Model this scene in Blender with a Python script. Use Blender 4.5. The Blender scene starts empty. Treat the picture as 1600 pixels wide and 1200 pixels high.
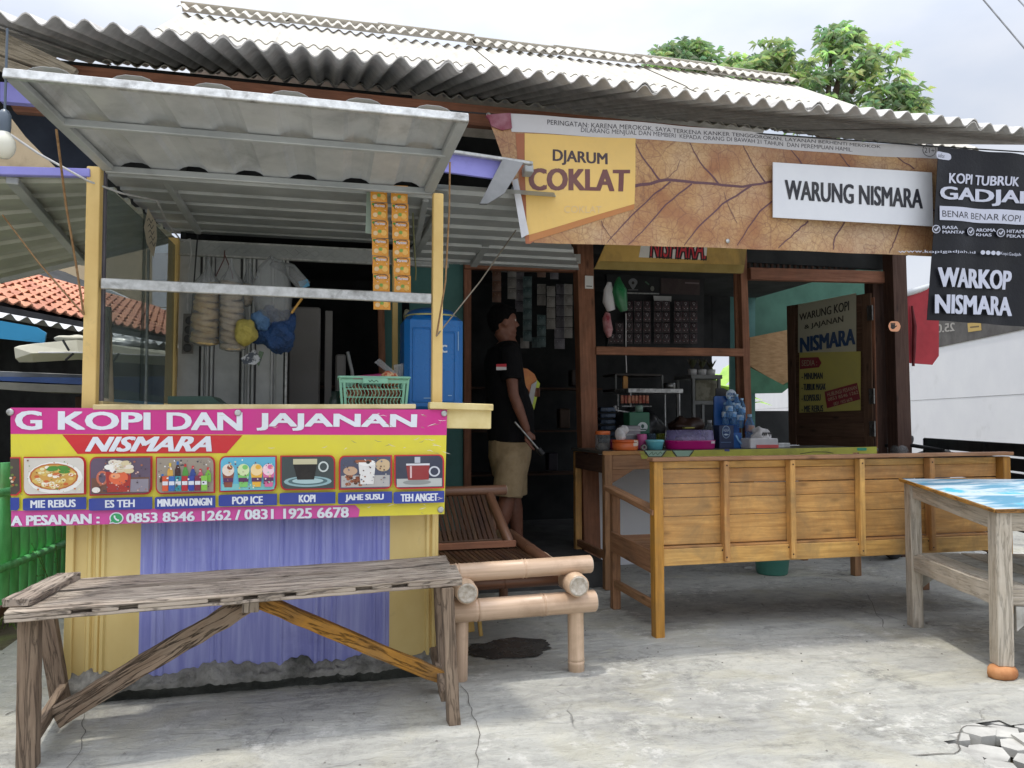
import bpy, bmesh, math, random
from mathutils import Vector, Matrix, noise
from mathutils.geometry import tessellate_polygon
random.seed(7)
SC = bpy.context.scene
COL = SC.collection
# ---------------------------------------------------------------- camera
FPX = 1200.0; CAMH = 1.15; YAW = math.radians(13.8); PITCH = math.radians(2.6)
cd = bpy.data.cameras.new('camera'); cam = bpy.data.objects.new('camera', cd); COL.objects.link(cam)
cam.location = (0, 0, CAMH); cam.rotation_euler = (math.pi/2 + PITCH, 0, -YAW)
cd.sensor_fit = 'HORIZONTAL'; cd.sensor_width = 36.0; cd.lens = FPX/1600*36.0
cd.clip_start = .05; cd.clip_end = 3000
SC.camera = cam
# ---------------------------------------------------------------- sky and sun
SUN_EL = math.radians(83); SUN_AZ = math.radians(270)      # almost overhead
w = bpy.data.worlds.new('World'); SC.world = w; w.use_nodes = True
nt = w.node_tree; nt.nodes.clear()
def wn(t, **k):
    n = nt.nodes.new(t)
    for a, b in k.items(): setattr(n, a, b)
    return n
wo = wn('ShaderNodeOutputWorld'); bg = wn('ShaderNodeBackground'); bg2 = wn('ShaderNodeBackground')
sky = wn('ShaderNodeTexSky', sky_type='NISHITA', sun_disc=False, sun_elevation=SUN_EL, sun_rotation=SUN_AZ)
sky.air_density = 1.2; sky.dust_density = 2.5
nt.links.new(sky.outputs[0], bg.inputs[0]); bg.inputs[1].default_value = .07
tc = wn('ShaderNodeTexCoord'); mp = wn('ShaderNodeMapping'); mp.inputs['Scale'].default_value = (1, 1, 2.2)
nz = wn('ShaderNodeTexNoise'); nz.inputs['Scale'].default_value = 2.2; nz.inputs['Detail'].default_value = 5; nz.inputs['Roughness'].default_value = .5
cr = wn('ShaderNodeValToRGB'); cr.color_ramp.elements[0].position = .3; cr.color_ramp.elements[1].position = .62
cr.color_ramp.elements[0].color = (.85, .85, .85, 1); cr.color_ramp.elements[1].color = (.95, .95, .95, 1)
cc = wn('ShaderNodeValToRGB'); cc.color_ramp.elements[0].position = .35; cc.color_ramp.elements[1].position = .68
cc.color_ramp.elements[0].color = (.70, .76, .88, 1); cc.color_ramp.elements[1].color = (.88, .90, .96, 1)
nz2 = wn('ShaderNodeTexNoise'); nz2.inputs['Scale'].default_value = 4.5; nz2.inputs['Detail'].default_value = 6
nt.links.new(tc.outputs['Generated'], mp.inputs[0]); nt.links.new(mp.outputs[0], nz.inputs[0]); nt.links.new(mp.outputs[0], nz2.inputs[0])
nt.links.new(nz.outputs[0], cr.inputs[0]); nt.links.new(nz2.outputs[0], cc.inputs[0]); nt.links.new(cc.outputs[0], bg2.inputs[0])
# thin overcast: brightest overhead, with that part raised further to add fill light
sx = wn('ShaderNodeSeparateXYZ'); nt.links.new(tc.outputs['Generated'], sx.inputs[0])
mr = wn('ShaderNodeMapRange', interpolation_type='SMOOTHSTEP'); mr.inputs[1].default_value = .3; mr.inputs[2].default_value = 1.0; mr.inputs[3].default_value = .57; mr.inputs[4].default_value = 2.0
nt.links.new(sx.outputs[2], mr.inputs[0]); nt.links.new(mr.outputs[0], bg2.inputs[1])
mx = wn('ShaderNodeMixShader'); nt.links.new(cr.outputs[0], mx.inputs[0]); nt.links.new(bg.outputs[0], mx.inputs[1]); nt.links.new(bg2.outputs[0], mx.inputs[2])
nt.links.new(mx.outputs[0], wo.inputs[0])
sl = bpy.data.lights.new('sun', 'SUN'); sun = bpy.data.objects.new('sun', sl); COL.objects.link(sun)
sl.energy = 1.3; sl.angle = math.radians(2.2); sl.color = (1, .955, .87)
sd = Vector((math.cos(SUN_EL)*math.sin(SUN_AZ), math.cos(SUN_EL)*math.cos(SUN_AZ), math.sin(SUN_EL)))
sun.rotation_euler = sd.to_track_quat('Z', 'Y').to_euler()
SC.view_settings.view_transform = 'Standard'; SC.view_settings.look = 'None'
SC.view_settings.exposure = 0.82; SC.view_settings.gamma = 1.0; SC.view_settings.use_curve_mapping = False
SC.cycles.max_bounces = 8; SC.cycles.transparent_max_bounces = 12; SC.cycles.diffuse_bounces = 6
SC.cycles.use_denoising = True
# ---------------------------------------------------------------- helpers
_F = Vector((math.sin(YAW)*math.cos(PITCH), math.cos(YAW)*math.cos(PITCH), math.sin(PITCH)))
_R = Vector((math.cos(YAW), -math.sin(YAW), 0)); _U = _R.cross(_F)
CAMP = Vector((0, 0, CAMH))
def ray(px, py): return _F + _R*((px-800)/FPX) + _U*((600-py)/FPX)
def at(px, py, x=None, y=None, z=None):
    "the place in the yard that lies at this spot of the plan: on the plane x, y or z = const"
    d = ray(px, py)
    t = y/d.y if y is not None else ((z-CAMH)/d.z if z is not None else x/d.x)
    return CAMP + d*t
def at_pl(px, py, p0, n):
    d = ray(px, py); return CAMP + d*((Vector(p0)-CAMP).dot(n)/d.dot(n))
def V3(*a): return Vector(a)
def lin(h):
    if not isinstance(h, str): return tuple(h)
    o = []
    for i in (0, 2, 4):
        v = int(h[i:i+2], 16)/255; o.append(v/12.92 if v <= .04045 else ((v+.055)/1.055)**2.4)
    return tuple(o)
MATS = {}
class NB:
    "small node builder"
    def __init__(s, name):
        s.m = bpy.data.materials.new(name); s.m.use_nodes = True; s.t = s.m.node_tree; s.t.nodes.clear()
        s.out = s.n('ShaderNodeOutputMaterial'); s.b = s.n('ShaderNodeBsdfPrincipled'); s.l(s.b.outputs[0], s.out.inputs[0])
    def n(s, t, **k):
        x = s.t.nodes.new(t)
        for a, b in k.items(): setattr(x, a, b)
        return x
    def l(s, a, b): s.t.links.new(a, b)
    def coord(s, kind='Object', scale=(1, 1, 1)):
        tc = s.n('ShaderNodeTexCoord'); m = s.n('ShaderNodeMapping'); m.inputs['Scale'].default_value = scale
        s.l(tc.outputs[kind], m.inputs[0]); return m.outputs[0]
    def noise(s, vec, scale, detail=6, rough=.6, dist=0):
        x = s.n('ShaderNodeTexNoise'); s.l(vec, x.inputs['Vector']); x.inputs['Scale'].default_value = scale
        x.inputs['Detail'].default_value = detail; x.inputs['Roughness'].default_value = rough; x.inputs['Distortion'].default_value = dist
        return x.outputs[0]
    def ramp(s, v, lo, hi, a=0., b=1.):
        r = s.n('ShaderNodeMapRange'); s.l(v, r.inputs[0]); r.inputs[1].default_value = lo; r.inputs[2].default_value = hi
        r.inputs[3].default_value = a; r.inputs[4].default_value = b; return r.outputs[0]
    def mixc(s, f, a, b, mode='MIX'):
        x = s.n('ShaderNodeMix', data_type='RGBA', blend_type=mode)
        for sock, v in ((x.inputs[0], f), (x.inputs[6], a), (x.inputs[7], b)):
            if hasattr(v, 'links') or hasattr(v, 'is_linked'): s.l(v, sock)
            else: sock.default_value = v if isinstance(v, (int, float)) else (*v, 1)
        return x.outputs[2]
    def math(s, op, a, b=0.):
        x = s.n('ShaderNodeMath', operation=op)
        for sock, v in ((x.inputs[0], a), (x.inputs[1], b)):
            if hasattr(v, 'is_linked'): s.l(v, sock)
            else: sock.default_value = v
        return x.outputs[0]
    def vary(s, col, amt):
        o = s.n('ShaderNodeObjectInfo'); h = s.n('ShaderNodeHueSaturation'); s.l(col, h.inputs['Color'])
        s.l(s.ramp(o.outputs['Random'], 0, 1, 1-amt, 1+amt), h.inputs['Value'])
        s.l(s.ramp(o.outputs['Random'], 0, 1, .5-amt*.04, .5+amt*.04), h.inputs['Hue']); return h.outputs[0]
    def bump(s, h, st=.3, dist=.01):
        b = s.n('ShaderNodeBump'); b.inputs['Strength'].default_value = st; b.inputs['Distance'].default_value = dist
        s.l(h, b.inputs['Height']); s.l(b.outputs[0], s.b.inputs['Normal'])
def mat(name, c1, c2=None, rough=.6, metal=0., coord='Object', stretch=(1, 1, 1), scale=6, lo=.35, hi=.65, bump=.15, bscale=None, bdist=.004,
        dirt=None, dscale=2.5, dlo=.5, dhi=.7, vary=0., spec=.5, trans=0., alpha=1., rvar=.1, coat=0., damt=1.):
    if name in MATS: return MATS[name]
    b = NB(name); c1 = lin(c1); c2 = lin(c2) if c2 else tuple(v*.75 for v in c1)
    vec = b.coord(coord, stretch); n1 = b.noise(vec, scale)
    f = b.ramp(n1, lo, hi); col = b.mixc(f, c1, c2)
    if dirt:
        v2 = b.coord('Object'); n2 = b.noise(v2, dscale, 8, .65, .4)
        col = b.mixc(b.ramp(n2, dlo, dhi, 0, damt), col, lin(dirt))
    if vary: col = b.vary(col, vary)
    b.l(col, b.b.inputs['Base Color'])
    b.l(b.ramp(n1, .3, .7, rough-rvar, min(1, rough+rvar)), b.b.inputs['Roughness'])
    b.b.inputs['Metallic'].default_value = metal; b.b.inputs['Specular IOR Level'].default_value = spec
    b.b.inputs['Transmission Weight'].default_value = trans; b.b.inputs['Alpha'].default_value = alpha
    b.b.inputs['Coat Weight'].default_value = coat
    if bump: b.bump(b.noise(vec, bscale or scale*3, 8, .65), bump, bdist)
    MATS[name] = b.m; return b.m
def wood(name, light, dark, grey=None, gamt=.5, vary=.12, rough=.65, bump=.35, knots=True, crack=0.):
    b = NB(name); vec = b.coord('UV', (2.2, 34, 1)); v1 = b.coord('UV', (1.2, 7, 1))
    n1 = b.noise(vec, 1.6, 8, .62, .35); n2 = b.noise(v1, 1.5, 4, .5, .8)
    col = b.mixc(b.ramp(n1, .33, .68), lin(light), lin(dark))
    col = b.mixc(b.ramp(n2, .42, .72, 0, .55), col, lin(dark))
    if knots:
        vo = b.n('ShaderNodeTexVoronoi'); vk = b.coord('UV', (2.6, 8, 1)); b.l(vk, vo.inputs['Vector']); vo.inputs['Scale'].default_value = 1.3
        col = b.mixc(b.ramp(vo.outputs['Distance'], .05, .16, .75, 0), col, tuple(v*.3 for v in lin(dark)))
    if grey:
        v3 = b.coord('Object'); n3 = b.noise(v3, 5, 8, .7, .6)
        col = b.mixc(b.ramp(n3, .4, .66, 0, gamt), col, lin(grey))
    h = n1
    if crack:
        vc = b.coord('UV', (1.1, 16, 1)); nc = b.noise(vc, 2.2, 5, .6, 1.2)
        cf = b.ramp(b.math('ABSOLUTE', b.math('SUBTRACT', nc, .5)), 0, .035, 1, 0)
        col = b.mixc(b.math('MULTIPLY', cf, crack), col, tuple(v*.18 for v in lin(dark)))
        h = b.math('SUBTRACT', n1, b.math('MULTIPLY', cf, .9))
    col = b.vary(col, vary)
    b.l(col, b.b.inputs['Base Color']); b.l(b.ramp(n1, .3, .7, rough-.12, rough+.15), b.b.inputs['Roughness'])
    b.b.inputs['Specular IOR Level'].default_value = .35
    b.bump(h, bump, .006); MATS[name] = b.m; return b.m
def attr_mat(name, rough=.5, bump=.1, dirt=.25, wr=3., coat=0.):
    "flat print: colours come with the printed shapes"
    b = NB(name); a = b.n('ShaderNodeAttribute', attribute_name='Col'); v = b.coord('Object')
    n = b.noise(v, 6, 8, .65, .5); col = b.mixc(b.ramp(n, .45, .75, 0, dirt), a.outputs['Color'], lin('8a8578'))
    b.l(col, b.b.inputs['Base Color']); b.l(b.ramp(n, .3, .7, rough-.1, rough+.12), b.b.inputs['Roughness'])
    b.b.inputs['Coat Weight'].default_value = coat
    b.bump(b.noise(v, wr, 3, .5, 1.5), bump, .05); MATS[name] = b.m; return b.m

class MB:
    def __init__(s): s.v = []; s.f = []; s.uv = []; s.c = []; s.col = None; s.sm = []; s.smooth = False
    def add(s, vs, fs, uvs=None, col=None, smooth=None):
        o = len(s.v); s.v += [Vector(v) for v in vs]
        for i, f in enumerate(fs):
            s.f.append([o+k for k in f])
            s.uv.append(uvs[i] if uvs else [(0, 0)]*len(f))
            s.c.append(col if col is not None else (s.col or (1, 1, 1)))
            s.sm.append(s.smooth if smooth is None else smooth)
    def loop_skin(s, rings, closed=True, caps=True, us=None, smooth=True):
        "rings: lists of equally many points"
        n = len(rings[0]); vs = [p for r in rings for p in r]; fs = []; uvs = []
        per = [0.]
        for k in range(n): per.append(per[-1] + (Vector(rings[0][(k+1) % n])-Vector(rings[0][k])).length)
        ro = random.random()*7
        if us is None:
            us = [0.]
            for a, b in zip(rings, rings[1:]): us.append(us[-1] + (sum((Vector(p) for p in b), Vector())/n-sum((Vector(p) for p in a), Vector())/n).length)
        for i in range(len(rings)-1):
            for k in range(n if closed else n-1):
                k2 = (k+1) % n
                fs.append((i*n+k, i*n+k2, (i+1)*n+k2, (i+1)*n+k))
                uvs.append([(us[i]+ro, per[k]+ro), (us[i]+ro, per[k+1]+ro), (us[i+1]+ro, per[k+1]+ro), (us[i+1]+ro, per[k]+ro)])
        s.add(vs, fs, uvs, smooth=smooth)
        if caps and closed:
            for r in (rings[0][::-1], rings[-1]):
                s.add(r, [tuple(range(n))], [[(ro+.02*math.cos(6.28*k/n), ro+.02*math.sin(6.28*k/n)) for k in range(n)]], smooth=False)
    def bar(s, a, b, w, h=None, up=(0, 0, 1), ch=.003, segs=1, jit=0., w2=None, h2=None):
        a, b = Vector(a), Vector(b); h = h or w; d = (b-a); L = d.length
        if L < 1e-6: return
        d /= L; up = Vector(up)
        if abs(d.dot(up)) > .97: up = Vector((0, 1, 0)) if abs(d.y) < .9 else Vector((1, 0, 0))
        sd = d.cross(up).normalized(); n = sd.cross(d).normalized(); c = min(ch, w*.3, h*.3)
        w2 = w2 or w; h2 = h2 or h; rings = []; ts = [0, c/L] + [i/segs for i in range(1, segs)] + [1-c/L, 1]
        for i, t in enumerate(ts):
            W = (w+(w2-w)*t)/2; Hh = (h+(h2-h)*t)/2; e = c if i in (0, len(ts)-1) else 0
            W -= e; Hh -= e; p = a+d*(t*L)
            pr = [(-W, -Hh+c), (-W, Hh-c), (-W+c, Hh), (W-c, Hh), (W, Hh-c), (W, -Hh+c), (W-c, -Hh), (-W+c, -Hh)]
            r = []
            for (x, y) in pr:
                q = p+sd*x+n*y
                if jit: q = q+noise.noise_vector(q*14)*jit+noise.noise_vector(q*45)*jit*.5
                r.append(q)
            rings.append(r)
        s.loop_skin(rings, smooth=False)
    def box(s, x0, x1, y0, y1, z0, z1, ch=.003):
        d = [(x1-x0), (y1-y0), (z1-z0)]; k = d.index(max(d)); xm, ym, zm = (x0+x1)/2, (y0+y1)/2, (z0+z1)/2
        if k == 0: s.bar((x0, ym, zm), (x1, ym, zm), d[1], d[2], ch=ch)
        elif k == 1: s.bar((xm, y0, zm), (xm, y1, zm), d[0], d[2], ch=ch)
        else: s.bar((xm, ym, z0), (xm, ym, z1), d[0], d[1], up=(0, 1, 0), ch=ch)
    def tube(s, pts, r, n=12, caps=True, smooth=True):
        pts = [Vector(p) for p in pts]; rs = r if isinstance(r, (list, tuple)) else [r]*len(pts)
        d0 = (pts[1]-pts[0]).normalized(); ref = Vector((0, 0, 1)) if abs(d0.z) < .9 else Vector((1, 0, 0))
        sd = d0.cross(ref).normalized(); rings = []
        for i, p in enumerate(pts):
            d = ((pts[min(i+1, len(pts)-1)]-pts[max(i-1, 0)])).normalized()
            sd = (sd-d*sd.dot(d)).normalized(); n2 = d.cross(sd)
            rings.append([p+sd*math.cos(6.2832*k/n)*rs[i]+n2*math.sin(6.2832*k/n)*rs[i] for k in range(n)])
        s.loop_skin(rings, caps=caps, smooth=smooth)
    def lathe(s, prof, c, n=20, ax=(0, 0, 1), caps=True, sx=1, sy=1):
        ax = Vector(ax).normalized(); ref = Vector((1, 0, 0)) if abs(ax.x) < .9 else Vector((0, 1, 0))
        a = (ref-ax*ref.dot(ax)).normalized(); b = ax.cross(a); c = Vector(c)
        s.loop_skin([[c+ax*z+a*math.cos(6.2832*k/n)*r*sx+b*math.sin(6.2832*k/n)*r*sy for k in range(n)] for r, z in prof], caps=caps)
    def sphere(s, c, r, n=12, sc=(1, 1, 1)):
        c = Vector(c); m = n//2+1
        s.loop_skin([[c+Vector((math.sin(t)*math.cos(6.2832*k/n)*sc[0], math.sin(t)*math.sin(6.2832*k/n)*sc[1], -math.cos(t)*sc[2]))*r for k in range(n)]
                     for t in [max(.02, min(3.12, math.pi*i/m)) for i in range(m+1)]])
    def quad(s, a, b, c, d, th=0., nu=1, nv=1, fn=None, col=None, smooth=False):
        "a b c d in order round the quad; optional thickness along the normal and a grid with displacement"
        a, b, c, d = map(Vector, (a, b, c, d)); nrm = (b-a).cross(d-a).normalized(); L1 = (b-a).length; L2 = (d-a).length
        def layer(off):
            vs = []
            for j in range(nv+1):
                for i in range(nu+1):
                    u, v = i/nu, j/nv; p = (a*(1-u)+b*u)*(1-v)+(d*(1-u)+c*u)*v
                    if fn: p = p+fn(u, v)
                    vs.append(p+nrm*off)
            return vs
        W = nu+1
        fs = [(j*W+i, j*W+i+1, (j+1)*W+i+1, (j+1)*W+i) for j in range(nv) for i in range(nu)]
        uvs = [[(i/nu*L1, j/nv*L2), ((i+1)/nu*L1, j/nv*L2), ((i+1)/nu*L1, (j+1)/nv*L2), (i/nu*L1, (j+1)/nv*L2)] for j in range(nv) for i in range(nu)]
        s.add(layer(0), fs, uvs, col, smooth)
        if th:
            s.add(layer(-th), [f[::-1] for f in fs], [u[::-1] for u in uvs], col, smooth)
            t, bt = layer(0), layer(-th)
            bd = [i for i in range(W)] + [j*W+nu for j in range(1, nv+1)] + [nv*W+i for i in range(nu-1, -1, -1)] + [j*W for j in range(nv-1, 0, -1)]
            n = len(bd); s.add([t[k] for k in bd]+[bt[k] for k in bd], [(k, n+k, n+(k+1) % n, (k+1) % n) for k in range(n)], None, col, False)
    def prism(s, pts, ext, uvs=1.):
        "flat outline (list of 3D points) pushed along ext"
        pts = [Vector(p) for p in pts]; ext = Vector(ext); n = len(pts)
        tri = tessellate_polygon([pts]); ro = random.random()*5
        pu = (pts[1]-pts[0]).normalized(); nn = ext.normalized(); pv = nn.cross(pu)
        U = lambda p: ((p-pts[0]).dot(pu)+ro, (p-pts[0]).dot(pv)+ro)
        s.add(pts, [tuple(t) for t in tri], [[U(pts[k]) for k in t] for t in tri], smooth=False)
        s.add([p+ext for p in pts], [tuple(t)[::-1] for t in tri], [[U(pts[k]) for k in t][::-1] for t in tri], smooth=False)
        for k in range(n):
            a, b = pts[k], pts[(k+1) % n]; L = (b-a).length
            s.add([a, b, b+ext, a+ext], [(0, 1, 2, 3)], [[(0, ro), (L, ro), (L, ro+ext.length), (0, ro+ext.length)]], smooth=False)
    def sheet(s, A, B, C, D, prof, th=.0006, rows=1, fn=None):
        "A->B across the ribs, A->D along them; prof = [(t,h)...]"
        A, B, C, D = map(Vector, (A, B, C, D)); n = (B-A).cross(D-A).normalized()
        if n.z < 0: n = -n
        L = (B-A).length; LD = (D-A).length
        def lay(off):
            vs = []
            for j in range(rows+1):
                v = j/rows
                for t, h in prof:
                    p = (A*(1-t)+B*t)*(1-v)+(D*(1-t)+C*t)*v+n*(h+off)
                    if fn: p = p+fn(t, v)
                    vs.append(p)
            return vs
        m = len(prof); fs = [(j*m+i, j*m+i+1, (j+1)*m+i+1, (j+1)*m+i) for j in range(rows) for i in range(m-1)]
        uvs = [[(j/rows*LD, prof[i][0]*L), (j/rows*LD, prof[i+1][0]*L), ((j+1)/rows*LD, prof[i+1][0]*L), ((j+1)/rows*LD, prof[i][0]*L)] for j in range(rows) for i in range(m-1)]
        sm = s.smooth
        s.add(lay(0), fs, uvs, smooth=sm); s.add(lay(-th), [f[::-1] for f in fs], [u[::-1] for u in uvs], smooth=sm)
        a, b = lay(0), lay(-th)
        for base in (0, rows*m):
            s.add([a[base+i] for i in range(m)]+[b[base+i] for i in range(m)], [(i, m+i, m+i+1, i+1) for i in range(m-1)], smooth=False)
    def build(s, name, material, parent=None, loc=None, **tags):
        if not s.v: return None
        if loc is None:
            if parent is not None: loc = rootloc(parent)
            else:
                xs = [v.x for v in s.v]; ys = [v.y for v in s.v]; loc = Vector(((min(xs)+max(xs))/2, (min(ys)+max(ys))/2, min(v.z for v in s.v)))
        loc = Vector(loc)
        me = bpy.data.meshes.new(name); me.from_pydata([v-loc for v in s.v], [], s.f)
        uvl = me.uv_layers.new(name='UVMap'); flat = [c for f in s.uv for uv in f for c in uv]; uvl.data.foreach_set('uv', flat)
        if any(c != (1, 1, 1) for c in s.c):
            ca = me.color_attributes.new('Col', 'FLOAT_COLOR', 'CORNER'); d = []
            for f, c in zip(s.f, s.c): d += [c[0], c[1], c[2], 1.]*len(f)
            ca.data.foreach_set('color', d)
        me.polygons.foreach_set('use_smooth', s.sm)
        me.materials.append(material); me.update()
        o = bpy.data.objects.new(name, me); COL.objects.link(o)
        if parent is not None: o.parent = parent
        else: o.location = loc
        for k, v in tags.items(): o[{'cat': 'category'}.get(k, k)] = v
        return o
def rootloc(o):
    p = Vector()
    while o is not None: p += o.location; o = o.parent
    return p
def thing(name, label, cat, loc, group=None, kind=None):
    o = bpy.data.objects.new(name, None); COL.objects.link(o); o.location = Vector(loc); o.empty_display_size = .1
    o['label'] = label; o['category'] = cat
    if group: o['group'] = group
    if kind: o['kind'] = kind
    return o
def copy_tree(o, loc, parent=None, label=None):
    c = o.copy(); COL.objects.link(c); c.parent = parent
    if parent is None: c.location = Vector(loc)
    if label: c['label'] = label
    for ch in list(o.children): copy_tree(ch, None, c)
    return c
def hz(x0, y0, x1, y1):
    "corners tl tr br bl of something that runs level along the front: y0, y1 taken at its middle"
    xc = (x0+x1)/2; s = lambda x, y: y+(655-y)/(5685-xc)*(x-xc)
    return [(x0, s(x0, y0)), (x1, s(x1, y0)), (x1, s(x1, y1)), (x0, s(x0, y1))]
_TX = {}
def glyphs(s, off):
    k = (s, off)
    if k not in _TX:
        cu = bpy.data.curves.new('lettering', 'FONT'); cu.body = s; cu.size = 1; cu.offset = off; cu.resolution_u = 3; cu.fill_mode = 'FRONT'
        ob = bpy.data.objects.new('lettering', cu); me = bpy.data.meshes.new_from_object(ob)
        vs = [(v.co.x, v.co.y) for v in me.vertices]; fs = [tuple(p.vertices) for p in me.polygons]
        bpy.data.objects.remove(ob); bpy.data.meshes.remove(me); bpy.data.curves.remove(cu)
        x0 = min(v[0] for v in vs); x1 = max(v[0] for v in vs); y0 = min(v[1] for v in vs); y1 = max(v[1] for v in vs)
        _TX[k] = ([((x-x0)/(x1-x0), (y-y0)/(y1-y0)) for x, y in vs], fs)
    return _TX[k]
class Print(MB):
    "flat coloured shapes on a surface S(px,py); every call lays its shapes a little above the last"
    def __init__(s, S, nrm, z0=.0008, step=.0005): super().__init__(); s.S = S; s.nr = Vector(nrm).normalized(); s.z = z0; s.step = step
    def up(s): s.z += s.step
    def quadmap(s, q):
        tl, tr, br, bl = q
        return lambda u, v: ((tl[0]*(1-u)+tr[0]*u)*v+(bl[0]*(1-u)+br[0]*u)*(1-v), (tl[1]*(1-u)+tr[1]*u)*v+(bl[1]*(1-u)+br[1]*u)*(1-v))
    def tris(s, P2, tri, col, lim=15.):
        out = []; st = [tuple(P2[k] for k in t) for t in tri]
        while st:
            a, b, c = st.pop(); e = [(math.dist(a, b), 0), (math.dist(b, c), 1), (math.dist(c, a), 2)]; L, k = max(e)
            if L <= lim: out.append((a, b, c)); continue
            if k == 1: a, b, c = b, c, a
            elif k == 2: a, b, c = c, a, b
            m = ((a[0]+b[0])/2, (a[1]+b[1])/2); st += [(a, m, c), (m, b, c)]
        idx = {}; vs = []; fs = []
        for t in out:
            f = []
            for p in t:
                kk = (round(p[0], 3), round(p[1], 3))
                if kk not in idx: idx[kk] = len(vs); vs.append(s.S(*p)+s.nr*s.z)
                f.append(idx[kk])
            if len(set(f)) == 3: fs.append(f)
        s.add(vs, fs, col=lin(col), smooth=False)
    def poly(s, pts, col, up=True):
        s.tris(pts, tessellate_polygon([[Vector((x, y, 0)) for x, y in pts]]), col)
        if up: s.up()
    def band(s, q, col, nu=12, nv=1):
        nu = max(nu, int(math.dist(q[0], q[1])/9)); nv = max(nv, int(math.dist(q[0], q[3])/12)); m = s.quadmap(q); W = nu+1
        s.add([s.S(*m(i/nu, j/nv))+s.nr*s.z for j in range(nv+1) for i in range(nu+1)],
              [(j*W+i, j*W+i+1, (j+1)*W+i+1, (j+1)*W+i) for j in range(nv) for i in range(nu)], col=lin(col), smooth=False); s.up()
    def text(s, t, q, col, off=.02, shear=0.):
        sm = min(off, .09); vs, fs = glyphs(t, 0); dx = shear; fs = [f for f in fs]
        if sm > .02:      # heavier stroke: the same letters again, a little to each side
            ht = math.dist(q[0], q[3]); k = sm*ht*1.15; z0 = s.z; cx = sum(p[0] for p in q)/4; hw = abs(q[1][0]-q[0][0])/2+1e-9; q = [(cx+(x-cx)*(1-k/hw), y) for x, y in q]
            for i, (a, b) in enumerate(((-1, -.35), (1, .35), (-1, .35), (1, -.35), (-.5, 0), (.5, 0))):
                s.z = z0+.00006*(i+1); s._text1([(x+a*k, y+b*k) for x, y in q], vs, fs, col, dx)
            s.z = z0
        s._text1(q, vs, fs, col, dx); s.up()
    def _text1(s, q, vs, fs, col, dx):
        m = s.quadmap(q)
        P2 = [m(u*(1-dx)+dx*v, v) for u, v in vs]
        s.tris(P2, [t for f in fs for t in ([f] if len(f) == 3 else [(f[0], f[i], f[i+1]) for i in range(1, len(f)-1)])], col)
    def ell(s, c, rx, ry, col, n=20, up=True): s.poly([(c[0]+rx*math.cos(6.2832*k/n), c[1]+ry*math.sin(6.2832*k/n)) for k in range(n)], col, up)
    def rrect(s, q, col, r=.12, corners=(1, 1, 1, 1)):
        m = s.quadmap(q); pts = []
        for k, (cx, cy, a0) in enumerate(((r, 1-2*r, 180), (1-r, 1-2*r, 90), (1-r, 2*r, 0), (r, 2*r, -90))):
            if corners[k]:
                for j in range(5):
                    a = math.radians(a0-j*22.5); pts.append(m(cx+r*math.cos(a), cy+2*r*math.sin(a)))
            else: pts.append(m(round(cx), round(cy)))
        s.poly(pts, col)
    def line(s, pts, wd, col, up=True, nsub=1):
        for k in range(len(pts)-1):
            (x0, y0), (x1, y1) = pts[k], pts[k+1]; L = math.hypot(x1-x0, y1-y0) or 1; nx, ny = -(y1-y0)/L, (x1-x0)/L
            w0 = wd[k] if isinstance(wd, (list, tuple)) else wd; w1 = wd[k+1] if isinstance(wd, (list, tuple)) else wd
            P3 = [s.S(x0+nx*w0, y0+ny*w0), s.S(x1+nx*w1, y1+ny*w1), s.S(x1-nx*w1, y1-ny*w1), s.S(x0-nx*w0, y0-ny*w0)]
            s.add([p+s.nr*s.z for p in P3], [(0, 1, 2, 3)], col=lin(col), smooth=False)
        if up: s.up()
YN = Vector((0, -1, 0))
# ---------------------------------------------------------------- materials
m_asb = mat('asbestos_sheet', 'cbc8c4', 'b5b2ae', rough=.9, scale=9, bump=.3, dirt='6e6a62', dlo=.52, dhi=.8, vary=.05, damt=.7)
m_asb2 = mat('asbestos_sheet_pale', 'c8c4ba', 'b6b1a6', rough=.85, scale=7, bump=.2, dirt='a09c90', dlo=.6, dhi=.8, vary=.05, damt=.6)
m_zinc = mat('zinc_sheet', 'c4c6c6', 'adb0b1', rough=.5, metal=.35, scale=5, stretch=(1, 1, 1), bump=.1, dirt='5d5a55', dlo=.53, dhi=.78, damt=.75, vary=.04)
m_zincb = mat('zinc_rib_sheet', 'b0b3b2', '969a9a', rough=.5, metal=.2, scale=3, bump=.1, dirt='6b6861', dlo=.55, dhi=.8, damt=.6)
m_alu = mat('aluminium', 'c9cac8', 'a5a6a4', rough=.42, metal=.6, scale=30, bump=.12, dirt='5f5c57', dlo=.55, dhi=.7, dscale=9, damt=.8)
m_yel = mat('yellow_paint', 'dfc07c', 'd3b26e', rough=.55, scale=4, bump=.1, dirt='8c7a58', dlo=.6, dhi=.78, dscale=5, damt=.7)
m_yelp = mat('yellow_painted_zinc', 'e3cb88', 'd6ba74', rough=.5, scale=3, stretch=(1, 1, .5), bump=.1, dirt='7d6d4d', dlo=.6, dhi=.8, dscale=4, damt=.7)
m_board = mat('cream_board', 'd8c79a', 'c4b080', rough=.7, scale=8, dirt='8d7f60', dlo=.55, dhi=.75, bump=.2)
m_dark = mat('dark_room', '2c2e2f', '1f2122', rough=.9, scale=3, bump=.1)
m_teal = mat('teal_wall_paint', '4f7d78', '44706c', rough=.7, scale=3, bump=.1, dirt='39554f', dlo=.55, dhi=.8)
m_white = mat('white_wall_paint', 'e6e7ea', 'e0e1e5', rough=.8, scale=2, bump=.08, dirt='a9a9a8', dlo=.6, dhi=.85, dscale=1.2, damt=.6)
m_purpw = mat('lilac_paint', '8e8cd0', '7d7bc4', rough=.5, scale=4, bump=.08, dirt='62609c', dlo=.55, dhi=.8)
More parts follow.
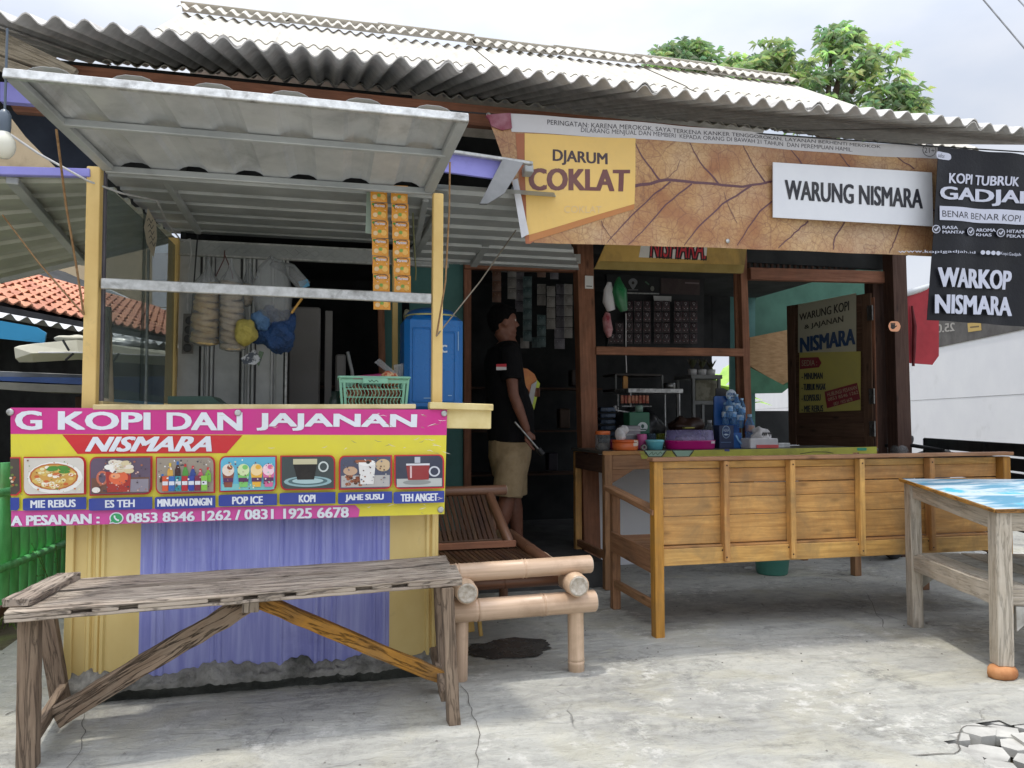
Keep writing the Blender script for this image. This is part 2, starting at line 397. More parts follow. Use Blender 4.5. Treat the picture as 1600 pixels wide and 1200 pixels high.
m_red = mat('red_tarp', 'a21f2c', '8c1a26', rough=.6, scale=4, bump=.2, dirt='6e161f', dlo=.5, dhi=.8)
m_black = mat('black_metal', '1d1e21', '141518', rough=.45, scale=8, bump=.05)
m_rust = mat('hemp_rope', '9a7a55', '7a5c3d', rough=.9, scale=60, bump=.4)
m_cable = mat('white_cable', 'c9c9c9', 'b5b5b5', rough=.5, scale=20, bump=0)
m_bcable = mat('black_cable', '26272b', '1c1d20', rough=.6, scale=20, bump=0)
m_nail = mat('steel', '9b9b98', '777774', rough=.35, metal=.9, scale=30, bump=.05)
w_house = wood('house_timber', 'a06e52', '7c523d', grey='5c4436', gamt=.4, rough=.7)
w_housed = wood('dark_timber', '5b4337', '453128', grey='3b2d27', gamt=.4, rough=.75)
w_bench = wood('varnished_bench_wood', 'd6a562', 'a87842', grey='8a6e4a', gamt=.7, rough=.5, vary=.2)
w_weather = wood('weathered_wood', 'b3a493', '84766a', grey='bcb1a2', gamt=.5, rough=.85, bump=.9, crack=.6, vary=.08)
w_wleg = wood('weathered_leg_wood', '94806b', '6d5b4c', grey='8a7a68', gamt=.5, rough=.85, bump=.7, crack=.5, vary=.08)
w_benchleg = wood('ochre_bench_leg', 'c28a3c', '95652a', grey='7f6238', gamt=.5, rough=.5)
w_weatherd = wood('rotten_wood', 'a8917a', '7c6754', grey='ab9d89', gamt=.5, rough=.9, bump=1., crack=.85)
w_orange = wood('ochre_painted_wood', 'c08a3a', 'a8742c', grey='6a5640', gamt=.75, rough=.75, bump=.7, crack=.8)
w_table = wood('grey_table_wood', 'c4b9a8', 'a29684', grey='cbc3b6', gamt=.5, rough=.8, bump=.6, crack=.3, vary=.06)
w_dtable = wood('counter_table_wood', 'b0855f', '845e42', grey='6a5644', gamt=.45, rough=.7)
w_bamslat = wood('aged_bamboo_slat', '573c29', '38261b', grey='2f231c', gamt=.4, rough=.5, vary=.25)
PR = attr_mat('vinyl_print', rough=.42, bump=.12, dirt=.12, wr=4.)
PRB = attr_mat('paper_print', rough=.6, bump=.06, dirt=.2, wr=6.)
PRF = attr_mat('foil_print', rough=.3, bump=.25, dirt=.05, wr=40.)
def plastic(name, c, rough=.35, alpha=1., trans=0.): return mat(name, c, None if alpha == 1 and not trans else c, rough=rough, scale=3, lo=.2, hi=1.3, bump=.03, alpha=alpha, trans=trans, rvar=.06)
def glassy(name, col, op, rough=.08):
    b = NB(name); tr = b.n('ShaderNodeBsdfTransparent'); tr.inputs[0].default_value = (*[.5+.5*v for v in lin(col)], 1)
    mx = b.n('ShaderNodeMixShader'); b.l(tr.outputs[0], mx.inputs[1]); b.l(b.b.outputs[0], mx.inputs[2]); b.l(mx.outputs[0], b.out.inputs[0])
    b.b.inputs['Base Color'].default_value = (*lin(col), 1); b.b.inputs['Roughness'].default_value = rough
    lw = b.n('ShaderNodeLayerWeight'); lw.inputs[0].default_value = .35
    v = b.coord('Object'); n = b.noise(v, 7, 6, .6, .5)
    b.l(b.math('ADD', b.math('MULTIPLY', b.ramp(n, .35, .75, .4, 1.3), op), b.math('MULTIPLY', lw.outputs['Fresnel'], .35)), mx.inputs[0])
    MATS[name] = b.m; return b.m
g_pane = glassy('dusty_window_glass', '9aa6a4', .10)
g_bag = glassy('clear_plastic_bag', 'c4c7c8', .32, .2)
g_jar = glassy('clear_jar_plastic', 'b8bcbc', .22, .12)
g_blue = glassy('blue_bottle_plastic', '7fb2dc', .4, .1)
g_lid = glassy('violet_clear_lid', 'a9a2cf', .5, .15)
# ================================================================ GROUND
def ground_mat():
    b = NB('worn_concrete'); v = b.coord('Object'); n1 = b.noise(v, 1.1, 8, .6, .6); n2 = b.noise(v, 9, 10, .72, .8); n3 = b.noise(b.coord('Object', (1, 3, 1)), 3.2, 8, .65, 1.2)
    col = b.mixc(b.ramp(n1, .35, .65), lin('b4b3ab'), lin('9f9e98'))
    col = b.mixc(b.ramp(n3, .48, .68, 0, .7), col, lin('bfbdb2'))
    col = b.mixc(b.ramp(n2, .5, .68, 0, .5), col, lin('7d7c77')); col = b.mixc(b.ramp(b.noise(v, 1.9, 6, .6, 1.), .5, .62, 0, .35), col, lin('b3ad94')); n5 = b.noise(v, 2.3, 10, .75, .3); col = b.mixc(b.math('MULTIPLY', b.ramp(n5, .5, .62, 0, .7), b.ramp(b.noise(v, 22, 8, .8), .42, .56)), col, lin('72726e')); col = b.mixc(b.math('MULTIPLY', b.ramp(b.noise(v, 1.6, 4), .5, .6), b.ramp(b.noise(v, 13, 8, .75), .52, .6, 0, .8)), col, lin('cdcbc4'))
    col = b.mixc(b.ramp(b.noise(v, 40, 6, .7), .58, .75, 0, .5), col, lin('6e6c66'))
    vo = b.n('ShaderNodeTexVoronoi', feature='DISTANCE_TO_EDGE'); vv = b.coord('Object')
    mixv = b.n('ShaderNodeVectorMath', operation='ADD'); nn = b.n('ShaderNodeTexNoise'); nn.inputs['Scale'].default_value = 2.5; nn.inputs['Detail'].default_value = 7
    sc = b.n('ShaderNodeVectorMath', operation='SCALE'); sc.inputs['Scale'].default_value = .5
    b.l(vv, nn.inputs['Vector']); b.l(nn.outputs[1], sc.inputs[0]); b.l(vv, mixv.inputs[0]); b.l(sc.outputs[0], mixv.inputs[1]); b.l(mixv.outputs[0], vo.inputs['Vector']); vo.inputs['Scale'].default_value = .62
    ck = b.math('MULTIPLY', b.ramp(vo.outputs['Distance'], 0, .004, 1, 0), b.ramp(n1, .54, .62))
    col = b.mixc(b.math('MULTIPLY', ck, .4), col, lin('3d3c39'))
    b.l(col, b.b.inputs['Base Color']); b.l(b.ramp(n2, .3, .7, .7, .95), b.b.inputs['Roughness'])
    h = b.math('ADD', b.math('MULTIPLY', n3, 1.2), b.math('ADD', b.math('MULTIPLY', n2, .5), b.math('MULTIPLY', b.noise(v, 60, 6, .75), .15)))
    h = b.math('SUBTRACT', h, b.math('MULTIPLY', ck, .5))
    b.bump(h, .8, .035); MATS['worn_concrete'] = b.m; return b.m
m_conc = ground_mat()
m_soil = mat('earth', '6f6452', '574d3e', rough=.95, scale=8, bump=.6, bscale=30, bdist=.02, dirt='7d8450', dlo=.5, dhi=.7)
mb = MB(); mb.quad((-300, -300, -.06), (300, -300, -.06), (300, 300, -.06), (-300, 300, -.06))
mb.build('ground', m_soil, loc=(0, 0, -.06), kind='structure')
mb = MB(); mb.quad((-40, -30, -.035), (40, -30, -.035), (40, .75, -.035), (-40, .75, -.035)); mb.build('street', mat('street_concrete', 'b5b2aa', '9f9d96', rough=.9, scale=1.5, bump=.3), loc=(0, 0, -.035), kind='structure')
# the yard: a slab poured in one piece, broken away in one corner
brk = at(1662, 1182, z=0)
def yard_h(x, y):
    return noise.noise(Vector((x*.8, y*.8, 3)))*.012
mb = MB(); mb.smooth = True; NX, NY = 150, 150; X0, X1, Y0, Y1 = -2.1, 8.4, .6, 9.0
vs = []; ok = {}
for j in range(NY+1):
    for i in range(NX+1):
        x = X0+(X1-X0)*i/NX; y = Y0+(Y1-Y0)*(j/NY)**1.3
        if i == 0: x += noise.noise(Vector((y*2, 0, 0)))*.1+(.25 if y < 4.2 else 0) - (2.5 if y < 3.9 else 0)
        vs.append(Vector((x, y, yard_h(x, y))))
def broken(p):
    d = (Vector((p.x, p.y, 0))-Vector((brk.x, brk.y, 0))); return d.length < .30+.09*noise.noise(p*6)
fs = []; uvs = []; e1, e2 = at(0, 1012, z=0), at(108, 962, z=0)
for j in range(NY):
    for i in range(NX):
        f = (j*(NX+1)+i, j*(NX+1)+i+1, (j+1)*(NX+1)+i+1, (j+1)*(NX+1)+i)
        mid = (vs[f[0]]+vs[f[2]])/2
        if broken(mid): continue
        if mid.x < -1.12+.05*noise.noise(mid*5) and mid.y > e1.y+(mid.x-e1.x)*(e2.y-e1.y)/(e2.x-e1.x)+.06*noise.noise(mid*4): continue
        fs.append(f)
mb.add(vs, fs, smooth=True)
mb.build('concrete_yard', m_conc, loc=(0, 0, 0), kind='structure')
yard = bpy.data.objects['concrete_yard']
# broken chunks of slab in the hole
m_chunk = mat('broken_concrete', 'b9b7b0', 'a09e98', rough=.9, scale=8, bump=.5, bscale=30, dirt='6f6d68', dlo=.55, dhi=.75)
cells_ = []
for i in range(-3, 4):
    for j in range(-3, 4):
        c = Vector((brk.x+i*.125+random.uniform(-.03, .03)+(j % 2)*.06, brk.y+j*.12+random.uniform(-.02, .02), -.04))
        if (c-Vector((brk.x, brk.y, -.04))).length > .37: continue
        R = random.uniform(.062, .078); n = random.choice((5, 6, 7)); ang = [6.2832*i2/n+random.uniform(-.3, .3) for i2 in range(n)]
        pts = [c+Vector((R*random.uniform(.8, 1.15)*math.cos(q), R*random.uniform(.8, 1.15)*math.sin(q), 0)) for q in ang]
        mb = MB(); tl = Vector((random.uniform(-.006, .006), random.uniform(-.006, .006), random.uniform(.026, .042))); mb.prism(pts[::-1], tl)
        mb.build('slab_fragment', m_chunk, parent=yard)
# wet stain beside the kiosk and hairline cracks
def stain(name, cx, cy, rx, ry, m, seed, z=.006, n=60):
    mb = MB(); pts = []
    for k in range(n):
        a = 6.2832*k/n; q = 1+.35*noise.noise(Vector((math.cos(a)*1.5, math.sin(a)*1.5, seed)))+.16*noise.noise(Vector((math.cos(a)*6, math.sin(a)*6, seed)))
        x, y = cx+rx*q*math.cos(a), cy+ry*q*math.sin(a); pts.append(Vector((x, y, yard_h(x, y)+z)))
    c = Vector((cx, cy, yard_h(cx, cy)+z)); R2 = [[c*(1-t)+p*t for p in pts] for t in (.02, .3, .55, .8, 1)]
    for ring in R2:
        for i, p in enumerate(ring): p.z = yard_h(p.x, p.y)+z
    mb.loop_skin(R2, caps=False); return mb.build(name, m, kind='structure')
m_wet = mat('wet_concrete', '4a4744', '57544f', rough=.25, scale=10, bump=.2, rvar=.12)
p = at(800, 1012, z=0); stain('wet_patch', p.x-.02, p.y+.0, .23, .17, m_wet, 3.3)
m_crack = mat('crack_grit', '6b6862', '55524c', rough=1, scale=5, bump=0)
def crack(pts, wd):
    mb = MB(); P3 = []
    for (x0, y0), (x1, y1) in zip(pts, pts[1:]):
        a, b = at(x0, y0, z=0), at(x1, y1, z=0)
        for t in range(6):
            q = a.lerp(b, t/6); q += noise.noise_vector(q*9)*.03; P3.append(q)
    up = [];dn = []
    for i, q in enumerate(P3):
        d = (P3[min(i+1, len(P3)-1)]-P3[max(i-1, 0)]).normalized(); s = Vector((-d.y, d.x, 0)); ww = wd*(.35+.65*abs(noise.noise(q*20)))*(.2 if i in (0, len(P3)-1) else 1)
        z = Vector((0, 0, yard_h(q.x, q.y)+.0035-q.z)); up.append(q+s*ww+z); dn.append(q-s*ww+z)
    n = len(up); mb.add(up+dn, [(i, i+1, n+i+1, n+i) for i in range(n-1)]); mb.build('crack', m_crack, parent=yard)
crack([(133, 1112), (125, 1140), (132, 1160), (118, 1182), (95, 1215)], .003)
crack([(722, 1070), (732, 1105), (745, 1130), (742, 1175), (748, 1215)], .003)
crack([(28, 1110), (10, 1122)], .006)
crack([(1560, 1140), (1520, 1135), (1498, 1150), (1492, 1180), (1402, 1178)], .005)
crack([(1350, 925), (1372, 960), (1385, 990)], .003)
mb = MB()
for k in range(420):
    x, y = random.uniform(-1.6, 4.5), random.uniform(1.6, 6.5); r = random.uniform(.002, .007); z = yard_h(x, y)+.001; n = 4
    if Vector((x-brk.x, y-brk.y)).length < .5: continue
    pts = [(x+r*math.cos(6.28*i/n+k), y+r*math.sin(6.28*i/n+k), z) for i in range(n)]; mb.add(pts+[(x, y, z+r*.8)], [(i, (i+1) % n, n) for i in range(n)])
mb.build('grit', mat('grit_stone', '8b8880', '5c5a55', rough=.9, scale=3), kind='stuff')
# grass verge at the left
m_grass = mat('grass_blade', '6f8a3a', '4f6a28', rough=.6, scale=20, bump=0, vary=.1)
mb = MB()
for k in range(2600):
    px, py = random.uniform(-260, 118), random.uniform(902, 985)
    if py > 1010-px*.45 or (px > 60 and py > 955): continue
    p = at(px, py, z=-.02); 
    if random.random() < .35: p.x += random.uniform(-.3, 0)
    h = random.uniform(.02, .07); a = random.random()*6.28; d = Vector((math.cos(a), math.sin(a), 0))*.004; b = Vector((random.uniform(-.03, .03), random.uniform(-.03, .03), h))
    mb.add([p-d, p+d, p+b], [(0, 1, 2)])
mb.build('grass', m_grass, kind='stuff')
# ================================================================ HOUSE
def corr(t0, t1, pitch, amp, n=8):
    m = int(round((t1-t0)/pitch*n)); return [(k/m, amp*math.cos(6.2832*(t0+(t1-t0)*k/m)/pitch)) for k in range(m+1)]
house = thing('warung_house', 'open fronted wooden coffee stall house under a grey corrugated asbestos roof', 'house', (2.5, 6, 0))
PIT = .1086
# eave sheets (low slope) and the main slope behind
EY, EZ, KY, KZ = 3.45, 2.775, 5.3, 3.44
xs = [-2.43+PIT*9*k for k in range(8)]
for k, x0 in enumerate(xs[:-1]):
    x1 = x0+PIT*10; lift = .012*(k % 2); mb = MB(); mb.smooth = True
    dy = random.uniform(-.012, .012)
    mb.sheet((x0, EY+dy, EZ+lift), (x1, EY+dy, EZ+lift), (x1, KY, KZ+lift), (x0, KY, KZ+lift), corr(x0, x1, PIT, .0205), th=.006)
    mb.build('roof_sheet', m_asb, house)
RZ = 4.95; RY = 7.6; xa, xb = -1.33, 5.1
nsh = 7; wsh = (xb-xa)/nsh
for k in range(nsh):
    x0 = xa+wsh*k; x1 = x0+wsh+.05; lift = .010*(k % 2)
    for (ya, za, yb, zb, l2) in ((KY-.3, 3.35, 6.5, 3.35+(6.2-KY+.6)*.64*.835, 0), (6.35, 0, RY+.02, RZ, .012)):
        if not za: za = zprev-.02*.6
        zprev = zb-.1 if not l2 else zb
    s = (RZ-3.33)/(RY-KY+.25); 
    for (ya, yb, l2) in ((KY-.25, 6.55, 0), (6.45, RY, .012)):
        mb = MB(); mb.smooth = True; za = 3.33+(ya-KY+.25)*s+lift+l2; zb = 3.33+(yb-KY+.25)*s+lift+l2
        mb.sheet((x0, ya, za), (x1, ya, za), (x1, yb, zb), (x0, yb, zb), corr(x0, x1, PIT, .015, 8), th=.006, rows=1)
        mb.build('roof_sheet', m_asb2, house)
    mb = MB(); mb.smooth = True; zt = 4.99+.012*(k % 3)
    mb.sheet((x0-.02, RY-.17, zt-.055), (x1, RY-.17, zt-.055), (x1, RY+.03, zt+.07), (x0-.02, RY+.03, zt+.07), corr(x0, x1, PIT, .019, 6), th=.007)
    mb.quad((x0-.02, RY+.02, zt+.105), (x1, RY+.02, zt+.105), (x1, RY+.13, zt+.06), (x0-.02, RY+.13, zt+.06), th=.006)
    mb.build('ridge_cap', m_asb2, house)
# back slope so that light does not leak in
mb = MB(); mb.quad((xa, RY, RZ-.02), (xb, RY, RZ-.02), (xb, 10.2, 3.3), (xa, 10.2, 3.3), th=.02)
mb.build('rear_roof_slope', m_asb, house)
# rafters and beams under the roof
def timber(name, a, b, w_, h_, m=None, parent=house, **k):
    mb = MB(); mb.bar(a, b, w_, h_, segs=k.pop('segs', 6), jit=k.pop('jit', .0015), **k); return mb.build(name, m or w_house, parent)
timber('eave_beam', (-1.34, 3.92, 2.745), (4.4, 3.92, 2.745), .05, .11, w_house, segs=20)
for pts in ([(-60, 22), (0, 47), (120, 107), (110, 121), (0, 84), (-60, 60)], [(-60, 66), (0, 88), (92, 122), (60, 124), (0, 108), (-60, 88)]):
    mb = MB(); mb.prism([at(*p, y=3.84) for p in pts], (0, .035, 0)); mb.build('rafter', w_table, house)
# posts of the house front
def post(px, ytop, ybot, y, wpx, z0, z1, m=w_house, name='post'):
    a = at(px[0], ytop, y=y); b = at(px[1], ybot, y=y); wd = wpx/FPX*(y/math.cos(YAW))*1.0
    d = (a-b)/(a.z-b.z); mb = MB(); mb.bar(b+d*(z0-b.z), a+d*(z1-a.z), wd, wd*.9, up=(0, 1, 0), segs=8, jit=.0015); mb.build(name, m, house)
post((911, 918), 400, 690, 5.6, 27, 0, 2.95)
post((1160, 1168), 430, 690, 5.65, 13, 0, 2.6)
post((1150, 1155), 430, 690, 5.72, 7, .95, 2.5)
post((1398, 1406), 430, 700, 5.55, 29, 0, 2.95, w_housed)
post((1367, 1370), 450, 700, 5.72, 26, 0, 2.4, w_housed)
post((730, 730), 420, 740, 5.65, 11, 0, 2.6)
post((595, 598), 470, 640, 5.75, 10, 0, 2.6)
# head beams
def hbeam(x0, y0, x1, y1, wd, y, dep=.06, m=w_house, name='beam'):
    a = at(x0, y0, y=y); b = at(x1, y1, y=y); mb = MB(); mb.bar(a, b, dep, wd, segs=8, jit=.001); return mb.build(name, m, house)
hbeam(1170, 428, 1392, 434, .10, 5.62)
hbeam(725, 413, 905, 419, .07, 5.62)
hbeam(930, 548, 1160, 551, .062, 5.55, .05, name='window_rail')
# dark rib screen above the door opening on the right
for k in range(24):
    px = 1170+k*9; a = at(px, 390, y=5.7); b = at(px, 420, y=5.7); mb = MB(); mb.bar(a, b, .022, .02, up=(0, 1, 0)); mb.build('screen_slat', w_housed, house)
# outer walls: left return, back, right side, teal panels
def wallbox(name, x0, x1, y0, y1, z0, z1, m, parent=house):
    mb = MB(); mb.box(x0, x1, y0, y1, z0, z1, ch=.002); return mb.build(name, m, parent)
def panel(name, pts, y, m, th=.03, parent=house):
    mb = MB(); P3 = [at(*p, y=y) for p in pts]; mb.prism(P3, (0, th, 0)); return mb.build(name, m, parent)
panel('wall', [(640, 395), (733, 400), (733, 900), (640, 900)], 5.68, m_teal)
panel('wall', [(596, 395), (628, 395), (628, 900), (596, 900)], 5.80, m_teal)
BY = 8.3
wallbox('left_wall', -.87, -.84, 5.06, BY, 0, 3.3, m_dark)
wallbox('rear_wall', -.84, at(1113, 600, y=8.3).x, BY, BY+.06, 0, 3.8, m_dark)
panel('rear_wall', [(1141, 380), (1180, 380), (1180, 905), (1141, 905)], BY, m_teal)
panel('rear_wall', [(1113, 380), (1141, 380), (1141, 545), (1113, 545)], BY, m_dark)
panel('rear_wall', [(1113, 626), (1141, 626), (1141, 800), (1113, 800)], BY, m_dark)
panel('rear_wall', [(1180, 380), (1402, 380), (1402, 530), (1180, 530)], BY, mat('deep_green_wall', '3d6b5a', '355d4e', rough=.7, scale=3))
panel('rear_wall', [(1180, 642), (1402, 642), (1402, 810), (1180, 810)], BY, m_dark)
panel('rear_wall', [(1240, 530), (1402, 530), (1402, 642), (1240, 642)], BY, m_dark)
wallbox('infill_board', -1.30, .56, 5.1, 5.13, 2.31, 3.33, m_dark)  # added dark board closing the attic gap where sky shone through
wallbox('infill_board', -2.4, -1.302, 5.1, 5.13, 2.98, 3.33, m_dark)  # added dark board that keeps sky from showing under the eave sheets
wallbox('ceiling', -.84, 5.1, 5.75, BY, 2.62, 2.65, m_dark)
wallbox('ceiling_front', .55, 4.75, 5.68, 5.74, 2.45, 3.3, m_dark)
mb = MB(); mb.prism([at(1172, 527, y=8.0), at(1248, 512, y=8.0), at(1248, 600, y=8.0), at(1225, 604, y=8.0), at(1172, 572, y=8.0)], (0, .05, 0))
mb.build('bamboo_blind', mat('blind_cloth', 'a5845c', '8c6d49', rough=.8, scale=3, stretch=(3, 1, 12), bump=.3), house)
mb = MB(); mb.prism([at(1172, 574, y=7.95), at(1225, 602, y=7.95), at(1236, 596, y=7.95), at(1232, 606, y=7.95), at(1222, 614, y=7.95), at(1172, 615, y=7.95)], (0, .05, 0))
mb.build('blind_fold', mat('green_tarp', '2b6a4a', '225a3d', rough=.5), house)
# low wall under the window table, doorstep
mb = MB(); mb.box(1.98, 3.9, 5.72, 5.80, 0, .93); mb.build('low_wall', m_white, house)
wallbox('doorstep', .75, 1.9, 5.02, 8.2, 0, .17, mat('dark_cement', '4d4d4c', '3b3b3a', rough=.9, scale=5, bump=.3))
wallbox('inner_floor', -.83, .74, 5.85, 8.29, -.01, .03, MATS['dark_cement']); wallbox('inner_floor', 1.91, 5.1, 5.82, 8.29, -.01, .03, MATS['dark_cement'])
# lath door with poster, opened inwards
hp = at(1364, 560, y=5.68); fp = Vector((hp.x-.9*math.cos(math.radians(74)), 5.68+.9*math.sin(math.radians(74)), 0)); hp.z = 0
dn = (fp-hp).cross(Vector((0, 0, 1))).normalized()
if dn.y > 0: dn = -dn
door = thing('panel_door', 'brown wooden door standing open with a yellow menu poster on it', 'door', (hp.x, hp.y, 0))
dd = (fp-hp).normalized(); Wd = (fp-hp).length
def dpt(u, z, o=0): return hp+dd*u+dn*o+Vector((0, 0, z))
m_dw = wood('door_wood', '6b5140', '4f3a2c', grey='44352a', gamt=.4)
for (u0, z0, u1, z1, ww) in ((.045, .05, .045, 2.24, .09), (Wd-.045, .05, Wd-.045, 2.24, .09), (.09, .1, Wd-.09, .1, .12), (.09, 1.05, Wd-.09, 1.05, .12), (.09, 2.19, Wd-.09, 2.19, .1)):
    mb = MB(); mb.bar(dpt(u0, z0), dpt(u1, z1), .035, ww, up=tuple(dd) if u0 == u1 else (0, 0, 1)); mb.build('door_rail', m_dw, door)
mb = MB(); mb.quad(dpt(.05, .1, -.005), dpt(Wd-.05, .1, -.005), dpt(Wd-.05, 2.2, -.005), dpt(.05, 2.2, -.005), th=.012); mb.build('door_panel', m_dw, door)
mb = MB(); mb.bar(dpt(-.012, .1, .0), dpt(-.012, 2.2, 0), .012, .03, up=tuple(dd)); mb.build('door_edge_strip', w_house, door)
for z in (.55, 1.0, 1.28, 2.0):
    mb = MB(); mb.tube([dpt(-.02, z, .025), dpt(-.02, z+.13, .025)], .008, 8); mb.quad(dpt(-.01, z, .022), dpt(.03, z, .022), dpt(.03, z+.13, .022), dpt(-.01, z+.13, .022), th=.003); mb.build('hinge', m_nail, door)
pp = dpt(0, 0, .022)
S = lambda px, py: at_pl(px, py, pp, dn)
def dq(x0, y0a, y0b, x1, y1a, y1b): return [(x0, y0a), (x1, y0b), (x1, y1b), (x0, y1a)]
pr = Print(S, dn)
pr.band(dq(1247, 476, 458, 1338, 551, 551), 'b0ae98', 4); pr.band(dq(1249, 551, 549, 1345, 645, 641), 'b0a85a', 4)
pr.text('WARUNG KOPI', dq(1249, 491, 470, 1327, 501, 485), '2e2b2a', .03); pr.text('& JAJANAN', dq(1257, 508, 493, 1318, 516, 506), '2e2b2a', .03)
pr.text('NISMARA', dq(1250, 528, 513, 1337, 551, 538), '1f3f66', .045)
pr.poly([(1250, 559), (1279, 558), (1284, 567), (1280, 574), (1250, 577)], '7d2530')
pr.text('SEDIA :', dq(1253, 563, 562, 1277, 572, 571), 'a59a80', .02)
for k, t in enumerate(('- MINUMAN', '- TUBRUK MASAK', '- KOPI/SUSU', '- MIE REBUS')):
    y = 583+k*17; pr.text(t, dq(1253, y, y-1, 1253+(33, 38, 30, 34)[k], y+10, y+9), '26303a', .03)
pr.poly([(1289, 612), (1340, 598), (1345, 624), (1293, 638)], '7d2530')
pr.text('HUBUNGI PESANAN', [(1293, 614), (1339, 602), (1340, 608), (1294, 620)], 'b0a184', .01)
pr.text('0853 8546 1262', [(1294, 622), (1341, 610), (1342, 615), (1295, 627)], 'b0a184', .01)
pr.text('0831 1925 6678', [(1303, 629), (1332, 621), (1333, 626), (1304, 634)], 'b0a184', .01)
pr.build('poster', PRB, door)
# NISMARA board under the big banner
by = 5.2
bd = thing('name_board', 'yellow plywood board with NISMARA in red letters above the window', 'sign', at(1040, 430, y=by))
mb = MB(); mb.prism([at(930, 418, y=by), at(965, 340, y=by), at(1172, 350, y=by), at(1162, 426, y=by)], (0, .018, 0)); mb.build('board', mat('ochre_board', 'cda758', 'b9944a', rough=.6, scale=5, dirt='8a7340'), bd)
mb = MB(); mb.prism([at(928, 420, y=by-.005), at(938, 408, y=by-.005), at(1163, 414, y=by-.005), at(1160, 427, y=by-.005)], (0, .024, 0)); mb.build('lower_strip', mat('dull_yellow_board', 'a08a4c', '8d783e', rough=.7), bd)
pr = Print(lambda px, py: at(px, py, y=by), YN, .001)
pr.poly([(1003, 375), (1106, 375), (1103, 406), (998, 402)], 'd9d6cd'); 
pr.text('NISMARA.', [(1017, 366), (1108, 368), (1104, 407), (1014, 403)], '2a1518', .05); pr.text('NISMARA.', [(1018, 367), (1106, 369), (1102, 405), (1016, 401)], 'c22a35', .0)
pr.build('board_lettering', PRB, bd)
# ---- small things fixed on the posts
pr = Print(lambda px, py: at(px, py, y=5.49), YN, .001); pr.poly([(892, 397), (907, 397), (907, 412), (892, 412)], 'b9b9b4'); pr.line([(895, 408), (904, 408)], .6, '5a5a58'); o = pr.build('small_notice', PRB, label='small white paper notice pinned beside the beam above the doorway', category='notice')
pr = Print(lambda px, py: at(px, py, y=5.47), YN, .001)
pr.poly(hz(914, 431, 927, 451), 'd4d4d0'); pr.line([(916, 447), (925, 447.5)], .8, '6a6a68'); pr.build('post_notice', PRB, label='small white sticker on the wooden post left of the window', category='sticker')
pr = Print(lambda px, py: at(px, py, y=5.46), YN, .001)
pr.rrect(hz(1388, 502, 1407, 518), 'e8a47c', .3); hp2 = (1395, 511)
pr.ell(hp2, 3.6, 3.4, '241a18', 12)
for k in range(4): pr.line([(1392.6+k*1.7, 510), (1392.0+k*1.9, 504.5)], .75, '241a18', False)
pr.line([(1397, 512), (1401, 509)], .8, '241a18'); pr.build('hand_sticker', PRB, label='small peach coloured sticker with a black hand on the right post', category='sticker')
# ================================================================ BANNERS
# menu banner across the kiosk front
MY = 3.415
def mwave(x, z): return .007*math.sin(x*5+z*4)+.0022*math.sin(x*13-z*9)
def SM(px, py):
    p = at(px, py, y=MY); p.y += mwave(p.x, p.z); return p
menu = thing('menu_banner', 'pink and yellow vinyl menu banner tied across the kiosk front', 'banner', at(355, 813, y=MY))
NUc = 60
def bnr(S, q, th, nu, nv, name, m, parent):
    mb = MB(); mp_ = Print(S, YN).quadmap(q); W = nu+1; fr = [S(*mp_(i/nu, j/nv)) for j in range(nv+1) for i in range(nu+1)]
    fs = [(j*W+i, j*W+i+1, (j+1)*W+i+1, (j+1)*W+i) for j in range(nv) for i in range(nu)]
    mb.add(fr, fs, [[(0, 0)]*4]*len(fs), smooth=True); mb.add([p+Vector((0, th, 0)) for p in fr], [f[::-1] for f in fs], smooth=True)
    mb.build(name, m, parent)
bnr(SM, [(18, 637), (699, 640), (694, 803), (18, 823)], .002, 90, 14, 'sheet', mat('white_vinyl_back', 'c9c4b0', rough=.6), menu)
pr = Print(SM, YN)
MAG, YEL, REDc, BLU, WH = 'c92a86', 'dcd03a', 'c8252c', '2c3f96', 'dfe3ea'
pr.band([(18, 637), (699, 640), (694, 803), (18, 823)], YEL, 90, 14)
pr.band([(18, 637), (699, 640), (698, 680), (18, 678)], MAG, 90, 3)
pr.poly([(18, 798), (555, 789), (562, 796), (560, 808), (18, 823)], 'cf4a9c')
pr.poly([(98, 679), (379, 680), (354, 708), (122, 709)], REDc)
pr.text('KOPI', [(91, 643), (235, 645), (235, 671), (91, 671)], WH, .068); pr.text('G', [(25, 642), (67, 643), (67, 671), (25, 671)], WH, .068)
pr.text('DAN', [(260, 645), (379, 645), (379, 672), (260, 671)], WH, .068); pr.text('JAJANAN', [(401, 646), (652, 648), (651, 673), (401, 672)], WH, .068)
pr.text('NISMARA', [(134, 683), (343, 682), (343, 705), (134, 705)], WH, .075, .06)
pr.text('A PESANAN :', [(18, 806), (157, 802), (157, 817), (18, 821)], WH, .07)
pr.text('0853 8546 1262 / 0831 1925 6678', [(198, 802), (545, 792), (545, 808), (198, 816)], WH, .06)
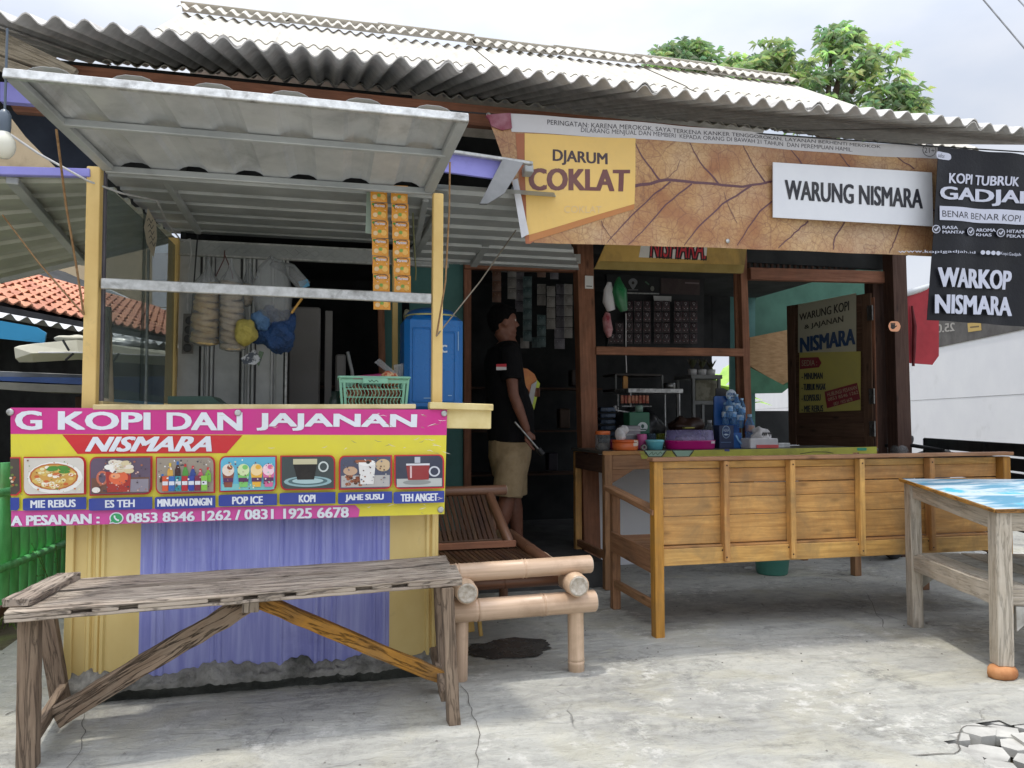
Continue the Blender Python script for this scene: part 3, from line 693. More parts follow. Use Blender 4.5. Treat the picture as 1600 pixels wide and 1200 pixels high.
# round phone symbol
pr.ell((183, 809), 11, 9, WH); pr.poly([(172, 818), (175, 810), (182, 816)], WH); pr.ell((183, 809), 9, 7.4, '2e9e5e'); pr.line([(180, 805), (180.5, 809), (184, 812), (187, 812.6)], 1.3, WH)
pr.poly([(173.5, 816), (176, 811), (180, 814)], '2e9e5e')
cells = [(40, 136, 713, 772, 'MIE REBUS', 50, 121), (143, 238, 713, 772, 'ES TEH', 166, 212), (245, 336, 713, 770, 'MINUMAN DINGIN', 247, 332), (344, 432, 712, 767, 'POP ICE', 363, 411),
         (439, 523, 711, 764, 'KOPI', 467, 493), (530, 611, 711, 763, 'JAHE SUSU', 539, 599), (616, 692, 710, 762, 'TEH ANGET', 625, 683)]
pr.poly([(18, 714), (34, 714), (35, 768), (28, 774), (18, 774)], REDc); pr.poly([(18, 716), (32, 716), (33, 766), (27, 772), (18, 772)], '4a4038'); pr.poly([(18, 777), (32, 777), (32, 793), (29, 797), (18, 797)], BLU)
for r in range(9): pr.ell((18+random.random()*10, 730+random.random()*30), 2.4, 2, random.choice(('a8552e', 'd8c8a8', '6c7d3a')), 8, False)
pr.up()
for x0, x1, y0, y1, t, tx0, tx1 in cells:
    cr4 = (1, 0, 1, 0) if cells.index((x0, x1, y0, y1, t, tx0, tx1)) % 2 else (0, 1, 0, 1)
    pr.rrect(hz(x0-1, y0, x1+1, y1+1), REDc, .1, cr4)
    pr.rrect(hz(x0-2, y1+5, x1+1, y1+24-(x0 > 330)*1), BLU, .05, (1, 0, 0, 1)); cy = y1+14.5
    pr.text(t, hz(tx0, cy-6, tx1, cy+5.5), WH, .05)
z_pic = pr.z
pr.build('printed_layout', PR, menu)
def pict(i, bg):
    x0, x1, y0, y1 = cells[i][:4]; q = hz(x0+1.5, y0+2, x1-1.5, y1-1.5); p = Print(SM, YN, z_pic+.001); m = p.quadmap(q)
    cr4 = (1, 0, 1, 0) if i % 2 else (0, 1, 0, 1); p.rrect(q, bg, .09, cr4)
    def E(u, v, ru, rv, col, n=18, up=True, a0=0, a1=6.2832):
        p.poly([m(max(.02, min(.98, u+ru*math.cos(a0+(a1-a0)*k/n))), max(.02, min(.98, v+rv*math.sin(a0+(a1-a0)*k/n)))) for k in range(n)], col, up)
    def R(u0, v0, u1, v1, col, u2=None, u3=None): p.poly([m(u0, v0), m(u1, v0), m(u1 if u2 is None else u2, v1), m(u0 if u3 is None else u3, v1)], col)
    return p, m, E, R
names = 'printed_photo'
def speck(p, m, cols, n):
    for k in range(n):
        u, v, r = random.uniform(.05, .95), random.uniform(.06, .94), random.uniform(.006, .022); p.poly([m(u+r*math.cos(q), v+1.4*r*math.sin(q)) for q in (0, 1.3, 2.5, 3.8, 5)], random.choice(cols), False)
    p.up()
p, m, E, R = pict(0, 'cfcac0'); E(.52, .45, .46, .44, 'e8e6e0'); E(.5, .48, .41, .37, 'b5632c'); E(.5, .48, .38, .34, 'c99a4a')
for k in range(60):
    a = random.random()*6.28; r = random.random()**.5; E(.5+.34*r*math.cos(a), .47+.29*r*math.sin(a), .045, .045, random.choice(('e2d9a8', 'd9c98c', 'eee9d8', 'c4652e', 'd8b860')), 7, False)
p.up()
for a in (-.5, .3, .9, 2.4, 2.9): E(.58+.11*math.cos(a), .66+.1*math.sin(a), .1, .05, '4d8a34', 10)
speck(p, m, ('e8dfb0', 'c47a3a', '7a4a2a', '5a8a3a'), 40); p.build(names, PR, menu, label='printed bowl of noodle soup')
p, m, E, R = pict(1, '5f4f63'); R(.02, .02, .98, .45, '6e4a3c'); R(.55, .04, .97, .4, '8b8590'); E(.2, .45, .1, .2, 'c46a50'); E(.2, .45, .06, .14, '5f4f63'); R(.28, .05, .66, .62, 'a52a22', .68, .26); E(.47, .45, .16, .2, 'e0663c'); E(.42, .5, .08, .08, 'f0a070')
for k in range(16): E(.47+random.uniform(-.2, .18), .75+random.uniform(-.12, .14), .09, .08, random.choice(('e5dccb', 'd9c9a0', 'f0ece4')), 9, False)
p.up(); E(.1, .12, .07, .08, 'e8e2da'); speck(p, m, ('7a6a78', 'a8664a', 'd8b0a0', '4a3a44'), 60); p.build(names, PR, menu, label='printed jar of iced tea')
p, m, E, R = pict(2, '9a8f80'); 
for k, (c, h) in enumerate((('4a2c20', .6), ('d9a848', .95), ('3b1512', 1.0), ('4f9a3c', .92), ('27448f', .85), ('c4586a', .75), ('77b53c', .8))):
    u = .1+k*.135; R(u-.05, .3, u+.05, .65*h, c); R(u-.05, .65*h, u+.05, .8*h, c, u+.018, u-.018); R(u-.02, .8*h, u+.02, .9*h, random.choice(('c8252c', '2c6bb0', 'e0c040', '3f9a4a')))
for k, c in enumerate(('d2552c', '2f66ad', '2f8f9a', 'b01f2c', '2a3f9a', '7a2340', '86c04a')):
    u = .16+k*.115; R(u-.055, .05, u+.05, .48, c); R(u-.05, .22, u+.045, .33, 'd8dbe0')
speck(p, m, ('e8e8e8', '7a7068', 'c0b8b0', '3a3440'), 60); p.build(names, PR, menu, label='printed row of bottles and cans')
p, m, E, R = pict(3, '5fb3cf'); R(.02, .02, .98, .2, '7cc4c4')
for u, c, c2 in ((.14, '8a4a3a', 'e8d8c8'), (.42, '7fc86a', 'd8e8b0'), (.66, 'e8b23c', 'f4d8a0'), (.88, 'd86a9a', 'f4d0dc')): R(u-.07, .1, u+.07, .55, c, u+.11, u-.11); E(u, .62, .11, .18, c2); E(u+.03, .7, .05, .07, c); R(u-.09, .26, u+.09, .38, '5a2a5a')
speck(p, m, ('f0f0e0', '6a3a4a', 'a8d8c0', 'e8c070'), 50); p.build(names, PR, menu, label='printed cups of blended ice')
p, m, E, R = pict(4, '3d4747'); E(.5, .22, .46, .17, '8fb0b4'); E(.5, .23, .38, .12, '4d6a6e'); E(.5, .24, .3, .09, 'a8c4c6'); R(.3, .28, .62, .8, '15100e', .68, .22); R(.22, .76, .68, .93, 'c2bc9a', .68, .22); E(.8, .68, .1, .17, 'c8d0cc'); E(.8, .68, .07, .12, '3d4747')
p.build(names, PR, menu, label='printed glass cup of black coffee')
p, m, E, R = pict(5, '4c5064'); R(.02, .03, .98, .4, 'b3b0ac'); 
for k in range(22): E(.08+random.random()*.32, .1+random.random()*.3, .04, .05, random.choice(('7a3c24', '9a5a38', '4d2c1e')), 7, False)
p.up(); E(.2, .55, .14, .14, 'c2a184'); E(.85, .72, .15, .2, 'cbb18a'); R(.4, .12, .66, .78, 'e2e0dc', .7, .36); E(.53, .8, .17, .1, 'efeeea'); R(.3, .82, .62, .9, '9a5a3c'); E(.55, .82, .04, .05, '2c2622')
speck(p, m, ('8a5a3a', 'd8d0c8', '5a4034', '6a6e80'), 60); p.build(names, PR, menu, label='printed glass of ginger milk')
p, m, E, R = pict(6, '33384a'); R(.02, .02, .98, .28, 'b5b8b4'); E(.45, .16, .3, .08, '8c8f8c'); R(.26, .24, .7, .72, '8f2a2c', .72, .22); R(.22, .7, .72, .76, 'd8d8dc'); E(.82, .5, .12, .17, 'c9ccd2'); E(.82, .5, .085, .12, '33384a'); R(.3, .3, .34, .68, 'd8b8b8'); R(.4, .78, .52, .97, 'b8bcc4')
p.build(names, PR, menu, label='printed glass cup of red tea')
pr = Print(SM, YN, z_pic+.006, .00002)
for k in range(46):
    x = random.choice((random.uniform(650, 690), random.uniform(30, 690), random.uniform(560, 690))); y = random.choice((random.uniform(645, 668), random.uniform(682, 708), random.uniform(770, 800))); L = random.uniform(3, 14); a = random.uniform(-.5, .5)
    pr.line([(x, y), (x+L*.5*math.cos(a), y+L*.5*math.sin(a)+random.uniform(-1.5, 1.5)), (x+L*math.cos(a), y+L*math.sin(a))], [.15, .45, .1], random.choice(('d8d4cc', 'cfc8b8', '8f8a60')), False)
pr.build('scratch_marks', PR, menu, kind='stuff')
for (x, y) in ((18, 644), (372, 645), (694, 646), (688, 796)):
    c = SM(x, y); mb = MB(); mb.lathe([(.004, 0), (.013, 0), (.014, .003), (.010, .005), (.004, .005)], c+Vector((0, -.004, 0)), 14, (0, -1, 0)); mb.build('grommet', m_alu, menu)
# big brown banner
BYB = 3.66
def bw(x, z): return .012*math.sin(x*3.1+z*2)+.005*math.sin(x*11+z*7)+.004*math.sin(x*5-z*17)
def SB(px, py):
    p = at(px, py, y=BYB); p.y += bw(p.x, p.z); return p
def leaf_mat():
    b = NB('leaf_print'); v = b.coord('Object'); nn = b.n('ShaderNodeTexNoise'); nn.inputs['Scale'].default_value = 5; nn.inputs['Detail'].default_value = 6; b.l(v, nn.inputs['Vector'])
    sc = b.n('ShaderNodeVectorMath', operation='SCALE'); sc.inputs['Scale'].default_value = .12; b.l(nn.outputs[1], sc.inputs[0]); ad = b.n('ShaderNodeVectorMath', operation='ADD'); b.l(v, ad.inputs[0]); b.l(sc.outputs[0], ad.inputs[1])
    n = b.noise(v, 3.2, 4, .5, .3); n2 = b.noise(v, 60, 6, .7)
    col = b.mixc(b.ramp(n, .38, .62), lin('9c6c46'), lin('bd9a68')); col = b.mixc(b.ramp(b.noise(v, 1.7, 3), .45, .65, 0, .7), col, lin('b8a084'))
    col = b.mixc(b.ramp(n2, .4, .7, 0, .5), col, lin('8a5c38'))
    for s, th, c, amt in ((4.5, .014, '5a3134', .45), (13, .04, '6e4238', .4), (30, .09, '7a4c38', .35)):
        vo = b.n('ShaderNodeTexVoronoi', feature='DISTANCE_TO_EDGE'); b.l(ad.outputs[0], vo.inputs['Vector']); vo.inputs['Scale'].default_value = s
        col = b.mixc(b.ramp(vo.outputs['Distance'], 0, th, amt, 0), col, lin(c))
    b.l(col, b.b.inputs['Base Color']); b.b.inputs['Roughness'].default_value = .42; b.bump(b.noise(v, 4, 3, .5, 1.5), .15, .05); return b.m
ban = thing('brown_banner', 'long brown dried leaf banner with a yellow panel hung under the eave', 'banner', at(1130, 385, y=BYB))
bnr(SB, [(762, 178), (1467, 232), (1468, 400), (835, 378)], .002, 90, 20, 'sheet', leaf_mat(), ban)
pr = Print(SB, YN, .001)
for pts, wd in (([(990, 291), (1040, 283), (1100, 287), (1160, 293), (1215, 282), (1290, 300), (1380, 312), (1468, 330)], [4, 3.6, 3.2, 3, 2.6, 2.2, 1.8, 1.5]),
                ([(985, 212), (1002, 245), (1030, 284)], [.8, 1.5, 2.2]), ([(1075, 220), (1092, 255), (1122, 288)], [.8, 1.5, 2.4]), ([(1158, 226), (1172, 256), (1196, 288)], [.8, 1.3, 2.2]), ([(1235, 232), (1262, 262)], [1, 1.6]), ([(1310, 236), (1330, 260)], [1, 1.4]), ([(1400, 242), (1428, 264)], [1, 1.4]),
                ([(1045, 286), (1020, 305), (980, 345), (948, 380)], [2, 1.6, 1.4, .7]), ([(1080, 288), (1040, 320), (1010, 355), (982, 382)], [2, 1.6, 1.3, .7]), ([(1172, 292), (1128, 320), (1090, 355), (1068, 384)], [2.4, 2, 1.6, .8]), ([(1225, 300), (1185, 330), (1150, 384)], [2.2, 1.7, .8]),
                ([(1262, 345), (1240, 365), (1215, 388)], [1.8, 1.6, 1]), ([(1322, 347), (1306, 370), (1302, 390)], [1.6, 1.6, 1]), ([(1410, 352), (1398, 375), (1390, 395)], [1.4, 1.2, .8]), ([(940, 345), (950, 365), (962, 380)], [.7, .6, .4]), ([(1060, 250), (1055, 268), (1040, 280)], [.5, .6, .7]), ([(1130, 300), (1140, 330), (1150, 350)], [.5, .7, .5])):
    fine = []; wf = []
    for k in range(len(pts)-1):
        for t in range(4):
            u = t/4; fine.append((pts[k][0]*(1-u)+pts[k+1][0]*u+random.uniform(-1, 1), pts[k][1]*(1-u)+pts[k+1][1]*u+random.uniform(-1, 1))); wf.append(wd[k]*(1-u)+wd[k+1]*u)
    fine.append(pts[-1]); wf.append(wd[-1]); pr = Print(SB, YN, .001+.0001*len(ban.children)); pr.line(fine, [q*.62 for q in wf], '5c3a42', False); pr.build('leaf_vein', PR, ban)
pr = Print(SB, YN, .002)
pr.poly([(806, 208), (820, 208), (840, 372), (830, 380), (822, 380)], '9a5a38')
pr.poly([(820, 208), (992, 217), (992, 326), (828, 377)], 'b0743f'); pr.band([(820, 208), (992, 217), (992, 318), (824, 367)], 'dcb768', 8, 4)
pr.text('DJARUM', [(864, 233), (950, 239), (950, 262), (864, 256)], '3d2c33', .03); pr.text('COKLAT', [(827, 262), (984, 266), (983, 299), (827, 296)], '6a3f3c', .05); pr.text('COKLAT', [(882, 321), (940, 322), (940, 333), (882, 332)], 'd3b684', .0)
pr.build('yellow_panel', PR, ban)
pr = Print(SB, YN, .002)
pr.band([(795, 176), (1466, 230), (1466, 249), (800, 205)], 'c2c1c4', 30, 2)
pr.text('DILARANG MENJUAL DAN MEMBERI  KEPADA ORANG DI BAWAH 21 TAHUN  DAN PEREMPUAN HAMIL.', [(908, 199), (1334, 230), (1334, 238), (908, 208)], '2b2830', .02)
pr.text('PERINGATAN: KARENA MEROKOK, SAYA TERKENA KANKER TENGGOROKAN. LAYANAN BERHENTI MEROKOK', [(855, 187), (1379, 226), (1379, 231), (855, 196)], '2b2830', .01)
pr.ell((1451, 235), 10.5, 10.5, '3a363c', 24); pr.ell((1451, 235), 9.6, 9.6, 'c2c1c4', 24); pr.text('21+', [(1443, 231), (1459, 232), (1459, 240), (1443, 239)], '3a363c', .02)
pr.build('warning_strip', PR, ban)
mb = MB(); mb.quad(SB(800, 282)+Vector((0, -.02, 0)), SB(808, 280)+Vector((0, -.03, 0)), SB(826, 366)+Vector((0, -.02, 0)), SB(815, 372)+Vector((0, -.01, 0)), th=.002, nu=3, nv=6); mb.build('folded_edge', mat('white_vinyl', 'cfd0d6', rough=.45), ban)
mb = MB(); mb.tube([SB(762, 178), SB(770, 186), SB(775, 195)], .012, 8); mb.prism([SB(762, 178), SB(798, 176), SB(800, 200), (SB(785, 203)), SB(768, 196)], (0, -.01, 0)); mb.build('crumpled_corner', mat('maroon_vinyl', '9a6a76', '7a3444', rough=.5, scale=12, bump=.5), ban)
for (x, y) in ((1134, 378), (1463, 395), (815, 345), (764, 178)):
    mb = MB(); mb.lathe([(.003, 0), (.011, 0), (.012, .003), (.003, .004)], SB(x, y)+Vector((0, -.006, 0)), 12, (0, -1, 0)); mb.build('grommet', m_alu, ban)
# hanging wire of the banner
mb = MB(); mb.tube([at(640, 168, y=3.7), at(762, 178, y=3.68), at(1465, 229, y=3.64), at(1640, 240, y=3.62)], .004, 6); mb.build('hanging_wire', m_bcable, label='thin wire strung under the eave that carries the banners', category='wire')
# white name sign on it
sg = thing('white_name_sign', 'white sign reading WARUNG NISMARA fixed on the brown banner', 'sign', at(1330, 350, y=3.63))
mb = MB(); mb.prism([at(1207, 254, y=3.63), at(1455, 270, y=3.63), at(1457, 354, y=3.63), at(1207, 340, y=3.63)], (0, -.006, 0)); mb.build('board', mat('white_sheet', 'd4d6da', 'cfd1d6', rough=.4, bump=.02), sg)
pr = Print(lambda px, py: at(px, py, y=3.623), YN, .0006)
pr.text('WARUNG NISMARA', [(1226, 281), (1442, 296), (1442, 326), (1226, 311)], '23242c', .03); pr.build('sign_lettering', PRB, sg)
# black coffee banner
KB = 3.52
def SK(px, py):
    p = at(px, py, y=KB); p.y += .008*math.sin(p.x*9+p.z*3)+.006*math.sin(p.x*23-p.z*5); return p
kb = thing('black_banner', 'black vinyl coffee banner with silver lettering hanging from the eave', 'banner', at(1540, 500, y=KB))
bnr(SK, [(1466, 228), (1690, 252), (1690, 516), (1450, 500)], .002, 80, 60, 'sheet', mat('black_vinyl', '14151b', '101116', rough=.42, scale=3, bump=.3, bscale=5, bdist=.03, spec=.3), kb)
pr = Print(SK, YN, .002, .0007); SV = 'b9bccb'
pr.rrect([(1462, 236), (1488, 239), (1488, 250), (1462, 248)], SV, .2); pr.text('uaforma', [(1465, 239), (1485, 241), (1485, 247), (1465, 246)], '23252e', .01)
pr.text('KOPI TUBRUK', [(1484, 270), (1591, 278), (1590, 292), (1483, 286)], SV, .03)
pr.text('GADJAH', [(1468, 291), (1618, 301), (1618, 325), (1468, 317)], SV, .045)
pr.band([(1467, 322), (1690, 335), (1690, 357), (1467, 344)], SV, 8, 1); pr.text('BENAR BENAR KOPI', [(1471, 329), (1594, 337), (1593, 347), (1471, 339)], '23252e', .02)
for x, t, t2 in ((1461, 'RASA', 'MANTAP'), (1516, 'AROMA', 'KHAS'), (1561, 'HITAMNYA', 'PEKAT')):
    yo = (x-1461)*.06
    pr.ell((x, 358.5+yo), 6.5, 6.5, SV, 18); pr.ell((x, 358.5+yo), 5.3, 5.3, '23252e', 18); pr.line([(x-3, 358+yo), (x-.8, 361+yo), (x+3.2, 355.5+yo)], .9, SV)
    wq = 6.0*len(t); pr.text(t, [(x+9, 353.5+yo), (x+9+wq*.95, 354.5+yo), (x+9+wq*.95, 359.5+yo), (x+9, 358.5+yo)], SV, .03)
    wq = 5.6*len(t2); pr.text(t2, [(x+9, 361+yo), (x+9+wq, 362+yo), (x+9+wq, 366.5+yo), (x+9, 365.5+yo)], SV, .03)
pr.text('www.kopigadjah.id', [(1402, 391), (1522, 393), (1522, 398), (1402, 397)], SV, .01)
for k in range(4): pr.ell((1533.5+k*7.6, 395+k*.5), 3.4, 3.4, SV, 14, False)
pr.up(); pr.text('Kopi.Gadjah', [(1560, 394), (1592, 396), (1592, 402), (1560, 400)], SV, .01)
pr.text('WARKOP', [(1461, 419), (1580, 424), (1578, 453), (1461, 449)], SV, .04); pr.text('NISMARA', [(1457, 461), (1580, 465), (1579, 494), (1457, 490)], SV, .04)
pr.build('banner_lettering', PR, kb)
# ================================================================ KIOSK
KY0, KY1 = 3.5, 5.04
kiosk = thing('snack_kiosk', 'yellow and lilac painted zinc snack kiosk with a raised metal awning', 'kiosk', (-.2, 4.2, 0))
def yb(name, x0, x1, y0, y1, z0, z1, m=None, parent=kiosk, ch=.003):
    mb = MB(); mb.box(x0, x1, y0, y1, z0, z1, ch); return mb.build(name, m or m_yel, parent)
# posts
def kpost(t, b, y, w_, z0, z1, name='post', m=None):
    a = at(*t, y=y); c = at(*b, y=y); d = (a-c)/(a.z-c.z); mb = MB(); mb.bar(c+d*(z0-c.z), c+d*(z1-c.z), w_, w_, up=(0, 1, 0), segs=4); return mb.build(name, m or m_yel, kiosk)
kpost((149, 262), (141, 630), 3.5, .052, 1.17, 2.20)
kpost((684, 305), (682, 635), 3.5, .047, 1.17, 2.19)
kpost((272, 400), (266, 630), 5.0, .06, 1.17, 2.25)
kpost((617, 470), (617, 635), 5.0, .035, 1.17, 2.25)
# dark angle iron behind left post
mb = MB(); mb.bar(at(161, 268, y=3.56), at(155, 628, y=3.56), .03, .03, up=(0, 1, 0)); mb.build('angle_iron', mat('grey_angle_iron', '77737c', '5f5c66', rough=.5, metal=.3), kiosk)
# counter
mb = MB(); mb.bar((-.905, 3.44, 1.197), (.40, 3.44, 1.205), .05, .022, segs=10, jit=.0012); mb.build('counter_edge_board', m_board, kiosk)
yb('counter_top', -.93, .53, 3.47, 4.25, 1.165, 1.19, m_board); yb('counter_top', -.93, .84, 4.252, 5.0, 1.165, 1.19, m_board)
mb = MB(); mb.bar((.46, 3.45, 1.155), (.745, 3.45, 1.15), .04, .092, up=(0, 0, 1), segs=3); mb.build('counter_support', mat('pale_yellow_wood', 'ddcb93', 'd0bc80', rough=.7, scale=10, dirt='9a8660', dlo=.6), kiosk)
mb = MB(); mb.bar((.46, 3.44, 1.21), (.75, 3.44, 1.202), .07, .03, up=(0, 0, 1), segs=3); mb.build('counter_support', mat('pale_yellow_wood', 'ddcb93'), kiosk)
# aluminium bar
mb = MB(); mb.bar(at(158, 443, y=3.49), at(674, 467, y=3.49), .02, .045); mb.build('cross_bar', m_alu, kiosk)
# corrugated front skirt, painted in three fields
def purple():
    b = NB('streaky_lilac_paint'); v = b.coord('Object', (9, 1, .55)); n = b.noise(v, 3.2, 8, .6, .4); n2 = b.noise(b.coord('Object', (30, 1, .8)), 2.5, 6, .6)
    col = b.mixc(b.ramp(n, .4, .66), lin('7f83c4'), lin('9ea2d6')); col = b.mixc(b.ramp(n2, .62, .74, 0, .6), col, lin('bcc0e2'))
    col = b.mixc(b.ramp(b.noise(b.coord('Object'), 4, 8, .7), .56, .75, 0, .5), col, lin('5f5fa2'))
    b.l(col, b.b.inputs['Base Color']); b.b.inputs['Roughness'].default_value = .42; b.bump(n, .12, .005); return b.m
m_lil = purple()
def ribprof(x0, x1, ribs, h=.012, w_=.012):
    pts = [(x0, 0)]
    for r in ribs:
        for dx, hh in ((-w_, 0), (-w_*.45, h), (w_*.45, h), (w_, 0)):
            if x0 < r+dx < x1: pts.append((r+dx, hh))
    pts.append((x1, 0)); return [((x-x0)/(x1-x0), hh) for x, hh in pts]
def vsheet(name, x0, x1, z0, z1, y, ribs, m, parent=kiosk, h=.012):
    mb = MB(); prof = ribprof(x0, x1, ribs, h); n = len(prof)
    L = x1-x0; vs = [Vector((x0+t*L, y-hh, z)) for z in (z0, z1) for t, hh in prof]; vs2 = [v+Vector((0, .002, 0)) for v in vs]
    fs = [(i, i+1, n+i+1, n+i) for i in range(n-1)]; uvs = [[(prof[i][0]*L, z0), (prof[i+1][0]*L, z0), (prof[i+1][0]*L, z1), (prof[i][0]*L, z1)] for i in range(n-1)]
    mb.add(vs, fs, uvs); mb.add(vs2, [f[::-1] for f in fs]); return mb.build(name, m, parent)
X = lambda px: at(px, 850, y=KY0).x
xa_, xb_, xc_, xd_ = X(110), X(220), X(609), X(684)
ZB = .085
vsheet('yellow_panel', xa_, xb_, ZB, 1.16, KY0, [xa_+.075, xa_+.105, xa_+.125], m_yelp)
vsheet('lilac_panel', xb_, xc_, ZB, 1.16, KY0, [X(p) for p in (243, 255, 334, 345, 440, 495, 505, 523, 585, 600)], m_lil, h=.006)
vsheet('yellow_panel', xc_, xd_, ZB, 1.16, KY0, [X(668), X(677)], m_yelp)
yb('corner_trim', xa_-.012, xa_+.018, KY0-.018, KY0-.004, ZB+.005, 1.16, m_yelp)
yb('side_wall', xa_-.004, xa_+.006, KY0+.006, KY1, .05, 1.16, m_yelp); yb('side_wall', xd_-.006, xd_+.004, KY0+.006, KY1, .05, 1.16, m_yelp)
mb = MB(); mb.bar((xd_+.16, 3.7, .28), (xd_+.175, 3.66, .13), .06, .02, up=(0, 1, 0), segs=5, jit=.004); mb.bar((xd_+.22, 3.7, .28), (xd_+.235, 3.66, .11), .018, .02, up=(0, 1, 0), segs=5, jit=.003); mb.build('broken_board_end', mat('ochre_board', 'cda758'), kiosk)
# concrete footing, roughly trowelled
m_foot = mat('mossy_footing', 'a3a19a', '807e78', rough=.95, scale=10, bump=1., bscale=25, bdist=.03, dirt='3c3f38', dlo=.5, dhi=.64, dscale=4, damt=.8)
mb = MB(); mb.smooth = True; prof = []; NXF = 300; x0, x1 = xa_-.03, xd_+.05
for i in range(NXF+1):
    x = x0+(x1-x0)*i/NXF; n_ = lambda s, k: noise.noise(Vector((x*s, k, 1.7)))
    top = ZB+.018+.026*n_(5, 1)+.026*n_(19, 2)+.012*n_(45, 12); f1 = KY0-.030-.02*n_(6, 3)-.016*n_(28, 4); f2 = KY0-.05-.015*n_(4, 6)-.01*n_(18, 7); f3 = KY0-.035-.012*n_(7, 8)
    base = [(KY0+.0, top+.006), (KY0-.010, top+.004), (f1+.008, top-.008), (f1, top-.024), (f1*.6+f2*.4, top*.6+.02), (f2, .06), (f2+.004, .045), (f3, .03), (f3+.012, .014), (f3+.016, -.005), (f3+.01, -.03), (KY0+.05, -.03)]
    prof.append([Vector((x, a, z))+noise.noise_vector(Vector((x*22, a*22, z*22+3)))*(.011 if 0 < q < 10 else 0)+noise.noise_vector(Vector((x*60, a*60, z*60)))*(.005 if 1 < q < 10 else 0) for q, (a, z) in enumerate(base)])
mb.loop_skin([r[:7] for r in prof], closed=False, caps=False); mb.build('concrete_footing', m_foot, kiosk)
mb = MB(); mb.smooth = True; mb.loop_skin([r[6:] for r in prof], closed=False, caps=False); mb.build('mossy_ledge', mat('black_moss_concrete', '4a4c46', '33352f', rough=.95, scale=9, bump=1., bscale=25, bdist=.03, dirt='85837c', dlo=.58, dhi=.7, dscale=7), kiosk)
# left side glazing
gx = -.93
mb = MB(); mb.quad(V3(gx, 3.56, 1.24), V3(gx+.03, 4.28, 1.24), V3(gx+.03, 4.28, 2.17), V3(gx, 3.56, 2.17), th=.004); mb.build('glass_pane', g_pane, kiosk)
mb = MB(); mb.quad(V3(gx+.03, 4.22, 1.24), V3(gx+.05, 4.96, 1.24), V3(gx+.05, 4.96, 2.2), V3(gx+.03, 4.22, 2.2), th=.004); mb.build('glass_pane', g_pane, kiosk)
mb = MB(); mb.bar(at(228, 632, y=4.55), at(232, 390, y=4.55), .014, .014, up=(0, 1, 0)); mb.build('glazing_strip', m_alu, kiosk)
mb = MB(); mb.bar(V3(gx+.01, 3.53, 1.21), V3(gx+.03, 4.98, 1.21), .05, .03); mb.build('side_sill', m_board, kiosk)
mb = MB(); mb.tube([at(166, 480, y=3.75), at(168, 560, y=3.75), at(170, 628, y=3.75)], [.022, .02, .021], 10); mb.build('bamboo_pole', mat('grey_bamboo', '8f8672', '6f6756', rough=.7, scale=6, stretch=(4, 4, 1), bump=.3), kiosk)
# back wall of ribbed zinc and lattice header
zx0, zx1 = at(279, 500, y=KY1).x, at(432, 500, y=KY1).x
rb = [at(p, 500, y=KY1).x for p in (318, 326, 332, 381, 390, 396, 426)]
o = vsheet('back_wall_sheet', zx0, zx1, 1.19, 2.18, KY1, rb, m_zinc, h=.02)
for p in (314, 334, 377, 399): yb('sheet_joint', at(p, 500, y=KY1).x-.008, at(p, 500, y=KY1).x+.008, KY1-.006, KY1-.002, 1.2, 2.17, m_housed if False else mat('dark_seam', '4b4b4d', '39393b', rough=.8))
yb('door_jamb', at(432, 500, y=KY1).x, at(444, 500, y=KY1).x, KY1-.02, KY1+.02, 1.19, 2.2, m_zincb); yb('door_jamb', at(446, 500, y=KY1).x, at(450, 500, y=KY1).x, KY1-.02, KY1+.02, 1.19, 2.2, m_alu)
ya, yb_ = at(450, 384, y=KY1).z, at(450, 408, y=KY1).z
hx0, hx1 = at(270, 400, y=KY1).x, at(700, 400, y=KY1).x
yb('header', hx0, hx1, KY1-.03, KY1+.0, yb_, ya, m_zincb)
yb('header_lip', hx0, hx1, KY1-.038, KY1-.031, ya-.012, ya, m_alu); yb('header_lip', hx0, hx1, KY1-.038, KY1-.031, yb_, yb_+.012, m_alu)
mb = MB()
for k in range(14):
    x = hx0+.1+k*.125; c = (ya+yb_)/2
    for s in (-1, 1): mb.bar((x, KY1-.034, c-s*.025), (x+.06, KY1-.034, c+s*.025), .004, .006); mb.bar((x+.06, KY1-.034, c+s*.025), (x+.12, KY1-.034, c-s*.025), .004, .006)
mb.build('header_lattice', m_zincb, kiosk, kind='stuff')
# ceiling: ribs run across the kiosk
def trap(n, L, h, w_, w2):
    p = [(0, 0)]
    for k in range(n):
        c = (k+.5)/n
        p += [(c-w_/L/2, 0), (c-w2/L/2, h), (c+w2/L/2, h), (c+w_/L/2, 0)]
    return p+[(1, 0)]
mb = MB(); mb.sheet((-.95, 3.52, 2.215), (-.95, 5.1, 2.31), (.56, 5.1, 2.31), (.56, 3.52, 2.215), trap(6, 1.58, .024, .07, .04)); mb.build('ceiling_sheet', m_zincb, kiosk)
for a, b in (((255, 275, 3.7), (310, 362, 4.6)), ((665, 310, 3.7), (648, 398, 4.9))):
    mb = MB(); mb.bar(at(a[0], a[1], y=a[2])+V3(0, 0, .0), at(b[0], b[1], y=b[2]), .03, .03); mb.build('rafter', m_zincb, kiosk)
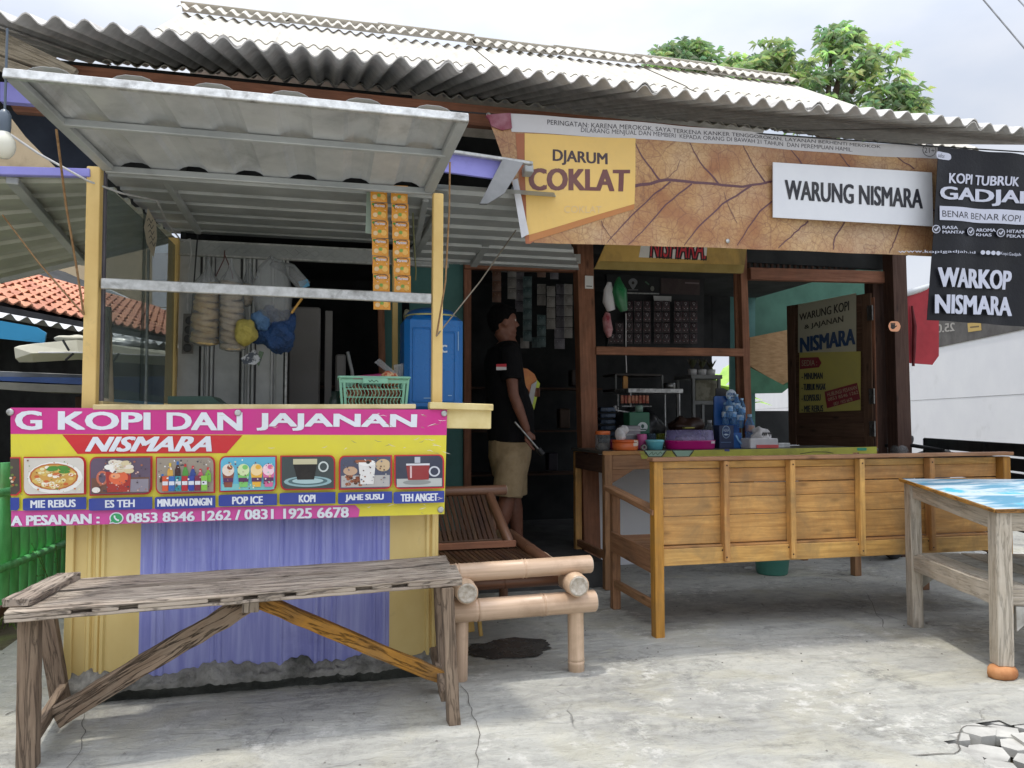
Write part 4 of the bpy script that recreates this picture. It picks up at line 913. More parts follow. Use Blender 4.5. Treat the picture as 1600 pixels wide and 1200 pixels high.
# front awning
def lerp(a, b, t): return Vector(a).lerp(Vector(b), t)
FL, FR, IL, IR = V3(-1.069, 2.9, 2.323), V3(.538, 2.9, 2.32), V3(-.9, 3.5, 2.197), V3(.478, 3.5, 2.2)
def awn(u, v, o=0.): return (FL*(1-u)+FR*u)*(1-v)+(IL*(1-u)+IR*u)*v+Vector((0, .2, 1)).normalized()*o
aw = MB(); n_ = 6; prof = [(0, .004)]
for k in range(n_):
    c = .085+k*.166; w_ = .055
    prof += [(c-w_*.8, .004), (c-w_*.6, .018), (c-w_*.3, .027), (c+w_*.3, .027), (c+w_*.6, .018), (c+w_*.8, .004)]
prof += [(1, .004)]
aw.sheet(awn(0, .0, .016), awn(1, .0, .016), awn(1, 1, .016), awn(0, 1, .016), prof, th=.0008)
awo = aw.build('awning', m_zinc, kiosk)
for v, n2, a_, b_, ww in ((0, 'front_rail', 0, 1, .036), (.45, 'middle_rail', .015, .985, .03), (1, 'rear_rail', 0, 1, .03)):
    mb = MB(); mb.bar(awn(a_, v), awn(b_, v), .02, ww, up=(0, .2, 1)); mb.build(n2, m_alu if v == 0 else m_zincb, awo)
for u in (.012, .988):
    mb = MB(); mb.bar(awn(u, .02), awn(u, .98), .045, .025); mb.build('side_rail', m_zincb, awo)
# awning at the left side, drooping outward; ribs run outward
m_saw = mat('side_awning_sheet', 'b3b5aa', '9b9d94', rough=.5, metal=.2, scale=3, bump=.08, dirt='6f6f66', dlo=.55, dhi=.8, damt=.5)
A, B, C_, D = V3(-.95, 3.5, 2.17), V3(-.9, 5.05, 2.27), V3(-2.15, 5.05, 1.875), at(-330, 262, y=3.5)
mb = MB(); mb.sheet(A, B, C_, D, trap(7, 1.55, .022, .06, .035)); sa = mb.build('side_awning', m_saw, kiosk)
mb = MB(); mb.bar(A+V3(0, -.02, 0), D+V3(0, -.02, 0), .03, .035); mb.build('awning_edge', m_purpw, sa)
mb = MB(); mb.bar(B+V3(0, .01, -.01), C_+V3(0, .01, -.01), .03, .03); mb.build('awning_edge', m_zincb, sa)
mb = MB(); mb.bar(lerp(A, D, .28)+V3(0, 0, -.03), lerp(B, C_, .40)+V3(0, 0, -.03), .045, .03); mb.build('awning_rafter', m_zincb, sa)
# awning at the right side
A, B, C_, D = V3(.52, 3.52, 2.26), V3(.52, 5.04, 2.21), V3(1.75, 5.04, 2.2), V3(1.55, 4.2, 2.27)
mb = MB(); mb.sheet((.52, 3.6, 2.27), (.52, 5.04, 2.185), (1.72, 5.04, 2.185), (1.1, 3.6, 2.27), trap(8, 1.55, .02, .07, .045)); sb = mb.build('side_awning', m_zincb, kiosk)
mb = MB(); mb.bar(at(827, 262, y=3.62), at(740, 413, y=4.98), .045, .04); mb.build('awning_rafter', m_zincb, sb)
mb = MB(); mb.bar(at(687, 330, y=3.9), at(648, 398, y=4.9), .04, .04); mb.build('awning_rafter', m_zincb, sb)
mb = MB(); mb.prism([at(704, 238, y=3.6), at(783, 248, y=3.6), at(780, 280, y=3.6), at(694, 268, y=3.6)], (0, .02, 0)); mb.build('lilac_fascia', m_purpw, sb)
mb = MB(); mb.bar(at(697, 236, y=3.58), at(832, 256, y=3.58), .03, .016); mb.build('fascia_strip', m_alu, sb)
mb = MB(); mb.prism([at(786, 248, y=3.56), at(818, 254, y=3.56), at(788, 302, y=3.56), at(762, 318, y=3.56), at(750, 318, y=3.56)], (0, .03, 0)); mb.build('bent_bracket', mat('dull_grey_channel', '8b8c8e', '727476', rough=.6), sb)
# lilac beam end and rafter boards at the left corner
mb = MB(); mb.prism([at(0, 128, y=3.7), at(30, 130, y=3.7), at(50, 162, y=3.7), at(0, 158, y=3.7)], (0, .04, 0)); mb.build('lilac_beam', m_purpw, house)
mb = MB(); mb.prism([at(14, 160, y=4.0), at(70, 170, y=4.0), at(75, 178, y=4.0), at(22, 174, y=4.0)], (0, .04, 0)); mb.build('beam_end', w_house, house)
mb = MB(); mb.prism([at(8, 172, y=4.4), at(160, 190, y=4.4), at(160, 275, y=4.4), at(97, 272, y=4.4), at(40, 214, y=4.4)], (0, .03, 0)); mb.build('infill_board', mat('navy_board', '2a3344', '222a38', rough=.8), house)  # flat navy board added to stand in for a dark underside
# ropes, cables, bulb
def line_thing(name, label, cat, pts, r, m, n=6):
    mb = MB(); P3 = [Vector(p) for p in pts]; f = []
    for a, b in zip(P3, P3[1:]):
        for k in range(4): f.append(a.lerp(b, k/4))
    f.append(P3[-1]); mb.tube(f, r, n); return mb.build(name, m, label=label, category=cat)
line_thing('rope', 'brown rope from the awning corner down to the left kiosk post', 'rope', [at(88, 202, y=3.1), at(103, 320, y=3.3), at(120, 420, y=3.42), at(131, 492, y=3.46)], .0045, m_rust)
line_thing('rope', 'brown rope slanting from the side awning to the left kiosk post', 'rope', [at(4, 336, y=3.6), at(60, 410, y=3.52), at(131, 492, y=3.46)], .0035, m_rust)
line_thing('rope', 'thin rope hanging straight down beside the right kiosk post', 'rope', [at(703, 253, y=3.3), at(702, 330, y=3.35), at(696, 440, y=3.42), at(682, 525, y=3.455)], .0045, m_rust)
line_thing('rope', 'rope slanting from the right awning down to the right kiosk post', 'rope', [at(806, 360, y=4.1), at(750, 440, y=3.8), at(682, 525, y=3.45)], .0035, mat('grey_rope', '8c8273', '6f6759', rough=.9))
line_thing('cable', 'white power cable slung from the eave into the kiosk', 'cable', [at(-20, 196, y=3.3), at(10, 206, y=3.35), at(60, 240, y=3.4), at(138, 283, y=3.45), at(190, 302, y=3.6), at(245, 313, y=4.0), at(262, 350, y=4.5), at(285, 378, y=4.9), at(297, 373, y=4.9), at(299, 395, y=4.9), at(294, 430, y=4.95), at(293, 480, y=4.95), at(295, 505, y=4.95)], .0045, m_cable)
line_thing('cable', 'black cable hanging straight down the zinc wall of the kiosk', 'cable', [at(309, 365, y=4.9), at(304, 430, y=4.9), at(299, 500, y=4.9)], .0045, m_bcable)
bulb = thing('light_bulb', 'unlit white light bulb hanging at the upper left corner', 'lamp', at(8, 245, y=2.9))
c = at(6, 225, y=2.9); mb = MB(); mb.lathe([(.002, -.05), (.018, -.047), (.031, -.03), (.036, -.01), (.034, .012), (.024, .03), (.018, .04)], c, 18); mb.build('glass_bulb', plastic('milk_glass', 'd9d7c8', .25), bulb)
mb = MB(); mb.lathe([(.018, .04), (.02, .06), (.02, .1), (.012, .115), (.004, .12)], c, 14); mb.tube([c+V3(0, 0, .115), c+V3(.0, 0, .4)], .004, 6); mb.build('lamp_socket', plastic('grey_socket', '55606c'), bulb)
# ================================================================ FRONT BENCH (weathered)
fb = thing('wooden_bench', 'long weathered grey wooden bench in front of the lilac kiosk', 'bench', (-.2, 3.1, 0), )
TZ = .532; fl, fr, br, bl = V3(-.985, 2.80, TZ), V3(.535, 3.0, TZ), V3(.565, 3.46, TZ), V3(-1.03, 3.29, TZ)
def topq(u, v): return (fl*(1-u)+fr*u)*(1-v)+(bl*(1-u)+br*u)*v
def plankq(name, u0, u1, v0, v1, th, m, jit=.004, parent=fb, dz=0, segs=40):
    mb = MB(); rings = []; K = 8
    for i in range(segs+1):
        u = u0+(u1-u0)*i/segs; r = []
        for (v, o) in [(v0, 0), (v0+(v1-v0)*.25, 0), (v0+(v1-v0)*.5, 0), (v0+(v1-v0)*.75, 0), (v1, 0), (v1, -th), (v0+(v1-v0)*.5, -th), (v0, -th)]:
            p = topq(u, v)+V3(0, 0, o+dz); q = p*1.0
            e = .5 if o else 1
            p = p+Vector((0, noise.noise(q*8)*jit*1.3, (noise.noise(Vector((q.x*3, q.y*30, q.z*30)))*jit*e)))
            r.append(p)
        rings.append(r)
    mb.loop_skin(rings, smooth=False); return mb.build(name, m, parent)
front = plankq('seat_plank', 0, 1, 0.065, .53, .035, w_weather)
plankq('seat_plank', .03, .985, .575, .98, .034, w_weather, .006, dz=.004)
mb = MB(); mb.bar(topq(.012, .12)+V3(0, 0, .015), topq(.055, 1.0)+V3(0, 0, .015), .085, .028, segs=10, jit=.003); mb.build('end_batten', w_weather, fb)
# the front edge of the plank, with the old mortises left open in it
mb = MB(); U = [0.]
for px0, px1 in ((122, 152), (192, 220), (326, 344), (380, 402), (444, 462), (556, 582), (614, 640)):
    U += [(at(px0, 930, y=2.9).x-fl.x)/1.52, (at(px1, 930, y=2.9).x-fl.x)/1.52]
U.append(1.)
mb.bar(topq(0, .032)-V3(0, 0, .005), topq(1, .032)-V3(0, 0, .005), .030, .010, segs=30, jit=.0015); mb.bar(topq(0, .032)-V3(0, 0, .029), topq(1, .032)-V3(0, 0, .029), .030, .012, segs=30, jit=.0015)
for k in range(0, len(U), 2): mb.bar(topq(U[k], .032)-V3(0, 0, .0165), topq(U[k+1], .032)-V3(0, 0, .0165), .030, .0145, segs=6, jit=.0006)
mb.build('plank_edge', w_weather, fb)
def fbar(name, a, b, w_, h_, m=w_wleg, jit=.002, up=(0, 1, 0), **k):
    mb = MB(); mb.bar(a, b, w_, h_, up=up, segs=14, jit=jit, **k); return mb.build(name, m, fb)
fbar('leg', at(44, 1205, y=2.90), at(47, 965, y=2.90), .06, .05); l2 = fbar('leg', at(95, 1095, y=3.42), at(67, 925, y=3.42), .065, .04)
fbar('leg', at(709, 1138, y=2.92), at(698, 918, y=3.0), .045, .06); l4 = fbar('leg', at(696, 1090, y=3.25), at(688, 915, y=3.3), .055, .04)
fbar('cross_rail', at(52, 1152, y=2.93), at(100, 1075, y=3.43), .03, .05, up=(0, 0, 1)); fbar('cross_rail', at(695, 1088, y=3.0), at(678, 1018, y=3.42), .03, .045, up=(0, 0, 1))
fbar('brace', at(88, 1120, y=3.16), at(392, 940, y=3.14), .075, .035, w_weatherd, .006); fbar('brace', at(690, 1058, y=3.17), at(398, 935, y=3.14), .055, .035, w_orange, .005)
fbar('brace_block', at(392, 956, y=3.1), at(392, 935, y=3.1), .06, .03, w_weather)
# ================================================================ BAMBOO BENCH
def bamboo_mat(name, c1, c2, node):
    b = NB(name); v = b.coord('UV', (1.5, 30, 1)); n = b.noise(v, 1.5, 6, .6, .3); v2 = b.coord('Object')
    col = b.mixc(b.ramp(n, .35, .7), lin(c1), lin(c2)); col = b.mixc(b.ramp(b.noise(v2, 5, 7, .65), .5, .72, 0, .5), col, lin(node))
    b.l(b.vary(col, .07), b.b.inputs['Base Color']); b.l(b.ramp(n, .3, .7, .3, .5), b.b.inputs['Roughness']); b.bump(n, .15, .004); MATS[name] = b.m; return b.m
m_bam = bamboo_mat('bamboo_pole_skin', 'cfb398', 'b5997d', '876b51'); m_bamd = bamboo_mat('brown_bamboo_skin', '7a5640', '5c3f2f', '443026'); m_pith = mat('bamboo_end_grain', 'c7bfb2', 'a79a88', rough=.9, scale=60, bump=.5)
bb = thing('bamboo_bench', 'bamboo pole bench with a slatted seat beside the kiosk', 'bench', (.85, 3.8, 0))
def pole(name, a, b, r, m=m_bam, nodes=(), r2=None):
    a, b = Vector(a), Vector(b); L = (b-a).length; st = [(0, r*.93), (.004/L, r)]
    for t in nodes: st += [(t-.014/L, r), (t-.006/L, r*1.075), (t-.002/L, r*.975), (t, r*.95), (t+.002/L, r*.975), (t+.006/L, r*1.06), (t+.014/L, r)]
    st += [(1-.004/L, r), (1, r*.93)]
    mb = MB(); k = [s[0] for s in st]; mb.tube([a.lerp(b, t) for t in k], [x*(1+((r2 or r)/r-1)*t) for t, x in st], 20, caps=True); o = mb.build(name, m, bb)
    d = (b-a).normalized()
    for p, q in ((a, -1), (b, 1)):
        e = MB(); rr = r if q < 0 else (r2 or r); e.lathe([(rr*.88, 0), (rr*.88, .0015), (rr*.70, .002), (rr*.66, -.0005), (.001, .001)], p+d*q*.0008, 20, d*q, caps=False); e.build('cut_end', m_pith, o)
    return o
pole('front_rail', (.5, 3.385, .468), (1.205, 3.385, .482), .041, nodes=(.12, .55)); pole('front_rail', (.52, 3.47, .405), (1.10, 3.47, .41), .036, m_bamd, nodes=(.5,))
pole('front_rail', (.53, 3.36, .308), (1.215, 3.36, .32), .049, nodes=(.2, .64))
pole('side_rail', (1.115, 3.29, .405), (1.10, 4.75, .415), .05, nodes=(.04, .4, .8)); pole('side_rail', (.607, 3.27, .405), (.62, 4.75, .415), .048, nodes=(.06, .5))
pole('leg', (1.135, 3.39, 0), (1.128, 3.38, .36), .037, nodes=(.14, .9)); pole('leg', (.598, 3.395, 0), (.60, 3.38, .36), .034); pole('leg', (1.10, 4.7, 0), (1.10, 4.7, .38), .028, m_bamd); pole('leg', (.62, 4.7, 0), (.62, 4.7, .38), .028, m_bamd)
mb = MB(); mb.bar((1.126, 3.3565, .02), (1.122, 3.3455, .345), .0035, .002, up=(0, 1, 0), segs=8, jit=.0008); mb.build('split_line', m_black, bb)
pole('leg_stub', (1.125, 3.385, .36), (1.125, 3.385, .5), .03)
pole('back_rail', (.55, 4.34, .735), (1.03, 4.34, .74), .03, m_bamd); pole('back_post', (.93, 4.33, .71), (.985, 4.02, .46), .028, m_bamd); pole('back_post', (.965, 4.42, .72), (.965, 4.42, .42), .024, m_bamd)
pole('seat_edge', (1.06, 3.46, .455), (1.03, 4.25, .5), .03, m_bamd, nodes=(.5,))
for k in range(17):
    x = .60+k*.0255; mb = MB(); mb.bar((x+.02, 3.42, .458), (x-.055+.02, 4.72, .462), .022, .008, segs=6, jit=.003); mb.build('seat_slat', w_bamslat, bb)
for k in range(13):
    x = .56+k*.027; mb = MB(); mb.bar((x+.02, 4.01, .49), (x, 4.30, .715), .022, .007, up=(0, -1, 1), segs=4, jit=.002); mb.build('back_slat', w_bamslat, bb)
mb = MB(); mb.bar((.53, 3.985, .487), (1.0, 3.985, .49), .02, .035, segs=4, jit=.001); mb.build('back_foot_bar', w_house, bb)
mb = MB(); mb.bar((.53, 4.0, .505), (.93, 4.0, .51), .012, .014); mb.build('back_foot_bar', w_bamslat, bb)
# ================================================================ WOODEN BENCH WITH BACK
wb = thing('backrest_bench', 'long varnished wooden bench with a panelled backrest seen from behind', 'bench', (2.85, 4.1, 0))
BX0, BX1, YB = 1.70, 3.985, 3.79
def wbar(name, a, b, w_, h_, m=w_bench, up=(0, 1, 0), jit=.0008, segs=4, parent=wb): 
    mb = MB(); mb.bar(a, b, w_, h_, up=up, segs=segs, jit=jit); return mb.build(name, m, parent)
wbar('leg', (BX0+.022, YB, 0), (BX0+.018, YB, .925), .052, .06, w_benchleg); wbar('leg', (BX1-.02, YB, 0), (BX1-.02, YB, .925), .052, .06, w_benchleg)
wbar('leg', (BX0+.035, 4.43, 0), (BX0+.035, 4.43, .70), .05, .05, w_dtable); wbar('leg', (BX1-.03, 4.43, 0), (BX1-.03, 4.43, .70), .05, .05, w_dtable)
wbar('top_rail', (BX0-.02, YB-.005, .935), (BX1+.02, YB-.005, .943), .075, .02, w_dtable, up=(0, 0, 1), segs=12)
m_nailh = mat('rusty_nail', '4a3222', '2f2118', rough=.8)
zs = [.875, .80, .728, .63, .475]   # board joints
edges = [(.922, .884), (.881, .804), (.801, .728), (.7255, .630), (.6275, .478)]
for z1, z0 in edges:
    wbar('back_board', (BX0+.05, YB+.028+random.uniform(-.003, .003), (z0+z1)/2), (BX1-.05, YB+.03, (z0+z1)/2+random.uniform(-.002, .002)), .02, z1-z0, up=(0, 0, 1), segs=16, jit=.001)
for px in (1131, 1234, 1342, 1451):
    x = at(px, 790, y=YB).x
    for zz, dx in ((.41, -.006), (.43, .018), (.90, .0), (.445, -.02)):
        mb = MB(); mb.lathe([(.0045, 0), (.0045, .0015), (.001, .002)], (x+dx, YB-.0375 if abs(dx) < .016 else YB-.0145, zz), 8, (0, -1, 0)); mb.build('nail_head', m_nailh, wb)
    wbar('back_stile', (x, YB-.012, .385 if px < 1440 else .39), (x, YB-.012, .925), .032, .05)
wbar('lower_rail', (BX0+.05, YB-.0, .418), (BX1-.045, YB-.0, .418), .028, .088, up=(0, 0, 1), segs=16, jit=.001)
wbar('ledge', (BX0+.05, YB+.015, .468), (BX1-.05, YB+.015, .468), .05, .012, up=(0, 0, 1), segs=8)
for k in range(5): wbar('seat_slat', (BX0+.03, YB+.1+k*.115, .435), (BX1-.03, YB+.1+k*.115, .435), .105, .022, w_dtable, up=(0, 0, 1))
wbar('front_apron', (BX0+.05, 4.43, .385), (BX1-.05, 4.43, .385), .025, .08, w_dtable, up=(0, 0, 1))
for x, s in ((BX0+.01, -1), (BX1-.01, 1)):
    wbar('armrest', (x-.01*s, YB-.02, .655), (x-.01*s, 4.50, .725), .07, .028, w_dtable if s < 0 else w_bench, up=(0, 0, 1)); wbar('side_apron', (x, YB+.02, .39), (x, 4.41, .41), .024, .12, w_dtable, up=(0, 0, 1)); wbar('stretcher', (x+.02, YB+.03, .155), (x+.02, 4.41, .155), .03, .045, w_dtable, up=(0, 0, 1))
# ================================================================ COUNTER TABLE under the window
ct = thing('counter_table', 'long wooden counter table with yellow vinyl edge below the window', 'table', (2.9, 5.2, 0))
TX0, TX1, TY0, TY1, TT = 1.85, 4.02, 4.92, 5.60, .93
def cbar(name, a, b, w_, h_, m=w_dtable, up=(0, 1, 0)): return wbar(name, a, b, w_, h_, m, up, .0012, 6, ct)
mb = MB(); mb.bar((TX0-.01, (TY0+TY1)/2, TT-.01), (TX1, (TY0+TY1)/2, TT-.01), TY1-TY0, .022, segs=4); mb.build('tabletop', mat('dark_table_cover', '5c5a55', '4b4a46', rough=.35, scale=5), ct)
for x in (TX0+.03, TX1-.2): 
    cbar('leg', (x, TY0+.02, 0), (x, TY0+.02, TT-.025), .055, .055); 
cbar('leg', (TX0+.03, TY1-.03, 0), (TX0+.03, TY1-.03, TT-.025), .05, .05, w_bench); cbar('leg', (TX1-.2, TY1-.03, 0), (TX1-.2, TY1-.03, TT-.025), .05, .05)
cbar('apron', (TX0+.06, TY0+.012, TT-.075), (TX1-.1, TY0+.012, TT-.075), .03, .10, up=(0, 0, 1)); cbar('apron', (TX0+.02, TY0+.05, TT-.09), (TX0+.02, TY1-.05, TT-.09), .03, .12, w_housed, up=(0, 0, 1))
cbar('side_stretcher', (TX0+.03, TY0+.04, .22), (TX0+.03, TY1-.06, .22), .03, .05, up=(0, 0, 1))
mb = MB(); mb.prism([V3(TX0+.06, TY0, TT-.125), V3(TX0+.22, TY0, TT-.125), V3(TX0+.06, TY0, TT-.215)], (0, .02, 0)); mb.build('corner_brace', w_dtable, ct)
pr = Print(lambda px, py: at(px, py, y=TY0-.008), YN, .001)
cbar('top_edge', (TX0-.01, TY0-.0, TT-.012), (2.14, TY0, TT-.012), .012, .028, w_bench, up=(0, 0, 1))
mb = MB(); mb.quad(at(999, 705, y=TY0-.006), at(1370, 698, y=TY0-.006), at(1370, 709, y=TY0-.006), at(1003, 717, y=TY0-.006), th=-.003, nu=12); mb.build('vinyl_edge', mat('lime_vinyl', 'b9bb4c', 'aaa844', rough=.4, dirt='7a7c3a', dlo=.5), ct)
for x0, x1 in ((1005, 1042), (1049, 1085)):
    pr = Print(lambda px, py: at(px, py, y=TY0-.008), YN, .001); pr.poly([(x0, 703), (x1, 703), (x1-3, 708), (x1-8, 714), (x0+8, 714), (x0+3, 708)], '23261f'); pr.poly([(x0+2, 704), (x1-2, 704), (x1-5, 707), (x1-9, 713), (x0+9, 713), (x0+5, 707)], '8fae9a')
    if x0 > 1040: pr.build('edge_emblem', PRB, ct); continue
    pr.line([(1014, 711), (1019, 706), (1020, 711), (1025, 707), (1027, 711), (1032, 706), (1034, 709)], .4, '3b5a44'); pr.build('edge_emblem', PRB, ct)
pr = Print(lambda px, py: at(px, py, y=TY0-.008), YN, .001)
pr.rrect([(1132, 702), (1140, 702), (1140, 705), (1132, 705)], '3c4a88'); pr.rrect([(1339, 699.5), (1354, 699.5), (1354, 704), (1339, 704)], '2f9a78'); pr.line([(1250, 709), (1270, 706), (1290, 706), (1302, 708)], .5, '4a4a2a')
pr.build('edge_print', PRB, ct)
# ================================================================ RIGHT TABLE
rt = thing('side_table', 'weathered grey table with a worn blue printed top at the right edge', 'table', (3.4, 3.3, 0))
def tb(name, a, b, w_, h_, m=w_table, up=(0, 1, 0), jit=.0015): 
    mb = MB(); mb.bar(a, b, w_, h_, up=up, segs=8, jit=jit); return mb.build(name, m, rt)
n0, l0 = V3(2.955, 2.86, .055), V3(3.205, 3.66, 0); nT, lT = V3(2.965, 2.86, .735), V3(3.21, 3.665, .80)
d1 = (l0-n0); d1.z = 0; d1.normalize(); d2 = V3(d1.y, -d1.x, 0); r0 = n0+d2*.75; r0.z = 0.02; q0 = l0+d2*.75
ud = tuple(d1)
for a, b in ((n0, nT), (l0, lT), (r0, V3(r0.x, r0.y, .735)), (q0, V3(q0.x, q0.y, .80))): tb('leg', a, b, .068 if a is n0 else .06, .075, up=ud)
for a, b, z in ((nT, lT, -.045), (nT, nT+d2*.75, -.045), (lT, lT+d2*.75, -.045), (nT+d2*.75, lT+d2*.75, -.045)):
    tb('apron', a+V3(0, 0, z), b+V3(0, 0, z), .035, .085, up=(0, 0, 1), jit=.003)
tl_, tn_ = lT+d1*.04-d2*.05+V3(0, 0, .012), nT-d1*.05-d2*.045+V3(0, 0, .012)
m_btop = mat('worn_blue_tabletop', '4c8aa6', 'b4c2c8', rough=.5, scale=2.6, stretch=(1, 3.4, 1), lo=.44, hi=.54, bump=.2, dirt='3fa8bf', dlo=.56, dhi=.62, dscale=2.9)
mb = MB(); mb.quad(tn_, tn_+d2*.85, tl_+d2*.85, tl_, th=.012); o = mb.build('tabletop', m_btop, rt)
mb = MB(); mb.bar(tn_-V3(0, 0, .006), tl_-V3(0, 0, .006), .016, .018, segs=10, jit=.003); mb.build('peeling_edge', w_orange, rt)
mb = MB(); mb.bar(tn_-V3(0, 0, .006), tn_+d2*.85-V3(0, 0, .006), .016, .018, segs=10, jit=.003); mb.build('peeling_edge', w_orange, rt)
s0, s1 = n0+V3(.0, 0, .355)-V3(0, 0, .055)+(nT-n0)*.0, l0+V3(0, 0, .355)
tb('shelf_rail', s0+V3(0, 0, .0), s1, .035, .09, up=(0, 0, 1), jit=.004); tb('shelf_rail', s0, s0+d2*.75, .035, .075, up=(0, 0, 1)); tb('shelf_rail', s1, s1+d2*.75, .035, .075, up=(0, 0, 1))
for k in range(6):
    a = s0+d2*(.06+k*.125)+V3(0, 0, .04); tb('shelf_board', a, s1+d2*(.06+k*.125)+V3(0, 0, .04), .115, .02, mat('whitewashed_wood', 'b3b0a8', '8f8b82', rough=.85, scale=6, stretch=(3, 3, 3), bump=.5) if k % 2 else w_table, up=(0, 0, 1), jit=.002)
mb = MB(); a = n0+V3(0, 0, .16)+d2*.03; mb.prism([n0+V3(.03, -.03, .26)+d2*.02, n0+V3(.03, -.03, .26)+d2*.14, n0+V3(.03, -.03, .15)+d2*.02], d1*.02); mb.build('corner_brace', mat('whitewashed_wood', 'b3b0a8'), rt)
mb = MB(); mb.prism([l0+V3(0, 0, .31)+d2*.03, l0+V3(0, 0, .31)+d2*.16, l0+V3(0, 0, .2)+d2*.03], d1*.02); mb.build('corner_brace', mat('whitewashed_wood', 'b3b0a8'), rt)
# pulley-like ochre block under the near leg
c = at(1573, 1064, z=0); c = V3(2.945, 2.85, 0); mb = MB(); mb.lathe([(.045, .0), (.062, .004), (.068, .02), (.066, .038), (.055, .052), (.03, .056)], c, 9, sx=1.0, sy=.8)
mb.build('brick_block', mat('worn_clay_brick', 'c28a5a', 'a86c40', rough=.8, scale=12, bump=.5, dirt='8a5a38'), label='rounded orange brick lump under the near leg of the side table', category='brick')
# ================================================================ THINGS ON THE KIOSK COUNTER
KC = 1.19
def blob(c, r, sc, amp, fr, n=22, seed=0.):
    n = int(n*1.6); mb = MB(); mb.sphere(c, 1, n, sc=(r*sc[0], r*sc[1], r*sc[2])); c = Vector(c)
    for v in mb.v:
        d = (v-c); v += d.normalized()*amp*(noise.noise(d*fr+Vector((seed, seed, 0)))+.45*abs(noise.noise(d*fr*3+Vector((seed, 1, 0))))) if d.length > 1e-5 else Vector()
    return mb
# blue water tank
tk = thing('water_tank', 'tall blue plastic drinking water tank with a domed lid on the kiosk counter', 'water tank', (.66, 4.55, KC))
m_bp = plastic('blue_tank_plastic', '1673c2', .3); m_bp2 = plastic('blue_lid_plastic', '1d5c9c', .35)
a, b = at(632, 600, y=4.42).x, at(724, 600, y=4.42).x; tz1 = at(680, 492, y=4.42).z
mb = MB(); mb.bar(((a+b)/2, 4.58, KC+.002), ((a+b)/2, 4.58, tz1), b-a, .32, up=(0, 1, 0), ch=.03); mb.build('tank_body', m_bp, tk)
for x0, x1, z0, z1 in ((a+.05, (a+b)/2-.02, KC+.06, tz1-.08), ((a+b)/2+.045, b-.05, KC+.06, tz1-.1)):
    mb = MB()
    for p, q in (((x0, z0), (x1, z0)), ((x1, z0), (x1, z1)), ((x1, z1), (x0, z1)), ((x0, z1), (x0, z0))): mb.bar((p[0], 4.418, p[1]), (q[0], 4.418, q[1]), .01, .008)
    mb.build('raised_rib', m_bp, tk)
cx = (a+b)/2; mb = MB(); mb.lathe([(.15, 0), (.155, .012), (.13, .04), (.08, .055), (.01, .06)], (cx, 4.58, tz1), 24); mb.build('lid', m_bp2, tk)
mb = MB(); mb.lathe([(.152, .0), (.158, .005), (.152, .012)], (cx, 4.58, tz1+.002), 24); mb.build('lid_ring', plastic('pale_yellow_ring', 'c9c27a'), tk)
pr = Print(lambda px, py: at(px, py, y=4.415), YN, .001); pr.text('c', [(688, 539), (699, 539), (699, 551), (688, 551)], 'd5e0ea', .04); pr.line([(716, 518), (716, 548)], .5, 'a9cbe6'); pr.line([(662, 622), (676, 622)], .6, '9cc4e4'); pr.line([(700, 618), (706, 618)], .6, '9cc4e4'); pr.build('tank_marks', PRB, tk)
# green basket
bk = thing('plastic_basket', 'mint green plastic basket with a diamond lattice on the kiosk counter', 'basket', (.24, 3.95, KC))
m_mint = plastic('mint_plastic', '8fcbb0', .4); bx0, bx1 = .09, .40; t0, t1 = KC+.012, KC+.165; yb0, yb1 = 3.86, 4.06
yy = lambda t: yb0-.018*t; 
def bkp(u, t, side=0):
    e = .012*t; return V3(bx0-e+(bx1-bx0+2*e)*u, yb0-.015*t, t0+(t1-t0)*t)
mb = MB()
for u in (0, .055, .945, 1): mb.bar(bkp(u, 0), bkp(u, 1), .012, .004, up=(0, 1, 0))
for t in (.05, .88): mb.bar(bkp(0, t), bkp(1, t), .004, .016 if t < .5 else .02, up=(0, 0, 1))
mb.build('basket_frame', m_mint, bk)
mb = MB(); N = 17
for r, (ta, tb2) in enumerate(((.1, .36), (.36, .62), (.62, .86))):
    for k in range(N):
        u = .07+.86*k/(N-1); d = .86/(N-1)/2*(1 if r % 2 else -1)
        mb.bar(bkp(u, ta), bkp(u+d*.9, (ta+tb2)/2), .0035, .003, up=(0, 1, 0)); mb.bar(bkp(u+d*.9, (ta+tb2)/2), bkp(u, tb2), .0035, .003, up=(0, 1, 0))
for t in (.36, .62): mb.bar(bkp(.05, t), bkp(.95, t), .003, .005, up=(0, 0, 1))
mb.build('basket_lattice', m_mint, bk, kind='stuff')
mb = MB(); mb.quad((bx0, yb1, t0), (bx1, yb1, t0), (bx1+.01, yb1+.01, t1), (bx0-.01, yb1+.01, t1), th=.003); mb.quad((bx0, yb0, t0), (bx0, yb1, t0), (bx0-.01, yb1, t1), (bx0-.01, yb0, t1), th=.003); mb.quad((bx1, yb0, t0), (bx1, yb1, t0), (bx1+.01, yb1, t1), (bx1+.01, yb0, t1), th=.003); mb.quad((bx0, yb0, t0), (bx1, yb0, t0), (bx1, yb1, t0), (bx0, yb1, t0), th=.003); mb.build('basket_walls', m_mint, bk)
mb = MB()
for p, q in (((bx0-.018, yb0-.02), (bx1+.018, yb0-.02)), ((bx0-.018, yb1+.015), (bx1+.018, yb1+.015)), ((bx0-.014, yb0-.02), (bx0-.014, yb1+.015)), ((bx1+.014, yb0-.02), (bx1+.014, yb1+.015))): mb.bar((*p, t1), (*q, t1), .018, .012)
mb.build('basket_rim', m_mint, bk)
pr = Print(lambda px, py: at(px, py, y=yb0-.032), YN, .001); pr.poly(hz(567, 591, 606, 599), '8fcbb0'); pr.line([(576, 594), (578, 597), (581, 593.5), (584, 597), (588, 594), (591, 597)], .5, '2b5a4a'); pr.build('rim_label', PRB, bk)
